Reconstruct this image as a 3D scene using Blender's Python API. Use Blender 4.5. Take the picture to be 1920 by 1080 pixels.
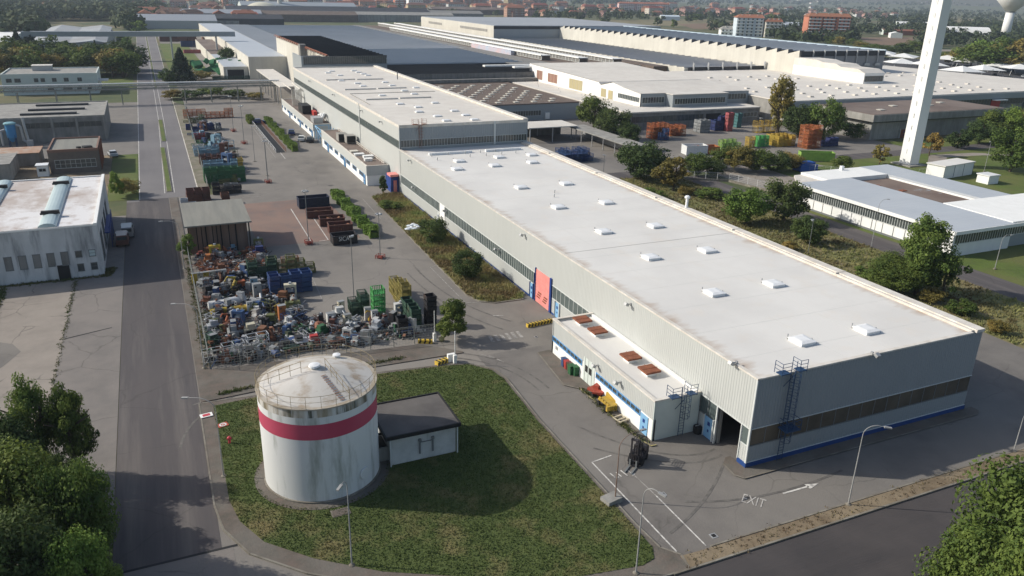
import bpy, math, random
from math import radians as R, sin, cos, pi, sqrt
from mathutils import Vector, Matrix
random.seed(7)
sc = bpy.context.scene
col = sc.collection
for o in list(bpy.data.objects): bpy.data.objects.remove(o)

# ------------------------------------------------------------------ camera
CF, CPI, CRO, CYA = 1468.59, 20.82, 1.42, 24.62
CC = Vector((-44.37, -45.78, 39.61))
_p, _r, _y = R(CPI), R(CRO), R(CYA)
FW = Vector((sin(_y)*cos(_p), cos(_y)*cos(_p), -sin(_p)))
RT = Vector((cos(_y), -sin(_y), 0)); UP = RT.cross(FW)
R2 = RT*cos(_r) + UP*sin(_r); U2 = -RT*sin(_r) + UP*cos(_r)
cd = bpy.data.cameras.new('camera'); cam = bpy.data.objects.new('camera', cd); col.objects.link(cam)
cam.matrix_world = Matrix(((R2.x, U2.x, -FW.x, CC.x), (R2.y, U2.y, -FW.y, CC.y), (R2.z, U2.z, -FW.z, CC.z), (0, 0, 0, 1)))
cd.sensor_width = 36; cd.lens = CF/1920*36; cd.clip_start = 0.5; cd.clip_end = 20000
sc.camera = cam

def G(px, py, z=0.0):
    """survey helper: the spot on the level z that was measured at this place of the photograph"""
    d = FW*CF + R2*(px-960) - U2*(py-540)
    t = (z-CC.z)/d.z
    return CC + d*t
def dist(P): return (P-CC).dot(FW)
def HT(P, py):
    best = 0
    for i in range(1, 1200):
        h = i*0.05
        d = Vector((P.x, P.y, h)) - CC
        if 540 - CF*d.dot(U2)/d.dot(FW) < py: return h
    return 60

# ------------------------------------------------------------------ light
SUN_EL, SUN_AZ = 33.0, 151.0     # azimuth counted from +X towards +Y
w = bpy.data.worlds.new('World'); sc.world = w; w.use_nodes = True
nt = w.node_tree; bg = nt.nodes['Background']
sky = nt.nodes.new('ShaderNodeTexSky'); sky.sky_type = 'NISHITA'; sky.sun_disc = False
sky.sun_elevation = R(SUN_EL); sky.sun_rotation = R(90-SUN_AZ); sky.dust_density = 2.0
nt.links.new(sky.outputs[0], bg.inputs[0]); bg.inputs[1].default_value = 0.125
sl = bpy.data.lights.new('sun', 'SUN'); sl.energy = 4.15; sl.angle = R(0.6); sl.color = (1, .945, .855)
so = bpy.data.objects.new('sun', sl); col.objects.link(so)
sv = Vector((cos(R(SUN_AZ))*cos(R(SUN_EL)), sin(R(SUN_AZ))*cos(R(SUN_EL)), sin(R(SUN_EL))))
so.rotation_euler = sv.to_track_quat('Z', 'Y').to_euler(); so.location = (0, 0, 80)
sc.view_settings.view_transform = 'Standard'; sc.view_settings.look = 'None'
sc.view_settings.exposure = 0.12; sc.view_settings.gamma = 1
sc.cycles.max_bounces = 6; sc.cycles.diffuse_bounces = 3; sc.cycles.transparent_max_bounces = 6
sc.cycles.volume_bounces = 0

# ------------------------------------------------------------------ materials
MATS = {}
def mat(name, c, rough=0.8, c2=None, scale=1.0, amt=0.5, c3=None, scale3=0.1, amt3=0.5, bump=0.0, bscale=4.0, metal=0.0, spec=0.3,
        stretch=(1, 1, 1), stretch3=(1, 1, 1), rnd=0.0, obj=False, crack=None, contrast=(0.35, 0.65), contrast3=(0.4, 0.6), trans=0.0, detail=6):
    if name in MATS: return MATS[name]
    m = bpy.data.materials.new(name); m.use_nodes = True; MATS[name] = m
    t = m.node_tree; N = t.nodes; L = t.links; b = N['Principled BSDF']
    b.inputs['Roughness'].default_value = rough; b.inputs['Metallic'].default_value = metal
    b.inputs['Specular IOR Level'].default_value = spec
    m.diffuse_color = (*c, 1)
    rgb = N.new('ShaderNodeRGB'); rgb.outputs[0].default_value = (*c, 1); cur = rgb.outputs[0]
    if obj: pos = N.new('ShaderNodeTexCoord').outputs['Object']
    else: pos = N.new('ShaderNodeNewGeometry').outputs['Position']
    def noise(sc_, st, det):
        v = pos
        if st != (1, 1, 1):
            mp = N.new('ShaderNodeMapping'); mp.inputs['Scale'].default_value = st; L.new(pos, mp.inputs[0]); v = mp.outputs[0]
        n = N.new('ShaderNodeTexNoise'); n.inputs['Scale'].default_value = sc_; n.inputs['Detail'].default_value = det
        n.inputs['Roughness'].default_value = 0.62; L.new(v, n.inputs['Vector']); return n.outputs['Fac']
    def layer(cur, cc, sc_, st, a, ct):
        f = noise(sc_, st, detail); r = N.new('ShaderNodeMapRange'); r.inputs['From Min'].default_value = ct[0]; r.inputs['From Max'].default_value = ct[1]
        r.inputs['To Max'].default_value = a; L.new(f, r.inputs[0])
        mx = N.new('ShaderNodeMix'); mx.data_type = 'RGBA'; L.new(r.outputs[0], mx.inputs['Factor']); L.new(cur, mx.inputs['A'])
        mx.inputs['B'].default_value = (*cc, 1); return mx.outputs['Result']
    if c2: cur = layer(cur, c2, scale, stretch, amt, contrast)
    if c3: cur = layer(cur, c3, scale3, stretch3, amt3, contrast3)
    if crack:
        sc_, wd_, am_ = crack
        nz = N.new('ShaderNodeTexNoise'); nz.inputs['Scale'].default_value = sc_*4; nz.inputs['Detail'].default_value = 5; L.new(pos, nz.inputs['Vector'])
        vm = N.new('ShaderNodeVectorMath'); vm.operation = 'SCALE'; vm.inputs['Scale'].default_value = .9/sc_*.16; L.new(nz.outputs['Color'], vm.inputs[0])
        va = N.new('ShaderNodeVectorMath'); va.operation = 'ADD'; L.new(pos, va.inputs[0]); L.new(vm.outputs[0], va.inputs[1])
        vo = N.new('ShaderNodeTexVoronoi'); vo.feature = 'DISTANCE_TO_EDGE'; vo.inputs['Scale'].default_value = sc_; L.new(va.outputs[0], vo.inputs['Vector'])
        r = N.new('ShaderNodeMapRange'); r.inputs['From Max'].default_value = wd_*sc_; r.inputs['To Min'].default_value = am_; r.inputs['To Max'].default_value = 0; L.new(vo.outputs['Distance'], r.inputs[0])
        f = noise(sc_*1.3, (1, 1, 1), 2); r2 = N.new('ShaderNodeMapRange'); r2.inputs['From Min'].default_value = .42; r2.inputs['From Max'].default_value = .56; L.new(f, r2.inputs[0])
        mu = N.new('ShaderNodeMath'); mu.operation = 'MULTIPLY'; L.new(r.outputs[0], mu.inputs[0]); L.new(r2.outputs[0], mu.inputs[1])
        mx = N.new('ShaderNodeMix'); mx.data_type = 'RGBA'; L.new(mu.outputs[0], mx.inputs['Factor']); L.new(cur, mx.inputs['A']); mx.inputs['B'].default_value = (.035, .035, .028, 1); cur = mx.outputs['Result']
    if rnd:
        oi = N.new('ShaderNodeObjectInfo'); h = N.new('ShaderNodeHueSaturation')
        r = N.new('ShaderNodeMapRange'); r.inputs['To Min'].default_value = 1-rnd; r.inputs['To Max'].default_value = 1+rnd
        L.new(oi.outputs['Random'], r.inputs[0]); L.new(r.outputs[0], h.inputs['Value'])
        r2 = N.new('ShaderNodeMapRange'); r2.inputs['To Min'].default_value = .5+rnd*.06; r2.inputs['To Max'].default_value = .5-rnd*.06
        ml = N.new('ShaderNodeMath'); ml.operation = 'MULTIPLY'; ml.inputs[1].default_value = 7.31; fr = N.new('ShaderNodeMath'); fr.operation = 'FRACT'
        L.new(oi.outputs['Random'], ml.inputs[0]); L.new(ml.outputs[0], fr.inputs[0]); L.new(fr.outputs[0], r2.inputs[0]); L.new(r2.outputs[0], h.inputs['Hue'])
        L.new(cur, h.inputs['Color']); cur = h.outputs[0]
    L.new(cur, b.inputs['Base Color'])
    if bump:
        f = noise(bscale, stretch, 4); bp = N.new('ShaderNodeBump'); bp.inputs['Strength'].default_value = bump; bp.inputs['Distance'].default_value = 0.1
        L.new(f, bp.inputs['Height']); L.new(bp.outputs[0], b.inputs['Normal'])
    if trans:
        tl = N.new('ShaderNodeBsdfTranslucent'); L.new(cur, tl.inputs[0]); mixs = N.new('ShaderNodeMixShader'); mixs.inputs[0].default_value = trans
        L.new(b.outputs[0], mixs.inputs[1]); L.new(tl.outputs[0], mixs.inputs[2]); L.new(mixs.outputs[0], N['Material Output'].inputs[0])
    return m
def flat(name, c, rough=.6, **k): return mat(name, c, rough, **k)

# setting
M_ground = mat('field_ground', (.085, .10, .04), .95, (.16, .13, .07), .012, .8, (.05, .075, .03), .05, .8, contrast=(.45, .55), contrast3=(.45, .6), bump=.6, bscale=.5)
M_yard = mat('yard_asphalt', (.185, .170, .150), .9, (.125, .115, .105), .22, .75, (.235, .215, .19), .045, .8, bump=.25, bscale=6, stretch3=(1, .35, 1), crack=(.10, .10, .32))
M_lot = mat('lot_asphalt', (.165, .152, .138), .9, (.115, .106, .098), .3, .8, (.205, .19, .168), .06, .7, bump=.25, bscale=6, crack=(.13, .08, .3))
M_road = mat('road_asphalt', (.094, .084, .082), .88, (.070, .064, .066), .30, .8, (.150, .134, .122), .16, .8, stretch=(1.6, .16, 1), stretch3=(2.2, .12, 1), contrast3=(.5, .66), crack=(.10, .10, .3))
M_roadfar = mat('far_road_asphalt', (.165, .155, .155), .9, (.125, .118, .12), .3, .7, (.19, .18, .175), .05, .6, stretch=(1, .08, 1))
M_road2 = mat('south_road_asphalt', (.060, .054, .053), .85, (.045, .042, .043), .5, .8, (.085, .075, .072), .1, .5, stretch=(.1, 1, 1), bump=.2, bscale=8)
M_apron = mat('apron_concrete', (.27, .235, .20), .92, (.185, .165, .142), .35, .8, (.30, .265, .225), .08, .7, bump=.25, bscale=5, crack=(.16, .10, .5))
M_apron2 = mat('apron_patch_concrete', (.19, .172, .155), .92, (.14, .13, .12), .5, .7, (.225, .20, .178), .1, .6, bump=.25, bscale=5, crack=(.12, .10, .45))
M_path = mat('kerb_path', (.145, .115, .095), .95, (.09, .085, .07), .8, .8, (.16, .15, .13), .25, .6, bump=.4, bscale=5)
M_kerb = mat('kerb_stone', (.27, .25, .21), .9, (.15, .14, .11), 1.2, .7, (.10, .08, .06), .4, .5)
M_dirt = mat('verge_soil', (.20, .155, .10), .95, (.11, .08, .05), .9, .8, (.26, .21, .14), .3, .6, bump=.5, bscale=4)
M_slab = mat('walk_slabs', (.24, .21, .17), .95, (.15, .13, .10), .7, .8, (.12, .13, .07), .3, .6, bump=.3)
M_red = mat('rusty_paving', (.205, .135, .11), .92, (.15, .125, .115), .5, .8, (.24, .165, .13), .12, .7, bump=.2)
M_lawn = mat('lawn_grass', (.080, .104, .029), .95, (.056, .082, .021), .9, .8, (.20, .165, .075), .17, .9, contrast3=(.5, .68), bump=1.0, bscale=7)
M_dry = mat('dry_grass', (.185, .175, .070), .95, (.10, .12, .04), .45, .9, (.20, .16, .085), .13, .8, bump=1.0, bscale=4)
M_greengrass = mat('bright_grass', (.095, .135, .025), .95, (.06, .09, .02), .4, .8, (.15, .14, .05), .1, .5, bump=.8, bscale=4)
M_paint = mat('road_paint', (.62, .60, .55), .8, (.22, .21, .2), 2.2, .75, contrast=(.42, .62))
M_paintfaint = mat('faded_paint', (.36, .34, .31), .85, (.17, .16, .15), 2.0, .9, contrast=(.38, .6))
M_yel = mat('yellow_paint', (.62, .42, .05), .7, (.35, .25, .06), 1.5, .5)
M_blk = flat('black_paint', (.02, .02, .02), .7)
# buildings
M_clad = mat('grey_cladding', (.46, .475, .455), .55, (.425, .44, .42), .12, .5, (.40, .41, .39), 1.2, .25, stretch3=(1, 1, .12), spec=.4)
M_cladfront = mat('shade_grey_cladding', (.28, .305, .315), .5, (.255, .28, .29), .2, .5, spec=.4)  # darker, bluer cladding copy: shade of front walls painted into the colour
M_white = mat('white_wall', (.78, .78, .75), .7, (.62, .62, .58), .6, .35, stretch=(1, 1, .3))
M_roofw = mat('white_roof_membrane', (.655, .64, .60), .75, (.59, .575, .54), .09, .9, (.62, .55, .46), .3, .35, contrast=(.4, .62), contrast3=(.55, .75))
M_roofw2 = mat('cream_roof_membrane', (.67, .635, .57), .8, (.57, .54, .485), .07, .7, (.48, .43, .37), .3, .3)
M_cap = mat('parapet_cap', (.66, .63, .57), .7, (.45, .40, .33), .8, .6)
M_stain = mat('rusty_drain_stain', (.54, .43, .33), .85, (.725, .72, .70), .45, 1.0, (.725, .72, .70), 1.7, .8, stretch=(.35, 1, 1), stretch3=(.3, 1, 1), contrast=(.36, .56), contrast3=(.45, .6))
M_plinth = flat('blue_plinth', (.02, .06, .20), .5, c2=(.02, .05, .18), scale=.6)
M_glass = mat('window_glass', (.045, .055, .055), .12, (.10, .11, .105), .9, .6, spec=.6)
M_glassb = mat('bronze_glass', (.075, .062, .045), .25, (.13, .11, .08), .35, .8, spec=.5)
M_glassg = mat('green_grey_glass', (.10, .125, .12), .25, (.07, .09, .09), .5, .8, spec=.5)
M_mull = flat('window_frame_white', (.55, .57, .55), .5)
M_mulld = flat('window_frame_grey', (.16, .17, .17), .5)
M_blueframe = flat('blue_window_frame', (.12, .30, .55), .5)
M_ltblue = flat('light_blue_door', (.22, .42, .62), .5, c2=(.16, .33, .52), scale=1.5)
M_navy = flat('navy_frame', (.02, .05, .20), .5)
M_pink = mat('faded_red_shutter', (.68, .22, .20), .6, (.60, .30, .26), .8, .6)
M_reddoor = flat('red_door', (.42, .05, .04), .6)
M_rust = mat('rusted_sheet', (.20, .065, .035), .8, (.30, .12, .06), 1.5, .7, (.10, .04, .025), 5, .4)
M_sky = flat('skylight_dome', (.76, .77, .77), .35, c2=(.62, .62, .6), scale=2)
M_dark = flat('dark_interior', (.012, .012, .013), .9)
M_metal = flat('galvanised_metal', (.42, .43, .43), .45, metal=.4, c2=(.3, .3, .3), scale=2)
M_lamp = flat('pale_lamp_paint', (.30, .30, .29), .5)
M_bluesteel = flat('blue_steel', (.022, .055, .12), .5)
M_brownroof = mat('brown_gravel_roof', (.135, .10, .08), .95, (.19, .15, .12), .25, .7, (.08, .065, .055), .8, .5, bump=.3, bscale=3)
M_brownroof2 = mat('brown_felt_roof', (.155, .115, .095), .95, (.10, .08, .07), .3, .8, (.21, .17, .145), .08, .6)
M_saw = mat('sheet_roof_grey', (.34, .355, .37), .6, (.27, .29, .305), .03, .8, (.40, .41, .42), .3, .3)
M_sawglass = mat('north_light_sky_tint', (.46, .50, .54), .35, (.38, .42, .46), .05, .7, spec=.5)  # pale base colour stands in for sky reflected in the glass
M_sawblack = mat('black_north_light', (.022, .024, .028), .4, (.04, .042, .046), .1, .7)
M_blackroof = mat('black_sheet_roof', (.03, .032, .036), .7, (.05, .052, .055), .2, .7)
M_cream = mat('cream_concrete', (.58, .56, .49), .8, (.48, .46, .40), .12, .6, (.40, .38, .33), .5, .3, stretch3=(1, 1, .1))
M_conc = mat('grey_concrete', (.34, .33, .30), .9, (.24, .23, .21), .4, .7, (.16, .155, .14), .7, .5, stretch3=(1, 1, .12), bump=.2)
M_concd = mat('dirty_concrete', (.21, .205, .19), .9, (.13, .125, .115), .4, .8, (.28, .27, .25), .9, .5, stretch3=(1, 1, .12))
M_weather = mat('weathered_white_render', (.58, .585, .575), .85, (.40, .41, .40), .5, .75, (.13, .135, .14), .55, .95, stretch=(1, 1, .35), stretch3=(1, 1, .16), contrast3=(.52, .72))
M_weatherroof = mat('weathered_white_roof', (.66, .65, .64), .85, (.42, .36, .32), .16, .9, (.30, .22, .17), .5, .6, stretch=(1, .5, 1), contrast=(.46, .62), contrast3=(.52, .7))
M_asb = mat('grey_corrugated_roof', (.215, .215, .19), .9, (.17, .165, .145), .6, .7, (.27, .26, .22), .9, .5, stretch=(1, .12, 1), stretch3=(1, .1, 1))
M_shedwall = mat('rusty_plank_wall', (.215, .145, .11), .9, (.13, .09, .07), .8, .8, (.28, .2, .16), 1.2, .5, stretch=(1, 1, .1), stretch3=(1, 1, .08))
M_brickd = mat('brown_brick', (.15, .125, .105), .9, (.10, .085, .075), 1.5, .6, bump=.2, bscale=10)
M_office = mat('office_white', (.55, .60, .56), .8, (.45, .5, .47), .4, .6)
M_felt = mat('dark_felt_roof', (.125, .115, .108), .9, (.07, .065, .062), .5, .8, (.13, .12, .11), .2, .5)
M_bluesheet = mat('pale_blue_sheet_roof', (.42, .45, .48), .5, (.36, .39, .42), .15, .6, (.47, .49, .5), 1.0, .4, stretch3=(.1, 2, 1))
M_trunk = mat('bark', (.11, .085, .06), .95, (.06, .05, .035), 3, .7)

# ------------------------------------------------------------------ mesh helper
class MB:
    def __init__(s): s.v = []; s.f = []; s.m = []; s.sm = []
    def quad(s, a, b, c, d, m=0): n = len(s.v); s.v += [tuple(a), tuple(b), tuple(c), tuple(d)]; s.f.append((n, n+1, n+2, n+3)); s.m.append(m)
    def poly(s, pts, m=0): n = len(s.v); s.v += [tuple(p) for p in pts]; s.f.append(tuple(range(n, n+len(pts)))); s.m.append(m)
    def box(s, x0, x1, y0, y1, z0, z1, m=0):
        n = len(s.v)
        s.v += [(x0, y0, z0), (x1, y0, z0), (x1, y1, z0), (x0, y1, z0), (x0, y0, z1), (x1, y0, z1), (x1, y1, z1), (x0, y1, z1)]
        for f in ((0, 3, 2, 1), (4, 5, 6, 7), (0, 1, 5, 4), (1, 2, 6, 5), (2, 3, 7, 6), (3, 0, 4, 7)): s.f.append(tuple(n+i for i in f)); s.m.append(m)
        return s
    def rbox(s, c, size, rz=0, m=0, tilt=0, rx=0):
        n = len(s.v); Mx = Matrix.Rotation(rz, 3, 'Z') @ Matrix.Rotation(tilt, 3, 'Y') @ Matrix.Rotation(rx, 3, 'X'); c = Vector(c); h = Vector(size)/2
        for q in ((-1, -1, -1), (1, -1, -1), (1, 1, -1), (-1, 1, -1), (-1, -1, 1), (1, -1, 1), (1, 1, 1), (-1, 1, 1)):
            s.v.append(tuple(c + Mx @ Vector((q[0]*h.x, q[1]*h.y, q[2]*h.z))))
        for f in ((0, 3, 2, 1), (4, 5, 6, 7), (0, 1, 5, 4), (1, 2, 6, 5), (2, 3, 7, 6), (3, 0, 4, 7)): s.f.append(tuple(n+i for i in f)); s.m.append(m)
        return s
    def prism(s, pts, z0, z1, m=0, mtop=None):
        k = len(pts); n = len(s.v)
        s.v += [(p[0], p[1], z0) for p in pts] + [(p[0], p[1], z1) for p in pts]
        s.f.append(tuple(range(n+k-1, n-1, -1))); s.m.append(m)
        s.f.append(tuple(range(n+k, n+2*k))); s.m.append(m if mtop is None else mtop)
        for i in range(k): j = (i+1) % k; s.f.append((n+i, n+j, n+k+j, n+k+i)); s.m.append(m)
        return s
    def tube(s, a, b, r, r2=None, k=6, m=0, caps=True):
        a = Vector(a); b = Vector(b); r2 = r if r2 is None else r2; d = (b-a)
        if d.length < 1e-6: return s
        d.normalize(); u = d.orthogonal().normalized(); v = d.cross(u); n = len(s.v)
        for P, rr in ((a, r), (b, r2)):
            for i in range(k):
                t = 2*pi*i/k; s.v.append(tuple(P + u*rr*cos(t) + v*rr*sin(t)))
        for i in range(k): j = (i+1) % k; s.f.append((n+i, n+j, n+k+j, n+k+i)); s.m.append(m)
        if caps: s.f.append(tuple(range(n+k-1, n-1, -1))); s.m.append(m); s.f.append(tuple(range(n+k, n+2*k))); s.m.append(m)
        return s
    def path(s, pts, r, k=6, m=0):
        for a, b in zip(pts, pts[1:]): s.tube(a, b, r, k=k, m=m)
        return s
    def lathe(s, c, prof, k=32, m=0, cap=True):
        n = len(s.v)
        for (r, z) in prof:
            for i in range(k): t = 2*pi*i/k; s.v.append((c[0]+r*cos(t), c[1]+r*sin(t), c[2]+z))
        for q in range(len(prof)-1):
            for i in range(k): j = (i+1) % k; s.f.append((n+q*k+i, n+q*k+j, n+(q+1)*k+j, n+(q+1)*k+i)); s.m.append(m)
        if cap:
            s.f.append(tuple(n+i for i in range(k-1, -1, -1))); s.m.append(m); e = n+(len(prof)-1)*k; s.f.append(tuple(e+i for i in range(k))); s.m.append(m)
        return s
    def build(s, name, mt, parent=None, smooth=False, loc=None):
        off = Vector((0, 0, 0)); q = parent
        while q is not None: off += q.location; q = q.parent
        if loc is not None: off += Vector(loc)
        me = bpy.data.meshes.new(name)
        me.from_pydata([(x-off.x, y-off.y, z-off.z) for x, y, z in s.v], [], s.f)
        mts = mt if isinstance(mt, (list, tuple)) else [mt]
        for q in mts: me.materials.append(q)
        if len(mts) > 1: me.polygons.foreach_set('material_index', s.m)
        if smooth: me.polygons.foreach_set('use_smooth', [True]*len(me.polygons))
        me.update()
        o = bpy.data.objects.new(name, me); col.objects.link(o)
        if parent is not None: o.parent = parent
        if loc is not None: o.location = loc
        return o

def tag(o, label=None, cat=None, group=None, kind=None):
    if label: o['label'] = label
    if cat: o['category'] = cat
    if group: o['group'] = group
    if kind: o['kind'] = kind
    return o
def thing(name, label, cat, loc=(0, 0, 0), group=None, rz=0):
    o = bpy.data.objects.new(name, None); col.objects.link(o); o.location = loc; o.rotation_euler = (0, 0, rz)
    o.empty_display_size = .3
    return tag(o, label, cat, group)
def struct(name, mb, m): return tag(mb.build(name, m), kind='structure')
def kids(o): return [c for c in o.children]
def dup(root, loc, rz=0, scale=None, label=None, group=None, cat=None):
    r = root.copy(); col.objects.link(r); r.location = loc; r.rotation_euler = (0, 0, rz)
    if scale is not None: r.scale = scale if hasattr(scale, '__len__') else (scale,)*3
    if label: r['label'] = label
    if group: r['group'] = group
    for ch in list(root.children):
        c = ch.copy(); col.objects.link(c); c.parent = r
        for g in list(ch.children):
            d = g.copy(); col.objects.link(d); d.parent = c
    return r
PROTO = {}
def use(key, maker, loc, rz=0, scale=None, label=None, group=None):
    """first use places the maker's own object, later ones copy it"""
    if key not in PROTO:
        o = maker(); PROTO[key] = o
        o.location = loc; o.rotation_euler = (0, 0, rz)
        if scale is not None: o.scale = scale if hasattr(scale, '__len__') else (scale,)*3
        if label: o['label'] = label
        if group: o['group'] = group
        return o
    return dup(PROTO[key], loc, rz, scale, label, group)

# ================================================================== ground and paving
def sheet(name, pts, z, m):
    b = MB(); b.poly([(x, y, z) for x, y in pts]); return struct(name, b, m)
def rect(name, x0, x1, y0, y1, z, m): return sheet(name, [(x0, y0), (x1, y0), (x1, y1), (x0, y1)], z, m)
b = MB(); b.poly([(9000*cos(2*pi*i/48), 9000*sin(2*pi*i/48), 0) for i in range(48)]); struct('ground', b, M_ground)
# main road and its far continuation
rect('main_road', -51.2, -43.8, 6.5, 118, .03, M_road)
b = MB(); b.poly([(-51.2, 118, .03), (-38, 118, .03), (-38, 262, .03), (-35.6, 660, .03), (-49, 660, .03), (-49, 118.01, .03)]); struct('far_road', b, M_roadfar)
rect('junction', -51.2, -43.0, -8.9, 6.3, .026, M_apron2)
rect('south_road', -70, 140, -60, -9.0, .02, M_road2)
rect('junction_drain', -51.2, -42.7, 6.3, 6.55, .034, M_blk)
# factory yard
rect('yard', -43.8, 49.2, -7.7, 118, .016, M_yard)
rect('front_lot', -13.8, 49.1, -7.69, 30, .022, M_lot)
rect('north_yard', -34.3, 49.2, 118, 700, .014, M_yard)
rect('east_yard', 49.2, 152, 107, 190, .014, M_yard)
rect('east_slab', 75, 91, 79, 106, .03, M_apron)
rect('east_access_road', 64.6, 70.9, -8.9, 101, .02, M_road)
rect('east_path', 100, 108, 100, 106, .03, M_apron)
rect('service_road', 50, 260, 104, 110, .02, M_road)
rect('dry_field', 49.2, 64.6, -8.9, 107, .012, M_dry)
rect('east_lawn', 71, 330, -8.9, 79, .011, M_greengrass)
rect('tower_lawn', 91, 330, 79, 121, .012, M_greengrass)
b = MB(); b.poly([(128, 82, .03), (150, 98, .03), (163, 97, .03), (176, 88, .03), (178, 91, .03), (164, 100.5, .03), (148, 102, .03), (126, 85, .03)]); struct('lawn_path', b, M_apron)
rect('rusty_pavement', -31.5, -15.2, 79.8, 108.5, .028, M_red)
# left side of the main road
rect('west_apron', -80, -57.45, 10, 73.6, .024, M_apron)
rect('west_apron_strip', -57.45, -51.25, 10, 107, .026, M_apron2)
rect('west_yard', -100, -49.05, 165.5, 262, .02, M_yard)
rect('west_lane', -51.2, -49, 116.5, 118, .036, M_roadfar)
rect('west_green', -54.6, -49.2, 118.6, 165.3, .04, M_greengrass)
rect('west_soil_ground', -100, -54.7, 108, 165.4, .021, M_dirt)  # bare dirt yard behind the warehouse
rect('office_lawn', -63, -50.6, 300, 356, .04, M_greengrass)
rect('east_verge_grass', -35, -18, 372, 560, .03, M_greengrass)
# irregular patches
b = MB(); b.poly([(x, y, .034) for x, y in [(-72, 53), (-64.5, 54), (-62.6, 52.6), (-61.5, 50), (-62.8, 46.5), (-64.6, 43.8), (-72, 43)]]); struct('asphalt_patch', b, M_yard)
b = MB(); b.poly([(-57.2, 51.9, .034), (-52.3, 53.6, .034), (-52.3, 53.8, .034), (-57.2, 52.2, .034)]); struct('tar_joint', b, M_blk)
# south kerb strip
b = MB(); b.prism([(-12.5, -8.95), (60, -9.2), (60, -7.6), (-10.2, -7.7), (-12.4, -7.6)], 0, .13); struct('south_verge', b, M_dirt)
b = MB(); b.box(-14, 60, -9.12, -8.96, 0, .15); b.box(-9.5, 60, -7.6, -7.45, 0, .12); struct('south_kerb', b, M_kerb)
# kerbed lawn round the tank
outer = [(-43.8, 29.9), (-43.8, 12), (-43.4, 8.6), (-41.9, 5.0), (-38.4, 1.3), (-34, -1.9), (-28, -5.1), (-21, -8.0), (-15.5, -8.9), (-12.6, -8.9), (-12.3, -7.5), (-13.3, -6.2), (-13.5, -3), (-13.5, 14.5), (-13.0, 23.5), (-13.4, 26.2), (-15.4, 28.5), (-18, 29.2), (-26, 30.1), (-38.5, 29.6)]
lawn = [(-42.6, 28.9), (-42.7, 12.2), (-42.2, 9.1), (-40.8, 5.9), (-37.7, 2.6), (-33.4, -.7), (-27.5, -3.8), (-20.6, -6.6), (-15.6, -7.4), (-14.4, -7.1), (-13.8, -6.0), (-13.75, -3), (-13.75, 14.5), (-13.3, 23.5), (-13.7, 26), (-15.5, 28.2), (-18, 28.9), (-26, 29.7), (-38.5, 29.2)]
b = MB(); b.prism(outer, 0, .12); struct('lawn_path_kerb', b, M_path)
b = MB(); b.prism(lawn, .121, .15); struct('lawn', b, M_lawn)
def ring(pts, wd, z0, z1, b):
    n = len(pts)
    for i in range(n):
        a = Vector(pts[i]); c = Vector(pts[(i+1) % n]); d = (c-a)
        if d.length < .05: continue
        nn = Vector((-d.y, d.x)).normalized()*wd
        b.prism([tuple(a), tuple(c), tuple(c+nn), tuple(a+nn)], z0, z1)
b = MB(); ring(outer[::-1], .14, 0, .14, b); struct('lawn_kerb', b, M_kerb)
b = MB(); b.lathe((-34.76, 13.74, .152), [(5.75, 0), (5.75, .02)], k=48); struct('tank_gravel_ring', b, M_path)
# planter beside the hall
pl = [(-6.6, 106), (-7.4, 80), (-8.15, 48.5), (-7.4, 45.6), (-5.6, 44.3), (-1.4, 44.2), (-.5, 46), (-.35, 106.4), (-3.5, 107.4)]
b = MB(); b.prism(pl[::-1], 0, .13); struct('planter_kerb', b, M_kerb)
pl2 = [(x*.97-.1, y+(.25 if y < 60 else -.25)) for x, y in pl]
b = MB(); b.prism(pl2[::-1], .131, .17); struct('planter_bed', b, M_dry)
# kerbed strip by the near annexe and at the hall corner
b = MB(); b.prism([(-5.35, 28.4), (-6.9, 28.3), (-7.5, 22.8), (-7.8, 20), (-6.6, 18.6), (-6.4, 11), (-6.2, 7.6), (-5.9, 6.2), (-5.35, 6.2)][::-1], 0, .13); struct('annexe_pavement', b, M_path)
b = MB(); b.prism([(-.6, 2.0), (-1.4, 1.2), (-1.6, -.6), (-1.1, -1.3), (29, -1.3), (29.6, -.9), (29.6, -.05), (-.02, -.05), (-.02, 2.0)][::-1], 0, .12); struct('hall_pavement', b, M_path)
# walkway between main road and yards
b = MB(); b.prism([(-43.7, 30.2), (-38, 30.6), (-26, 31.6), (-15, 31.4), (-15, 31.8), (-19, 35.4), (-42.2, 37.4), (-42.2, 117.6), (-43.7, 117.6)], 0, .12); struct('yard_walk', b, M_path)
b = MB(); b.prism([(-38, 123.9), (-35.9, 123.3), (-34.2, 246), (-37.6, 258)][::-1][::-1], 0, .3); struct('slab_walk', b, M_slab)
for i, (x0, x1, y0, y1) in enumerate([(-44.0, -42.9, 122.8, 172), (-43.4, -42.2, 181, 218.5), (-42.6, -41.9, 300, 655)]):
    b = MB(); b.box(x0, x1, y0, y1, 0, .14); struct('median_kerb', b, M_kerb)
    b = MB(); b.box(x0+.13, x1-.13, y0+.3, y1-.3, .141, .17); struct('median_grass', b, M_greengrass)
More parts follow.
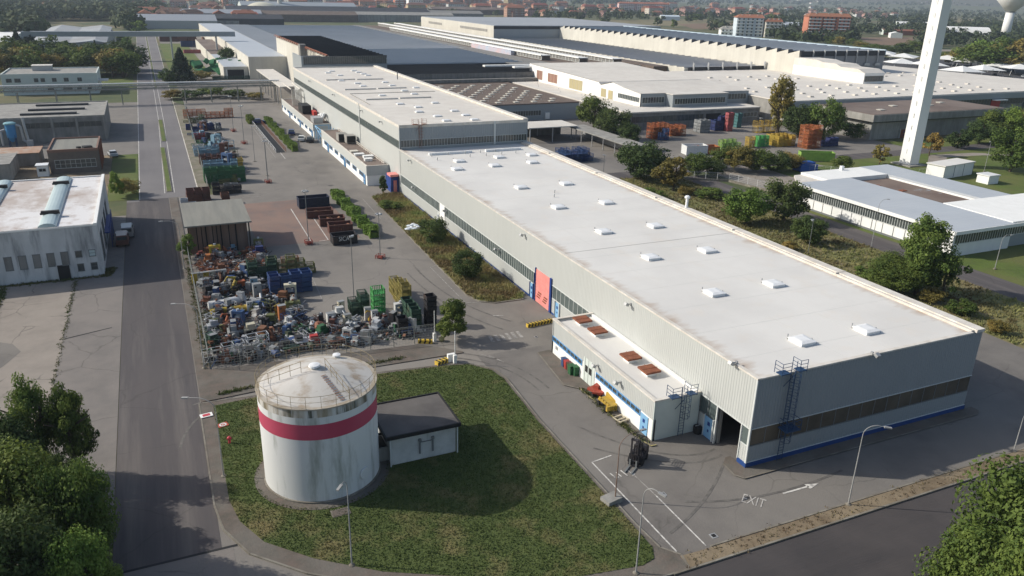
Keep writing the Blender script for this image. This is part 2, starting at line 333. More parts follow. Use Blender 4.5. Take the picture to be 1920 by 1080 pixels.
# pumped-in details : painted lines, each its own marking
def line(pts, wd, m=M_paint, z=.045, name='road_marking'):
    b = MB()
    for a, c in zip(pts, pts[1:]):
        a = Vector(a); c = Vector(c); n = (c-a).normalized(); n = Vector((-n.y, n.x))*wd/2
        b.poly([(a.x-n.x, a.y-n.y, z), (c.x-n.x, c.y-n.y, z), (c.x+n.x, c.y+n.y, z), (a.x+n.x, a.y+n.y, z)][::1])
    o = tag(b.build(name, m), kind='structure'); return o
line([(-10.1, 6.3), (-12.3, 6.0), (-12.3, -7.0)], .13)
line([(-9.85, 3.2), (-9.75, -.5)], .1, M_paintfaint); line([(-9.75, -.5), (-9.8, -7.3)], .12)
line([(-48.95, 118), (-48.95, 655)], .16); line([(-38.1, 124), (-37.7, 258), (-35.8, 655)], .2)
line([(-44.35, 122), (-43.3, 219), (-42.9, 655)], .14); line([(-42.55, 122), (-41.9, 219), (-41.6, 655)], .14)
line([(-23.0, 102), (-23.3, 79.8)], .16); line([(-20.2, 96.5), (-20.5, 80.2), (-22, 80.0)], .16); line([(-26, 71), (-26.8, 54)], .15, M_paintfaint)
line([(-8.5, 105), (-9.0, 89.5), (-7.2, 89)], .13, M_paintfaint); line([(-7.9, 61.8), (-9.0, 61.3), (-9.2, 46), (-7.2, 45.2)], .13, M_paintfaint)
line([(-18.3, 195), (-18.6, 150)], .16, M_paintfaint); line([(-16.3, 188), (-16.6, 149)], .16); line([(-31.5, 113.5), (-27, 113.4)], .2, M_paintfaint)
for i in range(6): line([(-6.6-.75*i, 34.8), (-6.8-.75*i, 32.9)], .42, M_paintfaint)
line([(-12.5, 29.8), (-11.6, 27.5)], .15, M_paintfaint); line([(-13.4, 30.6), (-12, 28.6)], .12, M_paintfaint)
line([(-7.5, 40.5), (-6.2, 40.0)], .3, M_paintfaint)
M_tyre = mat('tyre_mark', (.105, .098, .09), .9, (.16, .15, .135), 1.2, .9, contrast=(.4, .6))
for k, (p0, p1, p2) in enumerate([((-.5, 2.6), (-5, 1), (-11, 8)), ((-.5, 3.6), (-6, 2.2), (-10.5, 12)), ((-1, 1.6), (-6, -3), (-11.5, -5)), ((-10.8, 20), (-11, 30), (-22, 33.2)), ((-9.6, 20), (-10, 31.5), (-22, 34.4)), ((-44.5, 30), (-41, 31.5), (-30, 32)), ((-46, 22), (-45, 31), (-33, 33)), ((8, -3.6), (-2, -5), (-8, -2)), ((-8, 36), (-13, 45), (-13, 60)), ((-6, 38), (-11.5, 46), (-11.2, 62))]):
    pts = [((1-t)**2*p0[0]+2*t*(1-t)*p1[0]+t*t*p2[0], (1-t)**2*p0[1]+2*t*(1-t)*p1[1]+t*t*p2[1]) for t in [q/14 for q in range(15)]]; line(pts, .24, M_tyre, .036+.0005*k, 'tyre_marks')
line([(-1.45, 1.2), (-1.65, -.6), (-1.15, -1.35), (29, -1.35)], .13, M_kerb, .128, 'kerb_edge'); line([(-6.95, 28.3), (-7.55, 22.8), (-7.85, 20), (-6.65, 18.6)], .14, M_kerb, .137, 'kerb_edge')
line([(-6.6, 18.5), (-6.4, 11), (-6.2, 7.6), (-5.9, 6.2), (-5.3, 6.15)], .14, mat('yellow_kerb', (.42, .36, .14), .8, (.25, .23, .16), 1.5, .8), .137, 'kerb_edge')
# arrow and lettering on the lot
a0, a1 = G(1468, 926), G(1535, 907); d = (a1-a0); d.z = 0; L_ = d.length; d.normalize(); n = Vector((-d.y, d.x, 0))
b = MB(); p0 = a0; p1 = a0+d*(L_-1.15)
b.poly([(q.x, q.y, .046) for q in (p0-n*.09, p1-n*.09, p1+n*.09, p0+n*.09)])
b.poly([(q.x, q.y, .046) for q in (p1-n*.36-d*.15, a1, p1+n*.36-d*.15)]); tag(b.build('arrow_marking', M_paint), kind='structure')
def text(name, body, a, c, hgt, m, parent=None, struct_=False, z=.05):
    """painted letters from a to c on the ground, tops away from the reader"""
    cu = bpy.data.curves.new(name, 'FONT'); cu.body = body; cu.size = 1; cu.align_x = 'LEFT'; o = bpy.data.objects.new(name, cu); col.objects.link(o)
    bpy.context.view_layer.update(); wd = o.dimensions.x; ht = o.dimensions.y
    dg = bpy.context.evaluated_depsgraph_get(); me = bpy.data.meshes.new_from_object(o.evaluated_get(dg)); bpy.data.objects.remove(o)
    q = bpy.data.objects.new(name, me); col.objects.link(q); me.materials.clear(); me.materials.append(m)
    a = Vector(a); c = Vector(c); d = c-a
    q.scale = (d.length/wd, hgt/ht, 1); q.rotation_euler = (0, 0, math.atan2(d.y, d.x)); q.location = (a.x, a.y, z)
    return q
ea, eb = G(1388, 941), G(1431, 953)
tag(text('exit_lettering', 'EXIT', ea, eb, 1.25, mat('worn_letter_paint', (.50, .48, .44), .8, (.26, .24, .22), 2.5, .7)), kind='structure')
sa, sb = G(1150, 893), G(1180, 885)
b = MB()
for k in range(4):
    q = Vector((sa.x, sa.y, 0)).lerp(Vector((sb.x, sb.y, 0)), k/3); b.rbox((q.x, q.y, .047), (.11, .95-.2*(k % 2), .004), rz=R(8))
b.rbox((sa.x+.15, sa.y-.3, .047), (.5, .1, .004), rz=R(-10)); b.rbox((sb.x+.1, sb.y-.5, .047), (.35, .18, .004), rz=R(20)); tag(b.build('worn_lettering', M_paint), kind='structure')
for (px, py, s_) in [(1338, 1005, .55), (1243, 927, .5), (1005, 632, .4)]:
    q = G(px, py); b = MB(); b.box(q.x-s_/2, q.x+s_/2, q.y-s_/2, q.y+s_/2, .02, .045); c = b.build('manhole_cover', M_metal)
    tag(c, 'square metal drain cover set in the asphalt %s' % {1338: 'near the EXIT lettering and the south kerb', 1243: 'below the forklift in the front lot', 1005: 'near the striped barrier'}[px], 'manhole cover')
    g = MB(); g.box(q.x-s_*.32, q.x+s_*.32, q.y-s_*.32, q.y+s_*.32, .046, .052); g.build('grate', M_blk, c)

# ================================================================== buildings
def ribs(b, side, fix, a0, a1, z0, z1, pitch=.33, dep=.026):
    """trapezoidal sheet cladding, side L faces -x, F faces -y"""
    n = max(1, int(round((a1-a0)/pitch))); p = (a1-a0)/n
    prof = []
    for i in range(n):
        s0 = a0+i*p; prof += [(s0, 0), (s0+.35*p, 0), (s0+.5*p, -dep), (s0+.85*p, -dep)]
    prof.append((a1, 0))
    P = (lambda a, d, z: (fix+d, a, z)) if side == 'L' else (lambda a, d, z: (a, fix+d, z))
    for (a, d), (c, e) in zip(prof, prof[1:]):
        q = [P(a, d, z0), P(c, e, z0), P(c, e, z1), P(a, d, z1)]
        if side == 'L': q = q[::-1]
        b.quad(*q)
def band(root, side, fix, a0, a1, z0, z1, glass=M_glass, frame=M_mull, pitch=1.2, name='window', rows=0, t=.07, wd=.06):
    """strip of glazing with its frame, standing 2 cm proud of the wall"""
    g = MB(); f = MB()
    def bx(b, a, c, d0, d1, y0, y1):
        if side == 'L': b.box(fix-d1, fix-d0, a, c, y0, y1)
        elif side == 'F': b.box(a, c, fix-d1, fix-d0, y0, y1)
        elif side == 'R': b.box(fix+d0, fix+d1, a, c, y0, y1)
    bx(g, a0, a1, -.05, .03, z0, z1); w_ = g.build(name, glass, root)
    n = max(1, int(round((a1-a0)/pitch)))
    for i in range(n+1):
        c = a0+(a1-a0)*i/n; bx(f, c-wd/2, c+wd/2, .031, t, z0+.001, z1-.001)
    bx(f, a0-.05, a1+.05, .032, t+.01, z1, z1+.08); bx(f, a0-.05, a1+.05, .032, t+.02, z0-.09, z0)
    for r in range(rows):
        z = z0+(z1-z0)*(r+1)/(rows+1); bx(f, a0, a1, .0315, t-.012, z-.025, z+.025)
    f.build('frame', frame, w_)
    return w_
def slabroof(root, x0, x1, y0, y1, z, m, cap=M_cap, ph=.3, pw=.3, th=.3, name='roof'):
    b = MB(); b.box(x0+pw, x1-pw, y0+pw, y1-pw, z-th, z-.02); r = b.build(name, m, root)
    if ph:
        c = MB(); c.box(x0-.03, x1+.03, y0-.03, y0+pw, z-th, z+ph-.003); c.box(x0-.03, x1+.03, y1-pw, y1+.03, z-th, z+ph-.003)
        c.box(x0-.03, x0+pw, y0+pw, y1-pw, z-th, z+ph); c.box(x1-pw, x1+.03, y0+pw, y1-pw, z-th, z+ph); c.build('parapet', cap, root)
    return r
def walls(root, x0, x1, y0, y1, z0, z1, m, t=.3, name='wall'):
    b = MB(); b.box(x0, x1, y0, y0+t, z0, z1); b.box(x0, x1, y1-t, y1, z0, z1); b.box(x0, x0+t, y0+t, y1-t, z0, z1); b.box(x1-t, x1, y0+t, y1-t, z0, z1)
    return b.build(name, m, root)
def boxpart(name, m, root, *a):
    b = MB(); b.box(*a); return b.build(name, m, root)
def link_part(o, root, loc):
    c = o.copy(); col.objects.link(c); c.parent = root; c.location = Vector(loc)-root.location
    for g in list(o.children):
        d = g.copy(); col.objects.link(d); d.parent = c
    return c
def many(root, maker, locs, rz=0):
    o = maker(root); o.location = Vector(locs[0])-root.location
    if rz: o.rotation_euler.z = rz
    for l in locs[1:]:
        link_part(o, root, l)
    return o
def skylight(sx, sy, h, m=M_sky, vent=True):
    def mk(root):
        b = MB(); b.v = []; n = 0
        for z, k in ((0, 1), (h*.55, .97)): b.v += [(-sx/2*k, -sy/2*k, z), (sx/2*k, -sy/2*k, z), (sx/2*k, sy/2*k, z), (-sx/2*k, sy/2*k, z)]
        for z, k in ((h*.55, 1.08), (h*.75, 1.08), (h, .62)): b.v += [(-sx/2*k, -sy/2*k, z), (sx/2*k, -sy/2*k, z), (sx/2*k, sy/2*k, z), (-sx/2*k, sy/2*k, z)]
        for L0 in (0, 8, 12):
            for i in range(4): j = (i+1) % 4; b.f.append((L0+i, L0+j, L0+4+j, L0+4+i)); b.m.append(0)
        b.f.append((16, 17, 18, 19)); b.m.append(0); b.f.append((11, 10, 9, 8)); b.m.append(0)
        o = b.build('skylight', m, None); o.parent = root
        if vent:
            v = MB(); v.tube((-sx*.45, sy*.62, 0), (-sx*.45, sy*.62, h+.12), .07); v.tube((sx*.5, -sy*.2, h*.3), (sx*.5, -sy*.2, h+.02), .06)
            q = v.build('vent', M_metal, None); q.parent = o
        return o
    return mk
def floodlight(root, loc, side='L'):
    b = MB(); x, y, z = loc; d = (-1, 0) if side == 'L' else (0, -1)
    b.tube((x, y, z), (x+d[0]*.5, y+d[1]*.5, z+.1), .05); b.rbox((x+d[0]*.6, y+d[1]*.6, z+.05), (.42, .42, .3), m=0, tilt=.5 if side == 'L' else 0, rx=.5 if side == 'F' else 0)
    b.box(x-.08, x+.08, y-.12, y+.12, z-.2, z+.15)
    return b.build('floodlight', M_metal, root)

M_blw0 = flat('pale_edge', (.36, .44, .50), .6)
# ---- near hall
H = thing('production_hall', 'long grey clad hall with a flat white roof and blue plinth, filling the right foreground', 'factory hall', (14, 0, 0))
X1, Y1 = 28.4, 107
b = MB(); ribs(b, 'L', 0, 0.08, Y1, 4.02, 8.9); b.box(.05, .3, 0.1, Y1, 4.02, 8.9); b.build('side_wall', M_clad, H)
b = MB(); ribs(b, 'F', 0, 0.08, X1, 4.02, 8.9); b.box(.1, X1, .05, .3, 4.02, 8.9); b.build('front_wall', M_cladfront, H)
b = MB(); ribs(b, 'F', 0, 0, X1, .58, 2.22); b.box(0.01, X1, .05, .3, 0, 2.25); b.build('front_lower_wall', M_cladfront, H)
b = MB(); ribs(b, 'L', 0, .08, 1.05, .58, 2.22); b.box(.05, .3, .32, 1.05, 0, 2.25)
ribs(b, 'L', 0, 28.2, 38.6, .25, 2.25); b.box(.05, .3, 4.6, 38.6, .0, 2.25); ribs(b, 'L', 0, 43.4, Y1, .25, 2.25); b.box(.05, .3, 43.4, Y1, 0, 2.25); b.build('side_lower_wall', M_clad, H)
boxpart('rear_wall', M_clad, H, 0, X1, Y1-.3, Y1, 0, 8.6); boxpart('east_wall', M_clad, H, X1-.3, X1, .3, Y1-.3, 0, 8.95)
b = MB(); b.box(-.06, X1+.05, -.08, .04, 0, .58); b.box(-.061, .04, .04, 1.1, 0, .579); b.box(-.05, .045, 4.5, 7.0, 0, .5); b.box(-.05, .04, 28.0, 38.5, 0, .28); b.box(-.05, .04, 43.5, Y1-.1, 0, .22); b.build('plinth', M_plinth, H)
b = MB(); b.box(-.09, .05, -.1, .1, .58, 8.95); b.box(-.1, .06, 1.02, 1.12, .5, 4.0); b.box(-.1, .05, 4.4, 4.55, 0, 4.0); b.box(-.07, .0, 0.12, Y1, 3.96, 4.04); b.box(0.1, X1, -.07, .0, 3.96, 4.04); b.box(.1, X1, -.075, 0, .56, .64); b.build('corner_trim', M_mull, H)
band(H, 'F', .05, .1, X1-.1, 2.29, 3.95, M_glassb, M_mulld, 1.62)
band(H, 'L', .05, .16, 1.0, 2.29, 3.95, M_glassg, M_mull, .9)
band(H, 'L', .05, 4.6, 7.0, 2.29, 3.95, M_glassg, M_mulld, 1.1)
band(H, 'L', .05, 28.2, 38.3, 2.29, 3.95, M_glassg, M_mull, 1.15)
band(H, 'L', .05, 44.1, 79.6, 2.29, 3.95, M_glassg, M_mull, .72)
band(H, 'L', .05, 82.8, Y1-.1, 2.29, 3.95, M_glassg, M_mull, .72)
boxpart('pilaster_panel', M_white, H, -.12, .05, 79.9, 82.5, 0, 4.05)
b = MB(); [b.box(-.14, -.12, 80.6+k*.75, 81.05+k*.75, 1.3, 1.9) for k in range(2)]; b.build('vent_hatch', M_blk, H)
def door(root, side, fix, a0, a1, z0, z1, m, fr, name='door', win=True, ribsn=0, t=.08):
    def B(b, a, c, d0, d1, y0, y1):
        if side == 'L': b.box(fix-d1, fix-d0, a, c, y0, y1)
        else: b.box(a, c, fix-d1, fix-d0, y0, y1)
    b = MB(); B(b, a0, a1, 0, t, z0, z1)
    for k in range(ribsn): z = z0+(z1-z0)*(k+1)/(ribsn+1); B(b, a0, a1, t, t+.03, z-.03, z+.03)
    o = b.build(name, m, root)
    if fr:
        f = MB(); w_ = .12 if a1-a0 < 2 else .45
        B(f, a0-w_, a0, 0, t+.12, z0, z1+.15); B(f, a1, a1+w_*.3, 0, t+.12, z0, z1+.15); f.build('frame', fr, o)
    if win:
        g = MB(); c = (a0+a1)/2; B(g, c-.17, c+.17, t+.005, t+.03, z0+(z1-z0)*.62, z0+(z1-z0)*.8); B(g, c-.1, c+.1, t+.005, t+.03, z0+(z1-z0)*.3, z0+(z1-z0)*.42); g.build('pane', M_navy, o)
    return o
d_ = door(H, 'L', 0, 38.95, 43.2, .1, 4.7, M_pink, M_navy, 'sectional_door', False, 9); d_['label'] = 'faded red sectional door in a navy frame'
b = MB(); [b.box(-.16, -.1, 39.6+.2*k, 40.5+.2*k, 1.5-.35*k, 1.65-.35*k) for k in range(3)]; [b.box(-.16, -.1, 41.4+.2*k, 42.3+.2*k, 1.6-.35*k, 1.75-.35*k) for k in range(3)]; b.build('slot', M_rust, d_)
door(H, 'L', 0, 36.2, 37.3, .1, 2.1, M_ltblue, M_mull); door(H, 'L', 0, 43.95, 44.9, .1, 2.15, M_ltblue, M_navy)
door(H, 'L', 0, 4.75, 6.0, .1, 2.25, M_ltblue, M_mull); door(H, 'L', 0, 83.0, 83.9, .1, 2.0, M_mull, None)
boxpart('floor', M_conc, H, .3, X1-.3, .3, Y1-.3, -.1, .02); b = MB(); b.box(9, 9.4, .3, 20, 0, 8.5); b.build('partition', M_concd, H)
b = MB(); b.box(.3, .55, 4.3, 4.6, 0, 4); b.box(.3, .5, .95, 1.1, 0, 4); b.build('door_jamb', M_conc, H)
# roof
M_roofh = mat('hall_roof_membrane', (.655, .64, .60), .75, (.59, .575, .54), .09, .9, (.62, .55, .46), .3, .35, contrast=(.4, .62), contrast3=(.55, .75))
# rusty run-off stains lie along both long edges of the membrane
t = M_roofh.node_tree; N = t.nodes; L = t.links; bs = N['Principled BSDF']; src = bs.inputs['Base Color'].links[0].from_socket
gp = N.new('ShaderNodeNewGeometry'); sx_ = N.new('ShaderNodeSeparateXYZ'); L.new(gp.outputs['Position'], sx_.inputs[0])
def mr(a0, a1, b0, b1, sock):
    q = N.new('ShaderNodeMapRange'); q.inputs['From Min'].default_value = a0; q.inputs['From Max'].default_value = a1; q.inputs['To Min'].default_value = b0; q.inputs['To Max'].default_value = b1; L.new(sock, q.inputs[0]); return q.outputs[0]
def mth(op, a, b):
    q = N.new('ShaderNodeMath'); q.operation = op; L.new(a, q.inputs[0]); L.new(b, q.inputs[1]); return q.outputs[0]
edge = mth('MAXIMUM', mr(.3, 3.0, 1, 0, sx_.outputs['X']), mr(24.6, 27.0, 0, 1, sx_.outputs['X']))
mp = N.new('ShaderNodeMapping'); mp.inputs['Scale'].default_value = (.30, 1, 1); mp.inputs['Rotation'].default_value = (0, 0, R(-25)); L.new(gp.outputs['Position'], mp.inputs[0])
nz = N.new('ShaderNodeTexNoise'); nz.inputs['Scale'].default_value = .75; nz.inputs['Detail'].default_value = 7; nz.inputs['Roughness'].default_value = .65; L.new(mp.outputs[0], nz.inputs['Vector'])
fac = mr(.50, .95, 0, .85, mth('ADD', mr(0, 1, 0, .55, edge), mr(.3, .75, 0, .5, nz.outputs['Fac'])))
fac = mth('MULTIPLY', fac, mr(0, .25, 0, 1, edge))
mx = N.new('ShaderNodeMix'); mx.data_type = 'RGBA'; L.new(fac, mx.inputs['Factor']); L.new(src, mx.inputs['A']); mx.inputs['B'].default_value = (.36, .25, .16, 1); L.new(mx.outputs['Result'], bs.inputs['Base Color'])
b = MB(); b.box(.3, 27.1, .3, Y1, 8.6, 8.86); b.build('roof', M_roofh, H)
b = MB(); b.box(-.1, .32, -.1, Y1, 8.88, 9.04); b.box(.32, 26.9, -.1, .3, 8.88, 9.02); b.build('roof_edge', M_cap, H)
b = MB(); b.box(27.35, X1+.08, -.12, Y1, 8.9, 9.22); b.box(26.95, 27.35, .2, Y1, 8.86, 9.1); [b.box(26.9, X1+.1, y-.1, y+.1, 9.1, 9.26) for y in (18, 37, 56, 75, 94)]; b.build('parapet', M_cap, H)
b = MB(); b.box(.4, 26.9, 36.57, 36.64, 8.86, 8.875); b.build('expansion_joint', M_conc, H)
b = MB(); [b.box(.4, 26.9, y, y+.04, 8.861, 8.8655) for y in range(4, 106, 6)]; [b.box(x, x+.04, .4, 106, 8.861, 8.865) for x in (5.3, 10.7, 16.1, 21.5)]; b.build('membrane_seam', mat('membrane_seam_grey', (.56, .55, .52), .8), H)
b = MB(); b.box(4, 13, 100.2, 100.9, 8.86, 9.3); b.box(16, 23.8, 100.2, 100.9, 8.86, 9.3); b.build('roof_duct', M_sky, H)
many(H, skylight(1.75, 1.75, .42), [(x, y, 8.86) for x, y in [(9.4, 18.2), (17.7, 18.1), (9.7, 31.1), (18.2, 31), (9.8, 42.8), (18.2, 42.8), (9.9, 56.5), (18.3, 56.5), (9.8, 69.9), (18.3, 69.9), (7.5, 93), (16.3, 94.2), (23.4, 94.3), (20.4, 87.7), (9.3, 4.7), (17.3, 4.4), (12.4, 87.2), (4.7, 86.5)]])
def pip(root):
    v = MB(); v.tube((0, 0, 0), (0, 0, .45), .08); v.tube((0, 0, .42), (0, 0, .55), .16, .03, k=8); q = v.build('vent_pipe', M_metal, None); q.parent = root; return q
many(H, pip, [(x, y, 8.86) for x, y in [(4, 98.8), (4, 95.5), (7.7, 99.6), (11.3, 99.6), (11.1, 96.5), (14.6, 99.8), (14.5, 96.5), (17.9, 99.8), (18.1, 97.1), (21.3, 97.3), (13.6, 65), (12.3, 62.6)]])
b = MB(); b.tube((28, 49, 9.1), (28, 49, 10.6), .22, k=10); b.lathe((28, 49, 10.6), [(.22, 0), (.42, .1), (.42, .35), (.2, .5)], k=10); b.build('chimney', M_sky, H)
for y in (20.1, 47.1, 99.5): floodlight(H, (0, y, 8.3))
for (x, y) in ((13.2, 0), (.1, 3)): floodlight(H, (x, y if y else -.05, 9.15), 'F' if y == 0 else 'L')
for y in (79, 56, 97): floodlight(H, (0, y, 3.5))
def cage_ladder(root, side, x, y, z0, z1, m=M_bluesteel, plat=None, top=True):
    """caged ladder with a top platform, as one steel frame"""
    b = MB(); s_ = .28
    if side == 'F':
        P = lambda a, d, z: (x+a, y-d, z)
    else: P = lambda a, d, z: (x-d, y+a, z)
    for a in (-s_, s_): b.tube(P(a, .25, z0), P(a, .25, z1+1.1), .035)
    n = int((z1-z0)/.3)
    for i in range(n): z = z0+.3*i+.15; b.tube(P(-s_, .25, z), P(s_, .25, z), .018, k=4)
    zc = z0+2.2
    ks = [(-.36, .35), (-.4, .8), (0, 1.05), (.4, .8), (.36, .35)]
    z = zc
    while z < z1+.9:
        b.path([P(a, d, z) for a, d in ks], .022, k=4); z += .6
    for a, d in ks[1:4]: b.tube(P(a, d, zc), P(a, d, z1+.8), .02, k=4)
    if plat:
        for zp in plat:
            q0 = P(-.7, .15, zp); q1 = P(.9, 1.25, zp+.12)
            b.box(min(q0[0], q1[0]), max(q0[0], q1[0]), min(q0[1], q1[1]), max(q0[1], q1[1]), zp, zp+.12)
            for h in (.55, 1.05): b.path([P(-.7, .2, zp+h), P(-.7, 1.25, zp+h), P(.9, 1.25, zp+h), P(.9, .2, zp+h)], .03, k=4)
            for a, d in ((-.7, 1.25), (.9, 1.25), (.1, 1.25)): b.tube(P(a, d, zp), P(a, d, zp+1.05), .03, k=4)
    if top:
        for a0, a1 in ((-1.5, -.5), (.5, 1.3)):
            for h in (.45, .8, 1.15): b.path([P(a0, -.5, z1+h), P(a0, .45, z1+h), P(a1, .45, z1+h)], .025, k=4)
            for a, d in ((a0, .45), (a1, .45), (a0, -.5)): b.tube(P(a, d, z1), P(a, d, z1+1.15), .03, k=4)
            q0 = P(a0, -.3, 0); q1 = P(a1, .45, 0); b.box(min(q0[0], q1[0]), max(q0[0], q1[0]), min(q0[1], q1[1]), max(q0[1], q1[1]), z1+.05, z1+.13)
    b.tube(P(-.9, .2, z1-1.2), P(.1, .3, z1-.2), .03, k=4)
    return b.build('cage_ladder', m, root)
cage_ladder(H, 'F', 3.7, 0, .1, 9.0, plat=[3.6])

# ---- near annexe
A = thing('annexe', 'low clad annexe with four rusty roof boxes leaning on the near hall', 'annexe', (-2.6, 18, 0))
ax, y0, y1, h = -5.3, 7.0, 27.9, 4.28
b = MB(); ribs(b, 'L', ax, y0+.02, y1, 2.25, h-.05, .3); b.box(ax+.04, ax+.3, y0+.1, y1, 2.25, h-.05); b.build('upper_wall', M_clad, A)
b = MB(); b.box(ax, ax+.3, y0, 17.9, 0, 2.25); b.box(ax, ax+.3, 20.4, y1, 0, 2.25); b.build('lower_wall', M_white, A)
b = MB(); b.box(ax+.04, -.1, y0, y0+.3, 0, h-.05); b.box(ax-.03, ax+.1, y0-.05, y0+.08, 0, h); b.build('end_wall', M_office, A)
boxpart('back_wall', M_clad, A, ax, -.1, y1-.3, y1, 0, h-.05)
b = MB(); b.box(ax+.3, -.1, y0+.3, y1-.3, h-.5, h-.28); b.build('roof', M_roofw, A)
b = MB(); b.box(ax-.05, ax+.35, y0+.3, y1+.05, h-.1, h+.05); b.box(ax-.05, -.1, y0-.05, y0+.3, h-.1, h+.045); b.box(ax+.35, -.1, y1-.3, y1+.05, h-.1, h+.04); b.build('parapet', M_cap, A)
b = MB(); b.box(-.42, -.1, y0+.3, y1-.3, h-.28, h-.05); b.build('flashing', M_white, A)
door(A, 'L', ax+.05, 17.95, 20.35, 0, 2.9, M_office, None, 'panel_door', False); 
b = MB(); b.box(ax-.06, ax-.03, 18.6, 19.1, 1.35, 2.1); b.box(ax-.06, ax-.03, 19.4, 19.9, 1.35, 2.1); b.build('door_window', M_blk, A)
b = MB(); [b.box(ax-.05, ax-.025, y-.02, y+.02, 0, 2.9) for y in (18.5, 19.25, 20.0)]; b.build('door_seam', M_mulld, A)
for a0, a1 in ((20.7, 24.0), (24.2, 27.6), (9.2, 13.2), (13.4, 17.6)):
    band(A, 'L', ax+.02, a0, a1, 1.72, 2.2, M_glass, M_blueframe, .82, t=.09, wd=.09)
door(A, 'L', ax, 7.75, 9.0, .05, 2.1, M_ltblue, None, win=True)
b = MB(); b.box(ax-.05, ax-.01, 26.4, 26.9, .9, 1.3); b.build('meter_box', M_metal, A)
def rustbox(root):
    b = MB(); b.box(-.85, .85, -.85, .85, .42, .62); b.box(-.9, .9, -.03, .03, .62, .65); b.box(-.03, .03, -.9, .9, .621, .651)
    o = b.build('roof_ventilator', M_rust, None); o.parent = root
    c = MB(); c.box(-.55, .55, -.55, .55, 0, .42); c.box(-.8, .8, -.8, .8, .36, .419); q = c.build('curb', M_sky, None); q.parent = o; return o
many(A, rustbox, [(-2.5, 26.0, 4.0), (-2.4, 22.7, 4.0), (-2.5, 15.7, 4.0), (-2.4, 12.4, 4.0)])
floodlight(A, (ax, 12.9, 3.4)); floodlight(A, (ax, 17.3, 3.2)); cage_ladder(A, 'F', -2.2, 7.0, .1, 4.3)

# ---- taller hall behind
T = thing('tall_hall', 'taller grey clad hall with a white roof full of skylights behind the near hall', 'factory hall', (14, 168, 0))
Y2, h2 = 230.7, 13.85
b = MB(); ribs(b, 'L', 0, Y1+.1, Y2, 10.7, h2-.1, .9); ribs(b, 'L', 0, Y1+.1, Y2, .1, 9.1, .9); b.box(.1, .3, Y1+.1, Y2, 0, h2-.1); b.build('side_wall', M_clad, T)
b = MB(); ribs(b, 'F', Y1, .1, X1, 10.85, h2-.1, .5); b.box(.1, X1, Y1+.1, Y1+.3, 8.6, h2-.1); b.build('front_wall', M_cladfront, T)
boxpart('rear_wall', M_clad, T, 0, X1, Y2-.3, Y2, 0, h2-.1); boxpart('east_wall', M_clad, T, X1-.3, X1, Y1+.3, Y2-.3, 0, h2-.1)
band(T, 'L', .05, Y1+.3, 140, 9.15, 10.62, M_glassg, M_mulld, 1.0, wd=.04); band(T, 'L', .05, 140.4, Y2-.2, 9.15, 10.62, M_glassg, M_mulld, 1.2, wd=.04)
band(T, 'F', Y1+.05, .25, X1-.2, 9.45, 10.8, M_glass, M_mull, .62, wd=.05)
b = MB(); b.box(-.08, .1, Y1-.02, Y1+.12, 0, h2); b.box(-.15, .02, 139.9, 140.3, 5, h2); b.box(20.5, 20.9, Y1-.2, Y1, 9, h2); b.build('corner_trim', M_mull, T)
slabroof(T, 0, X1, Y1, Y2, h2-.25, M_roofw2, ph=.28, pw=.35); b = MB(); b.box(X1-1.1, X1+.06, Y1, Y2, h2-.2, h2+.25); b.build('gutter', M_cap, T)
many(T, skylight(1.6, 1.3, .34), [(x, y, h2-.27) for x, y in [(7.8, 212.6), (10, 217.4), (9.7, 204), (17.3, 217.8), (17.6, 212.5), (17.9, 207.4), (18.1, 202.5), (6.9, 189.6), (9.8, 182), (9.8, 175.4), (18.2, 183), (18, 174.9), (23, 168.6), (9.4, 154.2), (17.8, 162.5), (18.3, 155.4), (9.4, 138.1), (11.9, 131.9), (9.8, 124.7), (18, 137.8), (11.7, 117.7), (11.5, 111.3), (18, 124.2), (18.2, 117.5), (17.7, 111)]])
b = MB()
for y, x0, x1 in ((192, 3, 11.5), (191.5, 12, 20), (168, 3, 11.5), (168.6, 12.2, 20.2), (147.3, 3.5, 11.6), (147.8, 12.2, 20.4)): b.tube((x0, y, h2-.15), (x1, y, h2-.15), .24, k=8)
b.build('roof_duct', M_roofw2, T)
b = MB(); b.tube((2.4, 159.4, h2-.15), (25.4, 159.4, h2-.15), .07); b.tube((2.4, 159.4, h2-.15), (2.2, 139, h2-.15), .07); b.build('roof_pipe', M_conc, T)
b = MB(); b.tube((24, 190, h2-.2), (24, 190, h2+2.2), .15); b.build('mast', M_mulld, T)
o = cage_ladder(T, 'F', 4.3, Y1, 9.2, h2, m=M_rust)
for y in (120, 137, 167, 200): floodlight(T, (0, y, 12.6))

# ---- vestibule with red door between near hall and second annexe
V = thing('entrance_porch', 'navy framed porch with a faded red canopy against the tall hall', 'porch', (-.9, 109, 0))
walls(V, -1.7, -.12, 108.2, 112, 0, 3.3, M_navy, .15); boxpart('canopy', M_pink, V, -1.9, -.12, 107.9, 110.5, 3.3, 3.75); boxpart('door', M_pink, V, -1.2, -.5, 108.1, 108.19, .1, 2.5)

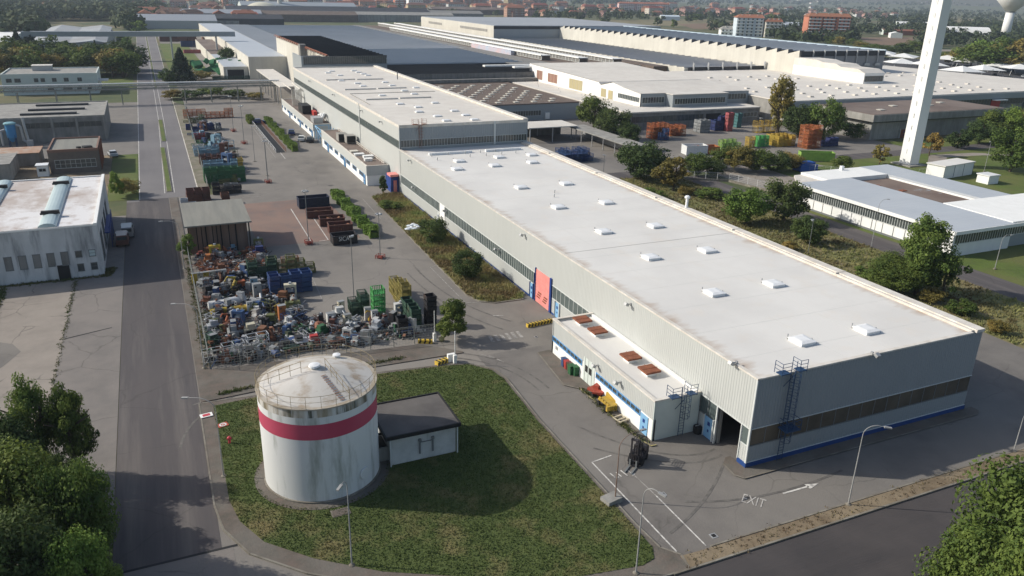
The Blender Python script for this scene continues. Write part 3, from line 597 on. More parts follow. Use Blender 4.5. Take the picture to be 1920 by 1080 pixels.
# ---- long annexes along the tall hall
def long_annexe(lbl, x0, y0, y1, h, extras):
    a = thing('annexe', lbl, 'annexe', ((x0-.1)/2, (y0+y1)/2, 0))
    b = MB(); b.box(x0, x0+.3, y0, y1, h*.52, h-.05); b.box(x0+.3, -.1, y0, y0+.3, h*.52, h-.06); b.build('upper_wall', M_clad, a)
    b = MB(); b.box(x0+.1, x0+.35, y0+.1, y1, 0, h*.52); b.box(x0+.35, -.1, y0+.1, y0+.35, 0, h*.52); b.build('lower_wall', M_white, a)
    boxpart('rear_wall', M_clad, a, x0, -.1, y1-.3, y1, 0, h-.05)
    b = MB(); b.box(x0+.25, -.1, y0+.3, y1-.3, h-.5, h-.2); b.build('roof', M_brownroof2, a)
    b = MB(); b.box(x0-.04, x0+.28, y0-.04, y1+.04, h-.06, h+.06); b.box(x0+.28, -.1, y0-.04, y0+.25, h-.06, h+.055); b.build('parapet', M_cap, a)
    y = y0+1.5; k = 0
    while y+3 < y1:
        if k % 3 == 0: door(a, 'L', x0+.1, y, y+1.1, .05, h*.48, M_ltblue, M_blueframe)
        band(a, 'L', x0+.12, y+1.6, y+5.4 if y+6 < y1 else y1-.4, h*.3, h*.49, M_glass, M_blueframe, 1.2); y += 6.2; k += 1
    return a
AN2 = long_annexe('low annexe with a brown roof and white roof units below the tall hall', -5.0, 115.2, 162.6, 4.3, 0)
for (x, y, sx, sy, hh, m) in [(-3, 121.5, 1.6, 1.2, .5, M_sky), (-2.2, 124.5, 2.2, 1.3, .5, M_sky), (-3.4, 128, 2.0, 1.4, .35, M_sky), (-3.6, 132, 1.6, 1.6, .25, M_cream)]:
    b = MB(); b.box(x-sx/2, x+sx/2, y-sy/2, y+sy/2, 4.1, 4.1+hh); b.box(x-sx/2-.1, x+sx/2+.1, y-sy/2-.1, y+sy/2+.1, 4.1+hh, 4.16+hh); b.build('roof_unit', m, AN2)
for (x, y) in [(-3.2, 146), (-1.9, 143)]:
    b = MB(); b.box(x-1.1, x+1.1, y-1.4, y+1.4, 4.3, 6.1); [b.box(x-1.05+.35*i, x-.95+.35*i, y-1.46, y-1.4, 4.4, 6.0) for i in range(7)]; u_ = b.build('air_handling_unit', M_conc, AN2); g = MB(); g.box(x-.95, x+.95, y-1.5, y-1.47, 4.5, 5.95); g.build('grille', M_blk, u_)
b = MB(); b.path([(-.9, 116, 4.9), (-.9, 162, 4.9)], .06); b.path([(-.9, 116, 4.5), (-.9, 162, 4.5)], .06); [b.tube((-.9, 116+2*i, 4.1), (-.9, 116+2*i, 4.9), .05) for i in range(23)]; b.build('guard_rail', M_cap, AN2)
AN3 = long_annexe('long low annexe with ducts and a silver roof unit further along the tall hall', -4.9, 174.2, 229, 3.9, 0)
b = MB(); b.box(-4.2, -1.6, 176.5, 181, 3.75, 5.2); b.build('roof_unit', M_metal, AN3)
b = MB(); b.path([(-1.6, 178, 4.7), (-1, 178, 5.8), (-.5, 180, 5.8), (-.5, 184, 4.2)], .35, k=8); b.path([(-1.6, 180, 4.7), (-.8, 182, 5.4), (-.6, 188, 4.3)], .3, k=8); b.build('duct', M_sky, AN3)
b = MB(); b.box(-4.1, -1.5, 194, 201, 3.9, 6.2); b.build('cooling_tower', M_blk, AN3); boxpart('tank_unit', M_reddoor, AN3, -1.6, -.6, 190, 194, 3.8, 5.0)
b = MB(); [b.tube((-3.6+.4*i, 214, 3.7), (-3.6+.4*i, 214, 8.6), .14) for i in range(8)]; b.path([(-3.8, 214, 8.7), (-3.8, 232, 8.7)], .2); b.path([(-1, 214, 8.7), (-.6, 232, 8.7)], .2); b.build('pipe_stack', M_cap, AN3)
LK = thing('linking_stair', 'pale blue steel stair between the two long annexes', 'stair', (-3, 168, 0))
b = MB()
for y in (163.2, 166, 169, 172):
    for x in (-4.7, -1): b.tube((x, y, 0), (x, y, 4), .09)
b.path([(-4.7, 163.2, 3.9), (-4.7, 172, 3.9), (-1, 172, 3.9)], .1); b.path([(-4.7, 163.2, 2), (-4.7, 172, 3.8)], .1); b.path([(-4.7, 166, 3.9), (-4.7, 169, .2)], .08); b.build('frame', M_ltblue, LK)
boxpart('landing', M_ltblue, LK, -4.6, -1, 164, 168, 3.0, 3.15)

# ---- big storage tank
TK = thing('storage_tank', 'round white steel tank with a faded red band and railed roof on the lawn', 'storage tank', (-34.76, 13.74, .15))
tc = (-34.76, 13.74, 0); tr = 4.84; th = 8.86
M_tank = mat('tank_white_paint', (.66, .67, .655), .6, (.56, .58, .57), .35, .6, (.22, .235, .19), .7, .85, stretch=(1, 1, .2), stretch3=(1, 1, .16), contrast3=(.53, .70), spec=.4)
M_tankstain = mat('tank_rim_streaks', (.62, .62, .6), .7, (.05, .06, .045), 1.5, .95, (.30, .24, .15), .9, .8, stretch=(1, 1, .10), contrast=(.46, .60), stretch3=(1, 1, .1))
M_band = mat('tank_red_band', (.42, .055, .10), .6, (.48, .09, .14), .5, .5, stretch=(1, 1, .15))
M_tankroof = mat('tank_roof_paint', (.48, .46, .42), .75, (.30, .235, .165), .7, .85, (.57, .55, .52), .25, .5, contrast=(.48, .64))
b = MB(); b.lathe(tc, [(tr, .15), (tr, 6.05)], k=72, cap=False); b.lathe(tc, [(tr, 7.42), (tr, 8.05)], k=72, cap=False); b.build('shell', M_tank, TK, smooth=True)
b = MB(); b.lathe(tc, [(tr+.004, 6.05), (tr+.004, 7.42)], k=72, cap=False); b.build('red_band', M_band, TK, smooth=True)
b = MB(); b.lathe(tc, [(tr+.001, 8.05), (tr+.001, th)], k=72, cap=False); b.build('rim_course', M_tankstain, TK, smooth=True)
b = MB(); b.lathe(tc, [(tr+.12, .15), (tr+.12, .3), (tr, .32)], k=72, cap=False); b.build('base_ring', M_kerb, TK)
b = MB(); b.lathe(tc, [(tr+.1, th-.1), (tr+.1, th), (tr-.25, th+.02)], k=72, cap=False); b.build('rim', M_rust if 0 else mat('rim_brown', (.30, .25, .18), .85, (.5, .47, .42), .8, .6), TK)
b = MB(); b.lathe(tc, [(tr-.2, th+.01), (.45, th+1.15), (.01, th+1.18)], k=72, cap=False); b.build('roof', M_tankroof, TK, smooth=True)
M_rail = mat('rail_ochre', (.30, .24, .13), .8, (.12, .09, .06), 2, .6)
b = MB(); rr = tr+.02; n = 26
for hh, rad in ((1.05, .018), (.55, .013)):
    b.path([(tc[0]+rr*cos(2*pi*i/72), tc[1]+rr*sin(2*pi*i/72), th+hh) for i in range(73)], rad, k=5)
for i in range(n): t = 2*pi*i/n; b.tube((tc[0]+rr*cos(t), tc[1]+rr*sin(t), th-.05), (tc[0]+rr*cos(t), tc[1]+rr*sin(t), th+1.05), .017, k=5)
b.build('guard_rail', M_rail, TK)
def zr(r): return th+1.15*(1-(r-.45)/(tr-.65))
def rad_rail(a, off, r0, r1):
    b = MB(); dx, dy = cos(a), sin(a); nx, ny = -dy*off, dx*off
    P = lambda r, h: (tc[0]+dx*r+nx, tc[1]+dy*r+ny, zr(r)+h)
    for h in (.5, 1.0): b.tube(P(r0, h), P(r1, h), .022, k=5)
    k = 4
    for i in range(k+1): r = r0+(r1-r0)*i/k; b.tube(P(r, 0), P(r, 1.0), .02, k=5)
    return b.build('roof_handrail', M_rail, TK)
sa_ = math.atan2(G(640, 745, 9.1).y-tc[1], G(640, 745, 9.1).x-tc[0]); rad_rail(sa_, .55, .6, 4.5); rad_rail(R(172), 0.2, 1.2, 4.7)
b = MB()
for i in range(12):
    r = 1.3+.28*i; c = Vector((tc[0]+cos(sa_)*r, tc[1]+sin(sa_)*r, zr(r)+.06)); b.rbox(c, (.05, .42, .035), rz=sa_)
b.build('roof_step', M_rust, TK)
b = MB(); b.lathe((tc[0]-.1, tc[1]+.1, th+1.1), [(.32, 0), (.32, .18), (.5, .2), (.45, .34), (.1, .4)], k=14); b.build('vent_cap', M_sky, TK)
b = MB(); b.lathe((tc[0]+2.4, tc[1]+3.4, th+.3), [(.35, 0), (.35, .15), (.1, .2)], k=14); b.build('hatch', M_sky, TK)
b = MB(); q = R(-57); c = Vector((tc[0]+cos(q)*(tr+.04), tc[1]+sin(q)*(tr+.04), 1.7)); b.tube(c, c+Vector((cos(q), sin(q), 0))*.14, .5, k=20); b.build('manhole', M_tank, TK)
# ---- pump house beside it
PH = thing('pump_house', 'small white pump house with a dark flat roof beside the round tank', 'pump house', (-26, 14.5, .15))
b = MB(); b.box(-29.1, -23.1, 12.1, 17.4, .15, 3.0); b.build('wall', mat('pump_house_render', (.56, .565, .54), .85, (.36, .37, .35), .7, .7, (.12, .13, .12), .9, .8, stretch3=(1, 1, .25), contrast3=(.55, .72)), PH)
b = MB(); b.box(-29.6, -22.8, 11.7, 17.8, 3.0, 3.22); rf = b.build('roof', M_felt, PH)
b = MB(); b.box(-29.68, -22.72, 11.62, 11.76, 2.96, 3.32); b.box(-29.68, -22.72, 17.74, 17.88, 2.96, 3.32); b.box(-29.68, -29.54, 11.76, 17.74, 2.96, 3.32); b.box(-22.86, -22.72, 11.76, 17.74, 2.96, 3.32); b.build('gutter', M_blk, PH)
b = MB()
for x in (-26.5, -25.3): b.box(x-.07, x+.07, 11.96, 12.09, .8, 2.2); b.box(x-.12, x+.12, 11.85, 12.09, 2.1, 2.3)
b.box(-26.5, -25.3, 12.0, 12.08, 1.9, 1.95); b.build('vent_pipe', M_mulld, PH)
b = MB(); b.tube((-29.2, 11.9, 0.15), (-29.2, 11.9, 3), .07); b.tube((-23, 11.9, .15), (-23, 11.9, 3), .07); b.build('downpipe', M_mull, PH)
b = MB(); b.box(-30.3, -29.1, 13.0, 15.2, .15, 1.5); b.build('valve_box', M_conc, PH); b = MB(); b.box(-30.2, -29.2, 13.2, 15.0, 1.5, 1.56); b.path([(-30.1, 14.6, 1.6), (-29.7, 14.6, 2.0), (-29.2, 14.6, 2.0)], .12); b.build('valve', M_blk, PH)

# ================================================================== left side buildings
W = thing('weathered_warehouse', 'weathered white warehouse with barrel skylights at the left edge', 'warehouse', (-70, 90, 0))
walls(W, -95, -53.7, 74.4, 107, 0, 7.6, M_weather)
b = MB(); b.box(-94.7, -54, 74.7, 106.7, 7.1, 7.45); b.build('roof', M_weatherroof, W)
b = MB(); b.box(-54.05, -53.62, 74.3, 107.1, 7.4, 7.78); b.box(-95, -54.05, 74.32, 74.6, 7.4, 7.6); b.box(-95, -54.05, 106.8, 107.1, 7.4, 7.62); b.build('parapet', M_white, W)
M_poly = mat('polycarbonate_vault', (.38, .47, .47), .35, (.46, .54, .53), .4, .6, spec=.5)
def vault(root):
    b = MB(); k = 8; w2 = 1.15; L2 = 15.5
    for i in range(k):
        a = pi*i/k; c = pi*(i+1)/k
        b.quad((w2*cos(a), -L2, .55*sin(a)), (w2*cos(c), -L2, .55*sin(c)), (w2*cos(c), L2, .55*sin(c)), (w2*cos(a), L2, .55*sin(a)))
    b.poly([(w2*cos(pi*i/k), -L2, .55*sin(pi*i/k)) for i in range(k+1)][::-1]); b.poly([(w2*cos(pi*i/k), L2, .55*sin(pi*i/k)) for i in range(k+1)])
    o = b.build('barrel_skylight', M_poly, None); o.parent = root
    c = MB()
    for y in (-9.5, 10): c.box(-w2, w2, y-.35, y+.35, .45, .85); c.box(-w2-.1, w2+.1, y-.6, y-.3, .45, .7)
    q = c.build('opening_vent', M_blk, None); q.parent = o; return o
many(W, vault, [(-59.8, 90.6, 7.5), (-68.6, 90.6, 7.5), (-77.4, 90.6, 7.5)])
wx = [(-66.9, -65.9), (-65.5, -64.6), (-63.8, -62.9), (-62.1, -61.2), (-60.4, -59.5), (-58.7, -57.8)]
for a0, a1 in wx[1:]: band(W, 'F', 74.4, a0, a1, 2.1, 3.95, M_concd, M_mulld, 1.0)
band(W, 'F', 74.4, -56.9, -56.1, 3.05, 3.9, M_glass, M_mulld, .8); band(W, 'F', 74.4, -55.2, -54.4, 3.05, 3.9, M_poly, M_mulld, .8, rows=1)
band(W, 'F', 74.4, -56.9, -56.1, 1.0, 2.0, M_glass, M_mulld, .8); band(W, 'F', 74.4, -55.2, -54.4, 1.05, 2.0, M_glass, M_mulld, .8, rows=1)
door(W, 'F', 74.4, -59.4, -57.9, 0, 2.1, M_blk, M_weather, 'doorway', False)
for a0, a1 in ((78, 81), (84, 87), (90, 93), (96, 99)):
    band(W, 'R', -53.7, a0, a1, 1.0, 5.2, M_glass, M_mulld, .75, rows=5)
b = MB(); b.box(-53.7, -52.9, 86, 97, 2.9, 3.05); b.path([(-52.95, 86, 3.9), (-52.95, 97, 3.9)], .04); [b.tube((-52.95, 86+1.1*i, 3), (-52.95, 86+1.1*i, 3.9), .03) for i in range(11)]; [b.tube((-52.95, 88+2*i, 0), (-52.95, 88+2*i, 3), .05) for i in range(5)]; b.build('steel_stair', M_navy, W)
BK = thing('brown_brick_building', 'brown building with a flat roof and red pipes behind the weathered warehouse', 'industrial building', (-61, 154, 0))
walls(BK, -66.3, -56.6, 147.5, 163, 0, 4.9, M_brickd); slabroof(BK, -66.3, -56.6, 147.5, 163, 4.9, M_asb, cap=mat('red_brown_trim', (.20, .12, .09), .85), ph=.3, pw=.3)
band(BK, 'F', 147.5, -65.2, -57.3, 1.2, 2.9, M_glass, M_mull, .95, rows=1); b = MB(); [b.tube((-56.4, 149+2.2*i, .2), (-56.4, 149+2.2*i, 5), .1) for i in range(6)]; b.path([(-56.4, 149, 4.6), (-56.4, 162, 4.6)], .12); b.build('red_pipe', M_rust, BK)
b = MB(); b.rbox((-58.7, 149.7, 5.1), (1.8, 1.6, .5), rz=.3); b.rbox((-60.4, 150, 5.05), (.7, .7, .4), rz=.8); b.build('roof_debris', M_blk, BK)
KI = thing('kiosk', 'tiny white kiosk left of the brown brick building', 'kiosk', (-67.3, 147, 0)); walls(KI, -68.6, -66.5, 145.5, 148, 0, 2.3, M_white, .12); boxpart('roof', M_sky, KI, -68.8, -66.4, 145.3, 148.1, 2.3, 2.45); band(KI, 'F', 145.5, -68.2, -66.9, 1.1, 1.7, M_blk, M_mull, .65)
GS = thing('grey_workshop', 'grey concrete workshop with dark roof slots beside the blue silo', 'workshop', (-66, 204, 0))
walls(GS, -88, -56.3, 188, 217, 0, 6.2, M_concd); slabroof(GS, -88, -56.3, 188, 217, 6.3, M_conc, cap=M_conc, ph=.2, pw=.35)
for y, x0, x1 in ((193, -76, -63), (201, -75, -61.5), (210, -74, -61)): boxpart('roof_slot', M_blackroof, GS, x0, x1, y, y+1.3, 6.28, 6.75)
for a0, a1 in ((-74.6, -69), (-68.2, -63.4), (-62.6, -57.2)): band(GS, 'F', 188, a0, a1, 3.7, 5.0, M_glass, M_concd, 1.2)
b = MB(); [b.box(x-.2, x+.2, 187.75, 188, 0, 6) for x in (-75, -68.6, -63, -56.6)]; b.build('pillar', M_conc, GS)
SI = thing('blue_silo', 'blue filter silo on legs with grey ducts at the left edge', 'silo', (-77.4, 184, 0))
b = MB(); b.lathe((-77.4, 184, 0), [(.3, 1.2), (1.05, 2.4), (1.15, 5.6)], k=20); b.build('body', flat('silo_blue', (.045, .20, .40), .5), SI, smooth=False)
b = MB(); b.lathe((-77.4, 184, 0), [(1.35, 5.6), (1.35, 5.9), (.9, 6.1)], k=20); b.build('lid', flat('silo_lid', (.20, .38, .42), .5), SI)
b = MB(); [b.tube((-77.4+cos(t), 184+sin(t), 0), (-77.4+cos(t), 184+sin(t), 3), .1) for t in (0.7, 2.3, 3.9, 5.5)]; b.build('leg', M_bluesteel, SI)
b = MB(); b.path([(-76.2, 184, 5.4), (-75.2, 184, 5), (-75, 184, 1.4), (-74, 184, .8)], .3, k=8); b.path([(-74, 184.5, .6), (-74.6, 185, 7)], .3, k=8); b.box(-74.4, -73, 183.2, 184.8, 0, 1.5); b.path([(-78.6, 184, 4.3), (-79.6, 184, 4), (-79.6, 184, .4)], .25, k=8); b.build('duct', M_metal, SI)
CT = thing('rusty_shed', 'low shed with a rust stained orange roof at the left edge', 'shed', (-74, 160, 0)); walls(CT, -80, -69.2, 158, 166, 0, 2.8, M_concd); boxpart('roof', mat('orange_rust_roof', (.33, .17, .10), .9, (.4, .36, .3), .6, .9), CT, -80.2, -69, 157.8, 166.2, 2.8, 2.95)
GB = thing('grey_annex_block', 'plain grey concrete block low at the left edge beside the dark scrap', 'outbuilding', (-77, 146, 0)); walls(GB, -90, -73, 143, 155, 0, 3.4, M_conc); boxpart('roof', M_conc, GB, -90.1, -72.9, 142.9, 155.1, 3.4, 3.6)
OF = thing('office_building', 'white two-storey office with small dark windows behind the pipe bridge', 'office building', (-76, 300, 0))
walls(OF, -92.5, -61.8, 290, 314, 0, 7.0, M_office); slabroof(OF, -92.5, -61.8, 290, 314, 7.1, M_conc, cap=M_office, ph=.35, pw=.35)
for a0, a1 in ((-91, -89.3), (-88.4, -86.5), (-82.3, -81), (-80.2, -78.9), (-76.6, -75.2), (-72.8, -71.3), (-68.4, -67)): band(OF, 'F', 290, a0, a1, 4.6, 5.8, M_glass, M_mulld, .9)
for a0, a1 in ((-78.5, -76.5), (-73.5, -70.5), (-69, -67.5), (-65.5, -64.2)): band(OF, 'F', 290, a0, a1, 1.2, 2.8, M_glass, M_mulld, .9)
b = MB(); b.box(-84, -77.5, 305, 310, 7.1, 8.8); pen = b.build('penthouse', M_metal, OF); boxpart('roof', M_cap, OF, -84.2, -77.3, 304.8, 310.2, 8.8, 9.0); boxpart('canopy', M_cap, OF, -61.8, -58.5, 292, 300, 4.2, 4.4)
WZ = thing('zigzag_warehouse', 'pale grey warehouse with a zigzag roof among the trees at upper left', 'warehouse', (-83, 530, 0))
walls(WZ, -103, -64, 480, 620, 0, 6, M_cladfront)
b = MB(); xs = [-103, -96, -83.5, -70, -64]; zs = [6.6, 8.2, 6.6, 8.2, 6.8]
for k, (ya, yb) in enumerate(((480, 505), (507, 528), (530, 620))):
    for i in range(4):
        dz = .5*k
        b.quad((xs[i], ya, zs[i]+dz-1), (xs[i+1], ya, zs[i+1]+dz-1), (xs[i+1], yb, zs[i+1]+dz), (xs[i], yb, zs[i]+dz))
b.build('roof', mat('zigzag_roof', (.33, .35, .36), .7, (.24, .23, .22), .05, .7), WZ)
b = MB()
for i in range(4):
    for ya, dz in ((480, -1), (507, -.5), (530, 0)): b.quad((xs[i], ya, 5.5), (xs[i+1], ya, 5.5), (xs[i+1], ya, zs[i+1]+dz), (xs[i], ya, zs[i]+dz))
b.build('gable', M_bluesheet, WZ)
WL = thing('white_low_hall', 'low white roofed hall at the left edge among trees', 'warehouse', (-130, 560, 0)); walls(WL, -160, -121, 512, 620, 0, 4, M_office); boxpart('roof', M_white, WL, -160.5, -120.5, 511.5, 620.5, 4, 4.4)
# pipe bridge over the road
PB = thing('pipe_bridge', 'long lattice pipe bridge crossing the main road', 'pipe bridge', (-48, 256, 0))
b = MB(); [b.tube((-100, y, z), (-1.5, y, z), r, k=8) for y, z, r in ((254.5, 7.2, .22),)]; b.build('white_pipe', M_white, PB)
b = MB(); [b.tube((-100, y, z), (-1.5, y, z), r, k=6) for y, z, r in ((255.3, 6.3, .2), (256.2, 6.3, .25), (257, 6.3, .15), (255, 5.3, .16), (256.5, 5.3, .2))]; b.build('pipe', mat('dull_pipe', (.20, .22, .21), .6, (.28, .27, .24), .3, .6), PB)
M_steelg = mat('grey_green_steel', (.16, .175, .165), .7)
b = MB()
for y in (254.4, 257.4):
    for z in (7.0, 6.0, 5.0): b.tube((-100, y, z), (-1.5, y, z), .07, k=4)
    x = -100
    while x < -3: b.tube((x, y, 5), (x+1.5, y, 7), .04, k=4); b.tube((x+1.5, y, 7), (x+3, y, 5), .04, k=4); b.tube((x, y, 5), (x, y, 7), .04, k=4); x += 3
b.build('truss', M_steelg, PB)
for x in (-96, -84, -73, -63, -53.5, -33.5, -25, -16, -8, -3):
    b = MB(); [b.tube((x, y, 0), (x, y, 5), .13) for y in (254.5, 257.3)]; b.tube((x, 254.5, 2.6), (x, 257.3, 4.8), .06); b.build('support', M_steelg, PB)
# enclosed conveyor bridge further up
CB = thing('conveyor_bridge', 'enclosed grey conveyor bridge high over the far road', 'conveyor bridge', (-35, 431, 0))
b = MB(); b.box(-100, 2, 430, 434, 12.1, 14.6); b.build('gallery', M_cladfront, CB)
for x in (-58, -31, -8): b = MB(); b.box(x-.4, x+.4, 430.5, 433.5, 0, 12.1); b.build('support', M_metal, CB)

# ================================================================== works behind the halls
def sawtooth(root, x0, x1, y0, y1, z, pitch, hh, mslope, mglass, wallm=None, zbase=0, name='sawtooth_roof'):
    """north light roof: glass drops face -y, sheets slope down away from it; the ends are closed walls"""
    n = max(1, int(round((y1-y0)/pitch))); p = (y1-y0)/n
    a = MB(); g = MB(); wl = MB()
    for i in range(n):
        ya = y0+i*p; yb = ya+p
        g.box(x0, x1, ya-.04, ya+.06, z, z+hh)
        a.quad((x0, ya+.06, z+hh+.02), (x1, ya+.06, z+hh+.02), (x1, yb-.04, z), (x0, yb-.04, z))
        a.box(x0, x1, ya-.1, ya+.05, z+hh, z+hh+(.12 if hh > .6 else .03))
        for x, s_ in ((x0, 0), (x1, 0)): wl.poly([(x, ya, z-.01), (x, yb, z-.01), (x, yb-.04, z+.03), (x, ya, z+hh+.12)] if x == x1 else [(x, ya, z+hh+.12), (x, yb-.04, z+.03), (x, yb, z-.01), (x, ya, z-.01)])
    r = a.build(name, mslope, root); g.build('north_light', mglass, r)
    if wallm: wl.build('gable_teeth', wallm, r)
    return r
D = thing('black_roof_hall', 'tall hall with a black sawtooth roof and cream side wall behind the tall clad hall', 'factory hall', (20, 290, 0))
walls(D, 13, 33.5, 235.5, 355, 0, 16.2, M_cream); sawtooth(D, 13, 33.5, 235.5, 355, 16.2, 5.0, .75, M_blackroof, M_sawblack, M_cream)
b = MB(); b.box(3.5, 33.3, 234.6, 235.2, 0, 14.2); b.box(3.5, 3.9, 235.2, 252, 0, 16.9); b.box(3.9, 13, 251.6, 252, 0, 15.2); b.box(3.5, 4.2, 234.55, 235.2, 14.2, 17); b.build('front_wall', M_cladfront, D)
band(D, 'F', 235.2, 4.2, 33.2, 14.3, 16.8, M_glass, M_mulld, .75, wd=.06); boxpart('low_roof', M_blackroof, D, 3.9, 13, 235.2, 251.6, 15.5, 15.9)
b = MB(); b.path([(12.7, 236, 17.2), (12.7, 356, 17.2)], .18); b.path([(12.2, 236, 17.0), (12.2, 356, 16.8)], .12); b.path([(12.5, 275, 17), (12.5, 275, 15.9)], .2); b.build('red_pipe', M_rust, D)
b = MB(); b.box(10.6, 12.9, 277, 281, 13, 18); [b.tube((12.6, 258+3*i, 12), (12.6, 258+3*i, 17), .12) for i in range(6)]; b.build('cooling_unit', M_concd, D)
F1 = thing('sawtooth_works', 'huge grey works with sawtooth roofs and a black glazed front strip', 'factory', (70, 440, 0))
walls(F1, 33.8, 118, 252, 645, 0, 8.6, M_concd, .5)
sawtooth(F1, 33.8, 104, 252, 292, 8.6, 2.2, .16, M_blackroof, M_sawblack, M_cladfront)
sawtooth(F1, 33.8, 113, 292.2, 380, 8.6, 5.5, .5, M_saw, M_sawglass, M_cladfront)
sawtooth(F1, 33.8, 118, 380.2, 645, 8.6, 9, .34, M_saw, M_sawglass, M_cladfront)
b = MB(); b.box(104.2, 124.4, 252, 292, 8.3, 8.9); b.box(113.2, 124.4, 292, 380, 8.3, 8.9); b.box(118.2, 124.4, 380, 645, 8.3, 8.9); b.build('flat_roof', M_concd, F1)
b = MB(); b.box(82, 112, 262, 264.5, 9.9, 10.5); b.box(92, 118, 254.5, 257, 9.9, 10.6); b.build('walkway_roof', M_white, F1)
b = MB(); b.box(36, 100, 248, 250.5, 5.5, 6.6); [b.box(38+4*i, 38.4+4*i, 248.5, 251, 0, 5.5) for i in range(16)]; b.build('gutter_beam', M_concd, F1)
F0 = thing('grey_long_hall', 'long grey roofed hall with a cream wall beside the far road', 'factory hall', (5, 470, 0))
walls(F0, -3.5, 12.9, 327, 645, 0, 9.6, M_cream); boxpart('roof', M_bluesheet, F0, -3.2, 12.6, 327.3, 644.7, 9.3, 9.62); sawtooth(F0, 13.1, 33.6, 356, 645, 8.8, 9, .2, M_saw, M_sawglass)
F00 = thing('lean_to_hall', 'lower lean-to hall with brown and grey roof in front of the grey long hall', 'factory hall', (-8, 400, 0)); walls(F00, -14, -3.7, 330, 520, 0, 5.2, M_cream); boxpart('roof', M_brownroof2, F00, -13.7, -3.9, 400, 519.7, 4.9, 5.22); boxpart('grey_roof', M_bluesheet, F00, -13.7, -3.9, 330.3, 399.8, 4.9, 5.24)
door(F00, 'F', 330, -12.5, -5.5, 0, 4.0, M_blk, M_white, 'bay_shade_panel', False)  # closed black panel; the dark inside of the bay is painted
CW = thing('white_canopy_shed', 'white roofed canopy shed between the lean-to hall and the tall hall', 'shed', (-2, 255, 0)); boxpart('roof', M_roofw2, CW, -3.8, 3, 238, 300, 6.5, 6.8); b = MB(); [b.box(-3.7, -3.4, y, y+.3, 0, 6.5) for y in range(238, 300, 8)]; b.build('post', M_metal, CW)
F2 = thing('clerestory_works', 'long flat works with three raised rows of white framed windows', 'factory', (140, 460, 0))
walls(F2, 124.6, 164, 272, 640, 0, 8.6, M_cream, .5); boxpart('roof', M_brownroof, F2, 125.1, 163.4, 272.6, 639.4, 8.2, 8.75)
for x, y0, y1 in ((126.5, 300, 560), (138, 284, 636), (152, 277, 636)):
    w_ = MB(); w_.box(x+.2, x+4.5, y0, y1, 8.75, 10.9); o = w_.build('clerestory', M_brownroof, F2); band(F2, 'L', x+.15, y0, y1, 9.1, 10.6, M_concd, M_mull, 3.4, wd=.35, t=.2)
    c = MB(); c.box(x-.2, x+4.7, y0-.2, y1+.2, 10.9, 11.15); c.box(x-.5, x-.1, y0-.2, y1, 10.85, 11.4); c.build('white_edge', M_white, o)
b = MB(); b.box(124, 126, 330, 385, 8.8, 11); b.build('graffiti_wall', mat('painted_wall', (.55, .38, .36), .8, (.35, .45, .55), .12, 1), F2)
F3 = thing('upper_sawtooth_works', 'highest grey works hall with a cream sawtooth edged wall, beyond the white roofs', 'factory', (230, 420, 0))
b = MB(); b.box(168, 300, 457, 612, 0, 17.2); b.build('rear_block', M_cream, F3)
b = MB(); b.box(168.3, 299.7, 457.3, 611.7, 17.2, 17.5); b.build('rear_roof', M_saw, F3)
b = MB(); b.box(168, 217, 456.7, 456.98, 9, 15.2); b.build('shaded_wall', M_cladfront, F3); boxpart('black_strip', M_blackroof, F3, 168, 217, 456.6, 456.97, 15.2, 17.1)  # grey panel over the cream front carries its shade in the colour
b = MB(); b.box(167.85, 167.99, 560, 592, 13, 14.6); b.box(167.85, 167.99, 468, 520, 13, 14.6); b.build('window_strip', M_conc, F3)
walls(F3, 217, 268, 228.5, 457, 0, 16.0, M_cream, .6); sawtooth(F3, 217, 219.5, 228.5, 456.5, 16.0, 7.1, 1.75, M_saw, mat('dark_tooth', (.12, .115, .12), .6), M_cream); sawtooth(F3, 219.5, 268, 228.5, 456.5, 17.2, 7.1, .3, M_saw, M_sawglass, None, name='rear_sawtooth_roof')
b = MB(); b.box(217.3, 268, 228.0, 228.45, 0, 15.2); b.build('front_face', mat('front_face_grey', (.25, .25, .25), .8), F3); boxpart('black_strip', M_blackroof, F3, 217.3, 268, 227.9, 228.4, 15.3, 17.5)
b = MB(); [b.box(224+6.5*i, 224.3+6.5*i, 227.2, 227.9, 11, 18) for i in range(7)]; [b.box(223+6.5*i, 226+6.5*i, 227, 227.9, 11, 12) for i in range(7)]; b.build('floodlight_mast', M_metal, F3)
b = MB(); b.box(268, 268.6, 228, 457, 15.5, 17.9); b.build('blue_edge', M_blw0, F3)
F4 = thing('low_sawtooth_works', 'low dark grey sawtooth field with a black glazed front before the upper works', 'factory', (195, 360, 0))
walls(F4, 172, 216.7, 249.5, 456, 0, 9.2, M_cream, .5); sawtooth(F4, 172.2, 216.5, 250, 455.5, 9.2, 5.6, .32, mat('saw_dark', (.36, .37, .385), .6), mat('saw_dark_glass', (.30, .315, .335), .4), M_cream)
b = MB(); b.box(174, 216.5, 249.0, 249.4, 5.5, 9.6); b.build('front_glazing', M_sawblack, F4); b = MB(); [b.box(176+8*i, 176.4+8*i, 248, 248.9, 4, 11.5) for i in range(6)]; b.build('mast', M_metal, F4)
b = MB(); b.box(164.3, 171.8, 262, 640, 0, 8.9); b.build('gutter_block', M_brownroof, F4)
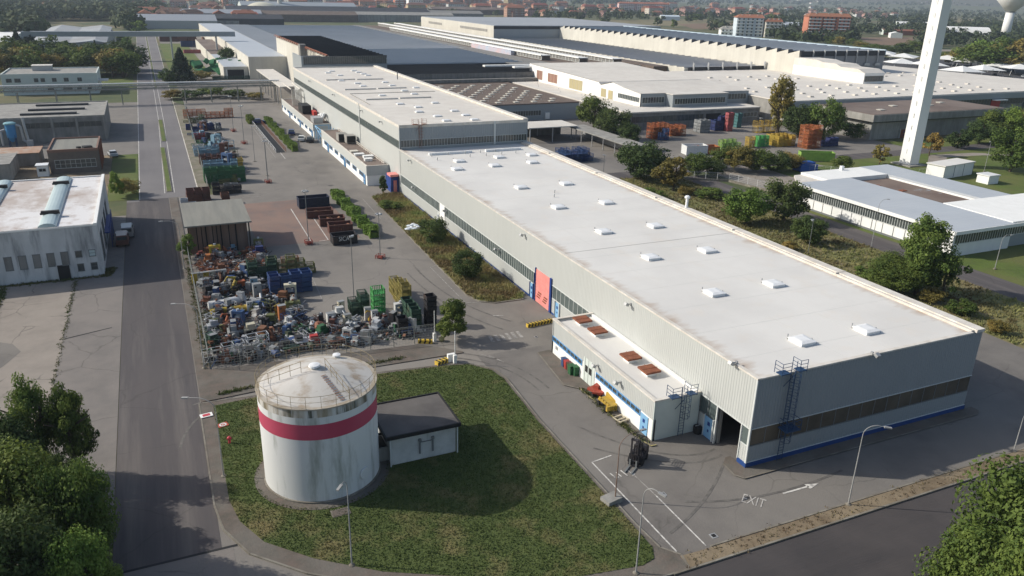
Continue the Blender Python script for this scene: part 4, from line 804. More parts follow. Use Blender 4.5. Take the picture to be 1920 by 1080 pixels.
# brown gravel roof block
BR = thing('brown_roof_hall', 'flat hall with a brown gravel roof dotted with pale skylights beside the tall hall', 'factory hall', (57, 218, 0))
walls(BR, 28.8, 85, 186.8, 246, 0, 5.3, M_cladfront, .4); slabroof(BR, 28.8, 85, 186.8, 246, 5.4, M_brownroof, cap=M_brownroof2, ph=.1)
sk = [(32+6.4*i+(j % 2)*3.2, 191+5.2*j, 5.38) for i in range(8) for j in range(10) if 32+6.4*i+(j % 2)*3.2 < 83]
many(BR, skylight(1.7, 1.5, .3, M_cream, False), sk)
many(BR, pip, [(36+6.4*i, 193.6+10.4*j, 5.38) for i in range(7) for j in range(4)])
band(BR, 'F', 186.8, 60, 71, 1.6, 3.2, M_glass, M_mull, .9); b = MB(); b.box(72.5, 74, 186.2, 186.75, .4, 2.4); b.build('wall_unit', M_white, BR)
PC = thing('loading_canopy', 'white roofed loading canopy beside the tall hall corner', 'canopy', (57, 155, 0)); boxpart('roof', M_roofw2, PC, 49.5, 65, 150.5, 161, 3.9, 4.15); b = MB(); [b.box(x, x+.25, y, y+.25, 0, 3.9) for x in (50, 57, 64.5) for y in (150.8, 160.5)]; b.build('post', M_metal, PC); boxpart('back_wall', M_concd, PC, 49.6, 65, 161, 161.3, 0, 3.9)
OC = thing('open_shed', 'low open shed with orange crates inside under dark trees', 'shed', (68, 140, 0)); boxpart('roof', M_conc, OC, 64, 70, 122, 156, 3.2, 3.4); b = MB(); b.box(69.6, 70, 122.2, 155.8, 0, 3.2); b.box(64, 70, 121.9, 122.2, 0, 3.2); b.build('wall', M_metal, OC); b = MB(); [b.box(64.2, 64.4, 123+6*i, 123.2+6*i, 0, 3.2) for i in range(6)]; b.build('post', M_metal, OC)
# white hall group
WH = thing('white_hall', 'white two-level hall with yellow and brown shuttered openings on its sunny side', 'factory hall', (120, 210, 0))
M_sunwhite = mat('sunlit_white_wall', (.82, .81, .77), .8, (.7, .69, .65), .2, .5)  # brighter white wall copy, with the sunlight put into its colour
prof = [(172, 9.3), (183, 10.2), (190, 11.1), (198, 9.4), (199, 10.2), (256, 11.6)]
b = MB()
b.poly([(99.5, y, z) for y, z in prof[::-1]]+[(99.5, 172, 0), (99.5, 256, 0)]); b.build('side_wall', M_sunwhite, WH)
b = MB()
for (ya, za), (yb, zb) in zip(prof, prof[1:]): b.quad((99.2, ya, za+.12), (143, ya, za+.02), (143, yb, zb+.02), (99.2, yb, zb+.12))
b.build('roof', M_roofw2, WH)
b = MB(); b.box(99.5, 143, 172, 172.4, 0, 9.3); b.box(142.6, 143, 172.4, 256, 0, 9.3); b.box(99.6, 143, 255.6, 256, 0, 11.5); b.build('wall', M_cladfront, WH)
b = MB(); b.box(109, 131, 168, 172, 4.6, 9.2); b.build('projecting_bay', M_cladfront, WH); band(WH, 'F', 168, 109.8, 130, 6.3, 8.0, M_glass, M_mull, 1.0); band(WH, 'F', 172, 100, 108.4, 6.4, 8.2, M_glass, M_mull, 1.0); band(WH, 'F', 172, 132, 142, 6.6, 8.4, M_glass, M_mull, 1.2)
boxpart('bay_roof', M_roofw2, WH, 108.8, 131.2, 167.8, 172, 9.2, 9.4)
for (ya, yb, za, zb, m) in ((244, 249, 6.2, 9.6, M_rust), (231, 239, 6.2, 9.4, M_rust), (211, 221, 5.8, 9.2, M_yel), (194, 197.4, 5.6, 8.3, M_yel), (189.5, 192.4, 5.4, 8.2, M_yel)):
    band(WH, 'L', 99.45, ya, yb, za, zb, mat('shutter_'+m.name, (.30, .17, .12) if m is M_rust else (.42, .36, .20), .8, (.2, .12, .09) if m is M_rust else (.3, .27, .17), .8, .6, stretch=(1, 3, .1)), M_cream, 2.5, name='shutter')
band(WH, 'L', 99.45, 173, 186, 6.6, 8.0, M_glass, M_mull, 1.0)
b = MB(); b.prism([(88, 162), (140, 162), (140, 171.9), (99.3, 171.9), (99.3, 256), (88, 256)], 0, 4.9); b.build('lower_storey', M_concd, WH); b = MB(); b.prism([(87.8, 161.8), (140.2, 161.8), (140.2, 171.7), (99.3, 171.7), (99.3, 256.2), (87.8, 256.2)], 4.9, 5.3); b.build('lower_roof', M_roofw2, WH)
band(WH, 'F', 162, 90, 117, 2.0, 3.8, M_glass, M_mulld, 1.4); band(WH, 'F', 162, 125, 139, 2.2, 3.6, M_glass, M_mull, 1.4); door(WH, 'F', 162, 118, 124, 0, 3.8, M_blk, M_concd, 'bay_shade_panel', False)  # the bay is a black panel, its inner shade painted on
many(WH, pip, [(91+k % 2*4, 176+9*k, 5.3) for k in range(8)])
WR = thing('white_roof_works', 'very wide works with a cream white roof covered in small skylights at right', 'factory', (215, 200, 0))
poly = [(143.3, 154), (262, 154.6), (310, 186), (300, 254), (216.8, 248), (143.3, 249)]
b = MB(); b.prism(poly, 0, 7.6); b.build('wall', M_conc, WR); b = MB(); b.prism([(143.1, 153.7), (262.1, 154.3), (310.4, 185.9), (300.3, 254.3), (216.8, 248.3), (143.1, 249.2)], 7.6, 8.0); b.build('roof', M_roofw2, WR)
b = MB(); b.box(143, 262, 153.3, 153.65, 5.7, 7.7); b.build('fascia', M_cladfront, WR); band(WR, 'F', 153.95, 144, 261.5, 3.6, 5.6, M_glass, M_mulld, 1.6, wd=.1)
for x0, x1 in ((192, 199), (243, 248)): door(WR, 'F', 153.9, x0, x1, 0, 5.2, M_reddoor, None, 'red_door', False, 4, t=.2); boxpart('canopy', M_white, WR, x0-.5, x1+1, 151.5, 153.3, 5.25, 5.5)
sk = []
for i in range(15):
    for j, y in enumerate((160, 168, 177, 186, 210, 220)):
        x = 150+10*i+(j % 2)*4
        if x < 262-(0 if y < 190 else -20) and not (207 < x < 240 and 184 < y < 232) and x < 292: sk.append((x, y+((i*37) % 5)*.3, 8.0))
many(WR, skylight(1.5, 1.4, .5, M_roofw2, False), sk[:84])
b = MB(); b.box(215, 226, 189.5, 229, 8, 12.0); b.build('raised_block', M_sunwhite, WR)
b = MB()
for i, (ya, za, yb, zb) in enumerate([(189.5, 12.0, 193, 13.3), (193, 13.3, 202, 13.3), (202, 13.3, 205, 14.3), (205, 14.3, 212, 14.3), (212, 14.3, 216, 15.0), (216, 15, 229, 15)]):
    b.quad((215, ya, za), (226.3, ya, za), (226.3, yb, zb), (215, yb, zb)); b.quad((214.98, yb, 11.9), (214.98, ya, 11.9), (214.98, ya, za), (214.98, yb, zb))
b.build('stepped_roof', M_roofw2, WR); band(WR, 'F', 189.5, 215.5, 225.5, 8.8, 10.8, M_glass, M_concd, 1.4)
# low brown roof block with trees
BL = thing('concrete_low_block', 'low concrete block with a deep overhanging edge and brown roof before the white roofed works', 'factory block', (180, 135, 0))
walls(BL, 150.5, 206, 125, 146, 0, 5.0, M_conc, .4); b = MB(); b.box(149, 207.5, 123.4, 147.5, 5.6, 7.6); b.build('overhang', M_conc, BL); boxpart('roof', M_brownroof2, BL, 149.4, 207.1, 123.8, 147.1, 7.6, 7.72)
b = MB(); b.box(150.4, 206.1, 124.9, 146.1, 5.0, 5.6); b.build('window_strip', M_glass, BL); many(BL, skylight(2.2, 1.6, .3, M_cream, False), [(160, 131, 7.72), (172, 137, 7.72), (186, 135, 7.72), (196, 139, 7.72)])
door(BL, 'L', 150.5, 129, 140, 0, 3.4, M_concd, M_cream, 'recess', False); door(BL, 'F', 125, 163, 166, 0, 2.6, M_rust, M_metal)
# courtyard building at right
CY = thing('courtyard_building', 'low white building with pale sheet roofs round a brown puddled flat roof', 'factory building', (90, 58, 0))
b = MB(); b.box(72.6, 87, 36.4, 71.6, 0, 2.0); b.box(72.6, 87, 36.4, 71.6, 2.0, 4.05); b.build('west_wing_wall', M_white, CY)
b = MB(); b.prism([(72.2, 36.0), (87.2, 36.2), (87.2, 72.4), (74, 72.4), (72.2, 71.3)], 4.05, 4.5); b.build('west_roof', M_bluesheet, CY)
b = MB(); b.box(72.05, 72.19, 36, 71.3, 3.95, 4.55); b.box(72.2, 95, 35.85, 35.99, 3.95, 4.53); b.build('fascia', M_white, CY)
band(CY, 'L', 72.6, 37, 71, 2.25, 3.75, M_glass, M_mull, .55, wd=.07); band(CY, 'F', 36.4, 73, 87, 2.25, 3.75, M_glass, M_mull, .6, wd=.07)
b = MB(); [b.box(72.52, 72.6, 38.3+2.4*i, 38.36+2.4*i, .3, 2.1) for i in range(14)]; b.box(72.5, 72.6, 36.4, 71.6, 0, .35); b.build('panel_joint', M_mulld, CY)
b = MB(); b.box(87.1, 120, 37, 50, 0, 4.2); b.build('south_wing_wall', M_cladfront, CY); b = MB(); b.box(87.1, 120.3, 36.6, 50.2, 4.2, 4.62); b.build('south_roof', M_white, CY); band(CY, 'F', 37, 88, 119.5, 2.2, 3.7, M_glass, M_mull, .65, wd=.07)
b = MB(); b.box(87.2, 98, 50.3, 72.4, 0, 3.5); b.build('court_block', M_concd, CY)
M_pud = mat('puddled_roof', (.135, .098, .08), .9, (.20, .155, .125), .18, .8, (.25, .27, .29), .085, 1.0, contrast3=(.56, .585))
boxpart('court_roof', M_pud, CY, 87.3, 97.9, 50.4, 72.3, 3.5, 3.7); b = MB(); b.box(98, 106.5, 50.3, 80, 0, 4.1); b.build('east_wing_wall', M_white, CY); boxpart('east_roof', M_bluesheet, CY, 97.95, 106.7, 50.25, 80.3, 4.1, 4.5)
b = MB(); b.box(81, 97.9, 72.5, 79.8, 0, 4.0); b.build('north_wing_wall', M_white, CY); boxpart('north_roof', M_white, CY, 80.8, 97.9, 72.45, 80, 4.0, 4.52); b = MB(); b.box(91, 91.7, 78.6, 79.3, 4.5, 5.4); b.build('chimney', M_sky, CY)
b = MB(); b.box(89, 90.2, 67, 68, 3.7, 3.85); b.box(90.5, 91.8, 62, 63, 3.7, 3.85); b.build('roof_hatch', M_rust, CY)
b = MB(); b.prism([(72.25, 71.5), (74.2, 72.6), (80.7, 72.6), (80.7, 80), (79, 80)], 3.6, 4.0); b.build('link_roof', M_cap, CY)
CB2 = thing('white_cabin', 'long white cabin with a pale flat roof on the lawn beside the tall shaft', 'cabin', (130, 81, 0)); b = MB(); b.rbox((130.3, 82, 1.5), (12.5, 4.4, 3.0), rz=R(8)); b.build('body', M_white, CB2); b = MB(); b.rbox((130.3, 82, 3.1), (13, 4.8, .2), rz=R(8)); b.build('roof', M_roofw, CB2); b = MB(); [b.rbox((130.3+q*cos(R(8))+2.22*sin(R(8)), 82+q*sin(R(8))-2.22*cos(R(8)), 1.5), (.12, .06, 3), rz=R(8)) for q in (-6.2, -2, 2, 6.2)]; b.build('seam', M_mulld, CB2)
CB3 = thing('small_kiosk', 'small white kiosk right of the long white cabin', 'kiosk', (131, 73, 0)); walls(CB3, 130, 133.5, 71.5, 74.5, 0, 1.9, M_white, .15); boxpart('roof', M_sky, CB3, 129.8, 133.7, 71.3, 74.7, 1.9, 2.1)
# tall shafts
M_shaft = mat('tower_white', (.74, .74, .72), .7, (.66, .66, .63), .25, .5, stretch=(1, 1, .2))
TW = thing('water_tower', 'tall square white concrete shaft leaving the top of the picture at right', 'water tower', (131.2, 94.5, 0))
b = MB(); k0, k1, z1 = 1.6, 1.5, 50; c = (131.3, 94.5)
for q in range(4):
    sg = [(-1, -1), (1, -1), (1, 1), (-1, 1)]; a_, d2 = sg[q], sg[(q+1) % 4]
    b.quad((c[0]+a_[0]*k0, c[1]+a_[1]*k0, 0), (c[0]+d2[0]*k0, c[1]+d2[1]*k0, 0), (c[0]+d2[0]*k1, c[1]+d2[1]*k1, z1), (c[0]+a_[0]*k1, c[1]+a_[1]*k1, z1))
b.build('shaft', M_shaft, TW); b = MB(); b.lathe((c[0], c[1], z1), [(3.3, 0), (9, 5), (9.5, 8), (8, 9)], k=24); b.build('tank', M_shaft, TW)
b = MB(); [b.box(c[0]-k0-.06-.007*z, c[0]-k0-.007*z, c[1]-.06, c[1]+.06, z, z+1.1) for z in range(3, 48, 3)]; b.build('vent_slot', mat('slot_grey', (.64, .64, .62), .8), TW)
b = MB(); b.box(c[0]-3, c[0]+3, c[1]-3, c[1]+3, 0, .3); b.build('base', M_conc, TW)
P = G(1882, 76); W2 = thing('round_water_tower', 'white water tower with a cone shaped bowl on a slim shaft beyond distant trees', 'water tower', (P.x, P.y, 0))
b = MB(); b.lathe((P.x, P.y, 0), [(5.0, 0), (4.2, 30)], k=20); b.build('shaft', M_shaft, W2, smooth=True); b = MB(); b.lathe((P.x, P.y, 30), [(4.2, 0), (16, 12), (17, 16), (12, 18)], k=28); b.build('bowl', M_shaft, W2, smooth=True); b = MB(); b.lathe((P.x, P.y, 29.4), [(4.6, 0), (4.6, .9)], k=20); b.build('ring', M_mulld, W2)
# open-sided scrap shed with a grey corrugated roof
SH = thing('scrap_shed', 'shed with a grey corrugated roof and rusty plank front behind the scrap piles', 'shed', (-37.5, 84, 0))
b = MB(); b.quad((-42.3, 78.2, 5.0), (-32.6, 78.2, 5.0), (-32.6, 91, 5.5), (-42.3, 91, 5.5)); b.quad((-42.3, 91, 5.4), (-32.6, 91, 5.4), (-32.6, 78.2, 4.9), (-42.3, 78.2, 4.9)); b.box(-42.35, -32.55, 78.1, 78.2, 4.8, 5.02); b.build('roof', M_asb, SH)
b = MB(); b.box(-41.6, -33.4, 79.6, 79.8, 0, 4.85); b.box(-41.7, -41.5, 79.8, 90.5, 0, 4.9); b.box(-33.4, -33.2, 79.8, 90.5, 0, 4.9); b.build('plank_wall', M_shedwall, SH)
b = MB(); [b.box(x, x+.18, 79.3, 79.55, 0, 4.85) for x in (-41.9, -39.4, -37.2, -35, -33)]; [b.box(x, x+.12, 79.5, 79.58, 0, 4.8) for x in (-40.7, -40, -38.4, -37.8, -36)]; b.box(-42, -33, 79.2, 79.5, 4.6, 4.75); b.build('post', M_blk, SH)

# ================================================================== vegetation
def leafmat(name, c, c2, c3, rnd=.18, sc_=.9): return mat(name, c, .75, c2, sc_, .9, c3, sc_*.35, .7, rnd=rnd, trans=.3, spec=.2, detail=3, contrast=(.38, .6), contrast3=(.5, .65))
LM = {
 'green': leafmat('leaves_green', (0.129, 0.171, 0.034), (0.061, 0.101, 0.025), (0.174, 0.223, 0.052)),
 'dark': leafmat('leaves_dark', (0.077, 0.116, 0.033), (0.044, 0.067, 0.023), (0.124, 0.164, 0.042)),
 'bright': leafmat('leaves_bright', (0.168, 0.251, 0.047), (0.101, 0.164, 0.032), (0.235, 0.311, 0.071)),
 'olive': leafmat('leaves_olive', (0.243, 0.204, 0.054), (0.154, 0.136, 0.039), (0.386, 0.282, 0.077)),
 'conifer': leafmat('leaves_conifer', (0.030, 0.056, 0.032), (0.019, 0.037, 0.021), (0.053, 0.081, 0.038)),
 'autumn': leafmat('leaves_autumn', (0.316, 0.201, 0.061), (0.190, 0.141, 0.044), (0.400, 0.262, 0.070)),
}
CROWN = {}
def crown_mesh(shape, n, leaf, seed, K=42):
    """many leaf sized faces gathered in clumps through a crown of height 1 and radius .5"""
    key = (shape, n, leaf, seed)
    if key in CROWN: return CROWN[key]
    rg = random.Random(seed); cl = []
    for i in range(K):
        while True:
            x, y, z = rg.uniform(-1, 1), rg.uniform(-1, 1), rg.uniform(-1, 1); r = sqrt(x*x+y*y+z*z)
            if r <= 1 and r > (.45 if shape != 'ball' else .7): break
        zz = .5+.5*z
        if shape == 'round': rad = .40; cx, cy, cz, cr = x*rad, y*rad, .12+.76*zz, rg.uniform(.10, .19)
        elif shape == 'ball': rad = .40*(.85+.15*zz); cx, cy, cz, cr = x*rad*1.05, y*rad*1.05, .08+.80*zz, rg.uniform(.11, .14)
        elif shape == 'oval': rad = .36*(1-.45*zz); cx, cy, cz, cr = x*rad*1.1, y*rad*1.1, .06+.86*zz, rg.uniform(.07, .14)
        elif shape == 'airy': rad = .42*(1-.25*zz)*rg.uniform(.5, 1.15); cx, cy, cz, cr = x*rad, y*rad, .15+.8*zz*rg.uniform(.75, 1.05), rg.uniform(.05, .13)
        elif shape == 'conifer':
            hz = i/K; a = i*2.4; rad = .44*(1-hz)**.9*rg.uniform(.55, 1); cx, cy, cz, cr = cos(a)*rad, sin(a)*rad, .06+.88*hz, .05+.09*(1-hz)
        elif shape == 'spread': rad = .47; cx, cy, cz, cr = x*rad, y*rad, .3+.55*max(0, z)*rg.uniform(.6, 1.1)+.1*abs(x), rg.uniform(.10, .17)
        cl.append((cx, cy, cz, cr, rg.uniform(.75, 1.2)))
    v = []; f = []
    tot = sum(c[3]**2 for c in cl)
    for cx, cy, cz, cr, q in cl:
        m = int(n*cr*cr/tot)
        for i in range(m):
            th_ = rg.uniform(0, 2*pi); u = rg.uniform(-1, 1); r_ = cr*(rg.random()**.35)*q; s2 = sqrt(1-u*u)
            nx, ny, nz = s2*cos(th_), s2*sin(th_), u
            px, py, pz = cx+nx*r_, cy+ny*r_, cz+nz*r_*.8
            if pz < .02: pz = .02+rg.random()*.05
            N_ = Vector((nx+rg.gauss(0, .55), ny+rg.gauss(0, .55), nz+.35+rg.gauss(0, .55))).normalized()
            A_ = N_.orthogonal().normalized(); B_ = N_.cross(A_); a = rg.uniform(0, pi); ca, sa2 = cos(a), sin(a); l = leaf*rg.uniform(.6, 1.35)
            U_ = (A_*ca+B_*sa2)*l; V_ = (B_*ca-A_*sa2)*l*.62; k = len(v); P_ = Vector((px, py, pz))
            v += [tuple(P_-U_), tuple(P_-V_*.9), tuple(P_+U_), tuple(P_+V_)]; f.append((k, k+1, k+2, k+3))
    me = bpy.data.meshes.new('crown'); me.from_pydata(v, [], f); me.update(); CROWN[key] = me; return me
TRK = {}
def trunk_mesh(seed, h0, lim=7):
    """tapered trunk of height 1 with limbs reaching into the crown"""
    key = (seed, h0)
    if key in TRK: return TRK[key]
    rg = random.Random(seed); b = MB(); p0 = Vector((0, 0, -.02)); r = .035
    for i in range(5):
        p1 = Vector((rg.gauss(0, .012)*(i+1), rg.gauss(0, .012)*(i+1), (i+1)*.16)); b.tube(p0, p1, r, r*.78, k=7); r *= .78; p0 = p1
    for i in range(lim):
        z = rg.uniform(h0, .55); a = 2.4*i+rg.random(); L_ = rg.uniform(.13, .24); q0 = Vector((0, 0, z)); q1 = q0+Vector((cos(a)*L_*.6, sin(a)*L_*.6, L_*.5)); q2 = q1+Vector((cos(a+.3)*L_*.5, sin(a+.3)*L_*.5, L_*.35))
        b.tube(q0, q1, .016, .011, k=5); b.tube(q1, q2, .011, .004, k=5)
    me = bpy.data.meshes.new('trunk'); me.from_pydata(b.v, [], b.f); me.update(); TRK[key] = me; return me
def tree(loc, h, rad, shape, col_, label, group=None, lod=1, seed=None, name='tree', cat='tree', lean=None, trunk=True):
    """lod 0 = near, 3 = far away"""
    seed = random.randint(0, 2) if seed is None else seed
    n, leaf, K = {0: (26000, .0150, 90), 1: (7000, .024, 48), 2: (2600, .036, 34), 3: (420, .085, 20)}[lod]
    if shape == 'ball' and lod == 1: n, leaf, K = 9000, .020, 70
    if shape == 'conifer': K = int(K*1.5)
    if shape == 'airy': n = int(n*.62)
    o = thing(name, label, cat, (loc[0], loc[1], loc[2] if len(loc) > 2 else 0), group, rz=random.uniform(0, 6.28))
    m0 = crown_mesh(shape, n, leaf, seed, K); key = ('mm', m0.name, col_)
    if key not in CROWN:
        m1 = m0 if not m0.materials else m0.copy()
        m1.materials.clear(); m1.materials.append(LM[col_]); CROWN[key] = m1
    c = bpy.data.objects.new('crown', CROWN[key]); col.objects.link(c); c.parent = o; c.scale = (rad*2.3, rad*2.3, h*1.03)
    if trunk:
        tm = trunk_mesh(seed, .12 if shape in ('ball', 'oval', 'conifer') else .25)
        if not tm.materials: tm.materials.append(M_trunk)
        t = bpy.data.objects.new('trunk', tm); col.objects.link(t); t.parent = o; t.scale = (h, h, h)
    return o
def ptree(bx, by, ty, wpx, shape, col_, label, group=None, lod=1, **k):
    P = G(bx, by); h = HT(P, ty); return tree((P.x, P.y, 0), max(h, 1.0), wpx/2*dist(P)/CF, shape, col_, label, group, lod, **k)
# planter shrubs beside the hall
ptree(812, 455, 407, 60, 'ball', 'dark', 'dark clipped round bush behind the white sacks in the planter', name='bush', cat='bush', lod=1, trunk=False)
ptree(879, 522, 465, 64, 'ball', 'dark', 'dark clipped round bush in the planter, nearest the red sectional door', name='bush', cat='bush', lod=1, seed=1, trunk=False)
ptree(718, 362, 330, 22, 'oval', 'dark', 'small upright conifer at the far end of the planter', lod=2)
ptree(732, 392, 374, 44, 'round', 'green', 'low grey green shrub in the planter behind the round bushes', name='bush', cat='bush', lod=2, trunk=False)
ptree(850, 640, 560, 74, 'oval', 'green', 'tall bushy laurel at the corner of the scrap yard beside the black crates', name='bush', cat='bush', lod=1, seed=0, trunk=False)
ptree(356, 486, 436, 40, 'airy', 'bright', 'young light green tree in front of the rusty plank shed', lod=1)
ptree(386, 615, 590, 22, 'round', 'bright', 'light green weed tuft beside the walkway of the scrap yard', name='bush', cat='weed', lod=2, trunk=False) if 0 else None
ptree(221, 372, 322, 30, 'oval', 'bright', 'bright green bush beside the weathered white warehouse', name='bush', cat='bush', lod=1, trunk=False)
ptree(240, 366, 335, 44, 'round', 'olive', 'brown green bush right of the bright bush by the road', name='bush', cat='bush', lod=1, trunk=False)
# trees at right of the hall
ptree(1203, 338, 258, 96, 'round', 'dark', 'large dark feathery tree beyond the far edge of the near roof', lod=1)
ptree(1262, 358, 290, 82, 'airy', 'olive', 'yellow green airy tree right of the large dark tree', lod=1)
ptree(1398, 420, 345, 84, 'round', 'bright', 'bright yellow green tree left of the dark round tree', lod=1, seed=2)
ptree(1468, 414, 331, 82, 'round', 'dark', 'dark round tree at the end of the white courtyard building', lod=1, seed=1)
ptree(1514, 458, 401, 66, 'ball', 'dark', 'clipped dark ball bush in the grass before the courtyard building', name='bush', cat='bush', lod=1, seed=2, trunk=False)
ptree(1718, 552, 398, 120, 'airy', 'green', 'tall irregular tree hiding the corner of the courtyard building', lod=0, seed=2)
ptree(1680, 545, 478, 110, 'round', 'green', 'broad low tree left of the tall irregular tree', lod=0, seed=1)
ptree(1765, 560, 470, 80, 'airy', 'dark', 'dark tree right of the tall irregular tree beside the lane', lod=1)
ptree(1112, 246, 178, 62, 'round', 'green', 'round green tree standing behind the open shed', lod=1)
ptree(1150, 262, 196, 66, 'round', 'dark', 'dark tree just right of the round green tree by the shed', lod=1, seed=2)
ptree(1178, 280, 232, 46, 'round', 'dark', 'lower dark tree between the open shed and the orange racks', lod=1)
ptree(1456, 252, 133, 62, 'airy', 'olive', 'tall thin brownish tree in front of the white roofed works', lod=1, seed=1)
ptree(1496, 258, 190, 60, 'round', 'dark', 'dark bushy tree between the tall thin tree and the wide tree', lod=1)
ptree(1543, 262, 178, 68, 'round', 'green', 'wide green tree at the left of the concrete low block', lod=1, seed=2)
ptree(1307, 330, 282, 50, 'round', 'green', 'green bush beside the white fence and the container', name='bush', cat='bush', lod=1, trunk=False)
for i, (bx, by, ty, w_, c_) in enumerate([(1352, 318, 276, 50, 'green'), (1385, 322, 272, 60, 'olive'), (1418, 322, 274, 64, 'green'), (1452, 322, 280, 56, 'dark'), (1480, 318, 284, 50, 'olive'), (1340, 332, 300, 36, 'dark')]):
    ptree(bx, by, ty, w_, 'round', c_, ['bush at the left of the overgrown thicket behind the fence', 'olive bush in the thicket below the yellow racks', 'big green bush in the middle of the thicket', 'dark bush in the thicket near the orange cages', 'olive bush at the right end of the thicket', 'small dark bush low in the thicket beside the fence'][i], 'bushes of the overgrown thicket', name='bush', cat='bush', lod=1, trunk=False)
ptree(1577, 316, 292, 38, 'round', 'green', 'green bush beside the lime green container', name='bush', cat='bush', lod=2, trunk=False)
ptree(1648, 308, 268, 44, 'airy', 'olive', 'sparse brown bush left of the tall white shaft', name='bush', cat='bush', lod=2)
ptree(1742, 292, 246, 46, 'airy', 'autumn', 'rust coloured small tree right of the tall white shaft', lod=2)
ptree(1795, 278, 240, 44, 'round', 'dark', 'dark tree right of the rust coloured tree', lod=2)
ptree(1596, 262, 226, 44, 'round', 'dark', 'dark bush growing over the recess of the concrete block', name='bush', cat='bush', lod=2, trunk=False)
for i, (bx, by, ty, w_, c_, sh_) in enumerate([(1893, 322, 238, 90, 'green', 'round'), (1858, 268, 205, 60, 'green', 'round'), (1900, 270, 195, 60, 'bright', 'round'), (1835, 270, 222, 50, 'dark', 'round'), (1915, 250, 205, 44, 'olive', 'round')]):
    ptree(bx, by, ty, w_, sh_, c_, ['broad green tree at the right edge on the lawn', 'green tree behind the broad tree at the right edge', 'bright tree behind the broad tree at the right edge', 'dark tree left of the trees at the right edge', 'olive tree at the very right edge by the works'][i], 'trees on the lawn at the right edge', lod=1)
ORD9 = 'first second third fourth fifth sixth seventh eighth ninth'.split()
# shrubs in the dry grass by the front right
for i, (bx, by, ty, w_) in enumerate([(1870, 625, 598, 40), (1800, 590, 560, 50), (1745, 568, 540, 46), (1620, 520, 500, 40), (1480, 470, 452, 30), (1330, 372, 352, 50), (1285, 365, 346, 34), (1225, 372, 350, 44), (1180, 372, 355, 36)]):
    ptree(bx, by, ty, w_, 'round', ('olive', 'green')[i % 2], 'low wild shrub in the dry grass behind the near hall, %s from the right' % ORD9[i], 'wild shrubs in the dry grass', name='bush', cat='shrub', lod=2, trunk=False)
# belts on the left
ORD = 'first second third fourth fifth sixth seventh eighth ninth tenth eleventh twelfth thirteenth fourteenth fifteenth sixteenth seventeenth eighteenth nineteenth twentieth'.split()
belt = [(12, 128, 70, 60), (40, 118, 62, 34), (62, 112, 56, 32), (102, 122, 68, 52), (20, 140, 92, 50), (70, 140, 96, 60), (128, 138, 96, 50), (158, 140, 92, 46), (186, 136, 88, 40), (212, 142, 92, 44), (238, 140, 96, 36), (150, 118, 84, 40), (250, 128, 100, 26), (5, 110, 80, 40), (98, 142, 100, 40)]
rgb = random.Random(4); belt += [(rgb.uniform(0, 250), rgb.uniform(126, 146), 0, rgb.uniform(34, 52)) for _ in range(20)]; belt = [(a, b_, (t or b_-44), w_) for a, b_, t, w_ in belt]
for i, (bx, by, ty, w_) in enumerate(belt):
    ty -= 7; w_ *= 1.35; by += 3
    sh_, c_ = (('conifer', 'conifer') if i in (1, 2) else ('round', ('green', 'dark', 'green', 'dark', 'olive')[i % 5]))
    ptree(bx, by, ty, w_, sh_, c_, 'dark pointed conifer left of the zigzag warehouse, %s of two' % ('left', 'right')[i-1 if i in (1, 2) else 0] if i in (1, 2) else 'leafy tree in the belt behind the white office, %s' % (ORD[i]+' in the rear row' if i < 15 else ORD[i-15]+' in the front row'), 'trees of the belt behind the office', lod=2)
ptree(181, 104, 74, 16, 'conifer', 'conifer', 'small dark cypress against the wall of the zigzag warehouse', lod=2)
ptree(343, 156, 88, 52, 'conifer', 'conifer', 'large dark conifer right of the far road', lod=1)
ptree(318, 158, 126, 34, 'round', 'dark', 'dark bush at the foot of the large conifer', name='bush', cat='bush', lod=2)
ptree(428, 128, 88, 34, 'round', 'dark', 'dark tree beside the lean-to hall wall', lod=2)
for i, (bx, by, ty, w_, c_) in enumerate([(325, 186, 168, 40, 'olive'), (360, 185, 168, 50, 'dark'), (400, 182, 160, 50, 'green'), (440, 184, 166, 44, 'dark'), (375, 150, 132, 50, 'olive'), (480, 186, 172, 36, 'olive')]):
    ptree(bx, by, ty, w_, 'round', c_, 'bush in the rough hedge behind the orange racks and under the pipe bridge', 'bushes under the pipe bridge', name='bush', cat='bush', lod=2, trunk=False)
for i, (bx, by, ty, w_) in enumerate([(262, 62, 38, 30), (246, 58, 36, 26), (240, 90, 68, 20), (232, 82, 66, 26)]):
    ptree(bx, by, ty, w_, 'round', ('bright', 'green')[i % 2], 'tree by the far road near the conveyor bridge', 'trees by the conveyor bridge', lod=3)
# foreground trees at lower left and lower right
fg = [(150, 905, 712, 100, 'airy', 'green', 'tall slender tree, right of the two above the lower left clump'), (84, 900, 700, 105, 'airy', 'green', 'tall slender tree, left of the two above the lower left clump'),
      (20, 960, 775, 150, 'round', 'dark', 'dark tree at the left edge of the lower left clump'), (60, 1080, 845, 190, 'round', 'green', 'broad leafy tree in the middle of the lower left clump'),
      (165, 1080, 850, 120, 'round', 'green', 'leafy tree beside the road in the lower left clump'), (40, 1200, 950, 220, 'round', 'dark', 'dark tree filling the bottom left corner'),
      (165, 1190, 1000, 130, 'round', 'bright', 'bright tipped tree at the bottom beside the road'), (225, 1170, 1055, 90, 'airy', 'bright', 'yellow green sapling at the bottom edge by the road'), (120, 1010, 850, 130, 'round', 'dark', 'dark tree behind the leafy roadside tree')]
for i, (bx, by, ty, w_, sh_, c_, lb) in enumerate(fg): ptree(bx, by, ty, w_, sh_, c_, lb, 'trees of the lower left clump', lod=0, seed=i % 3)
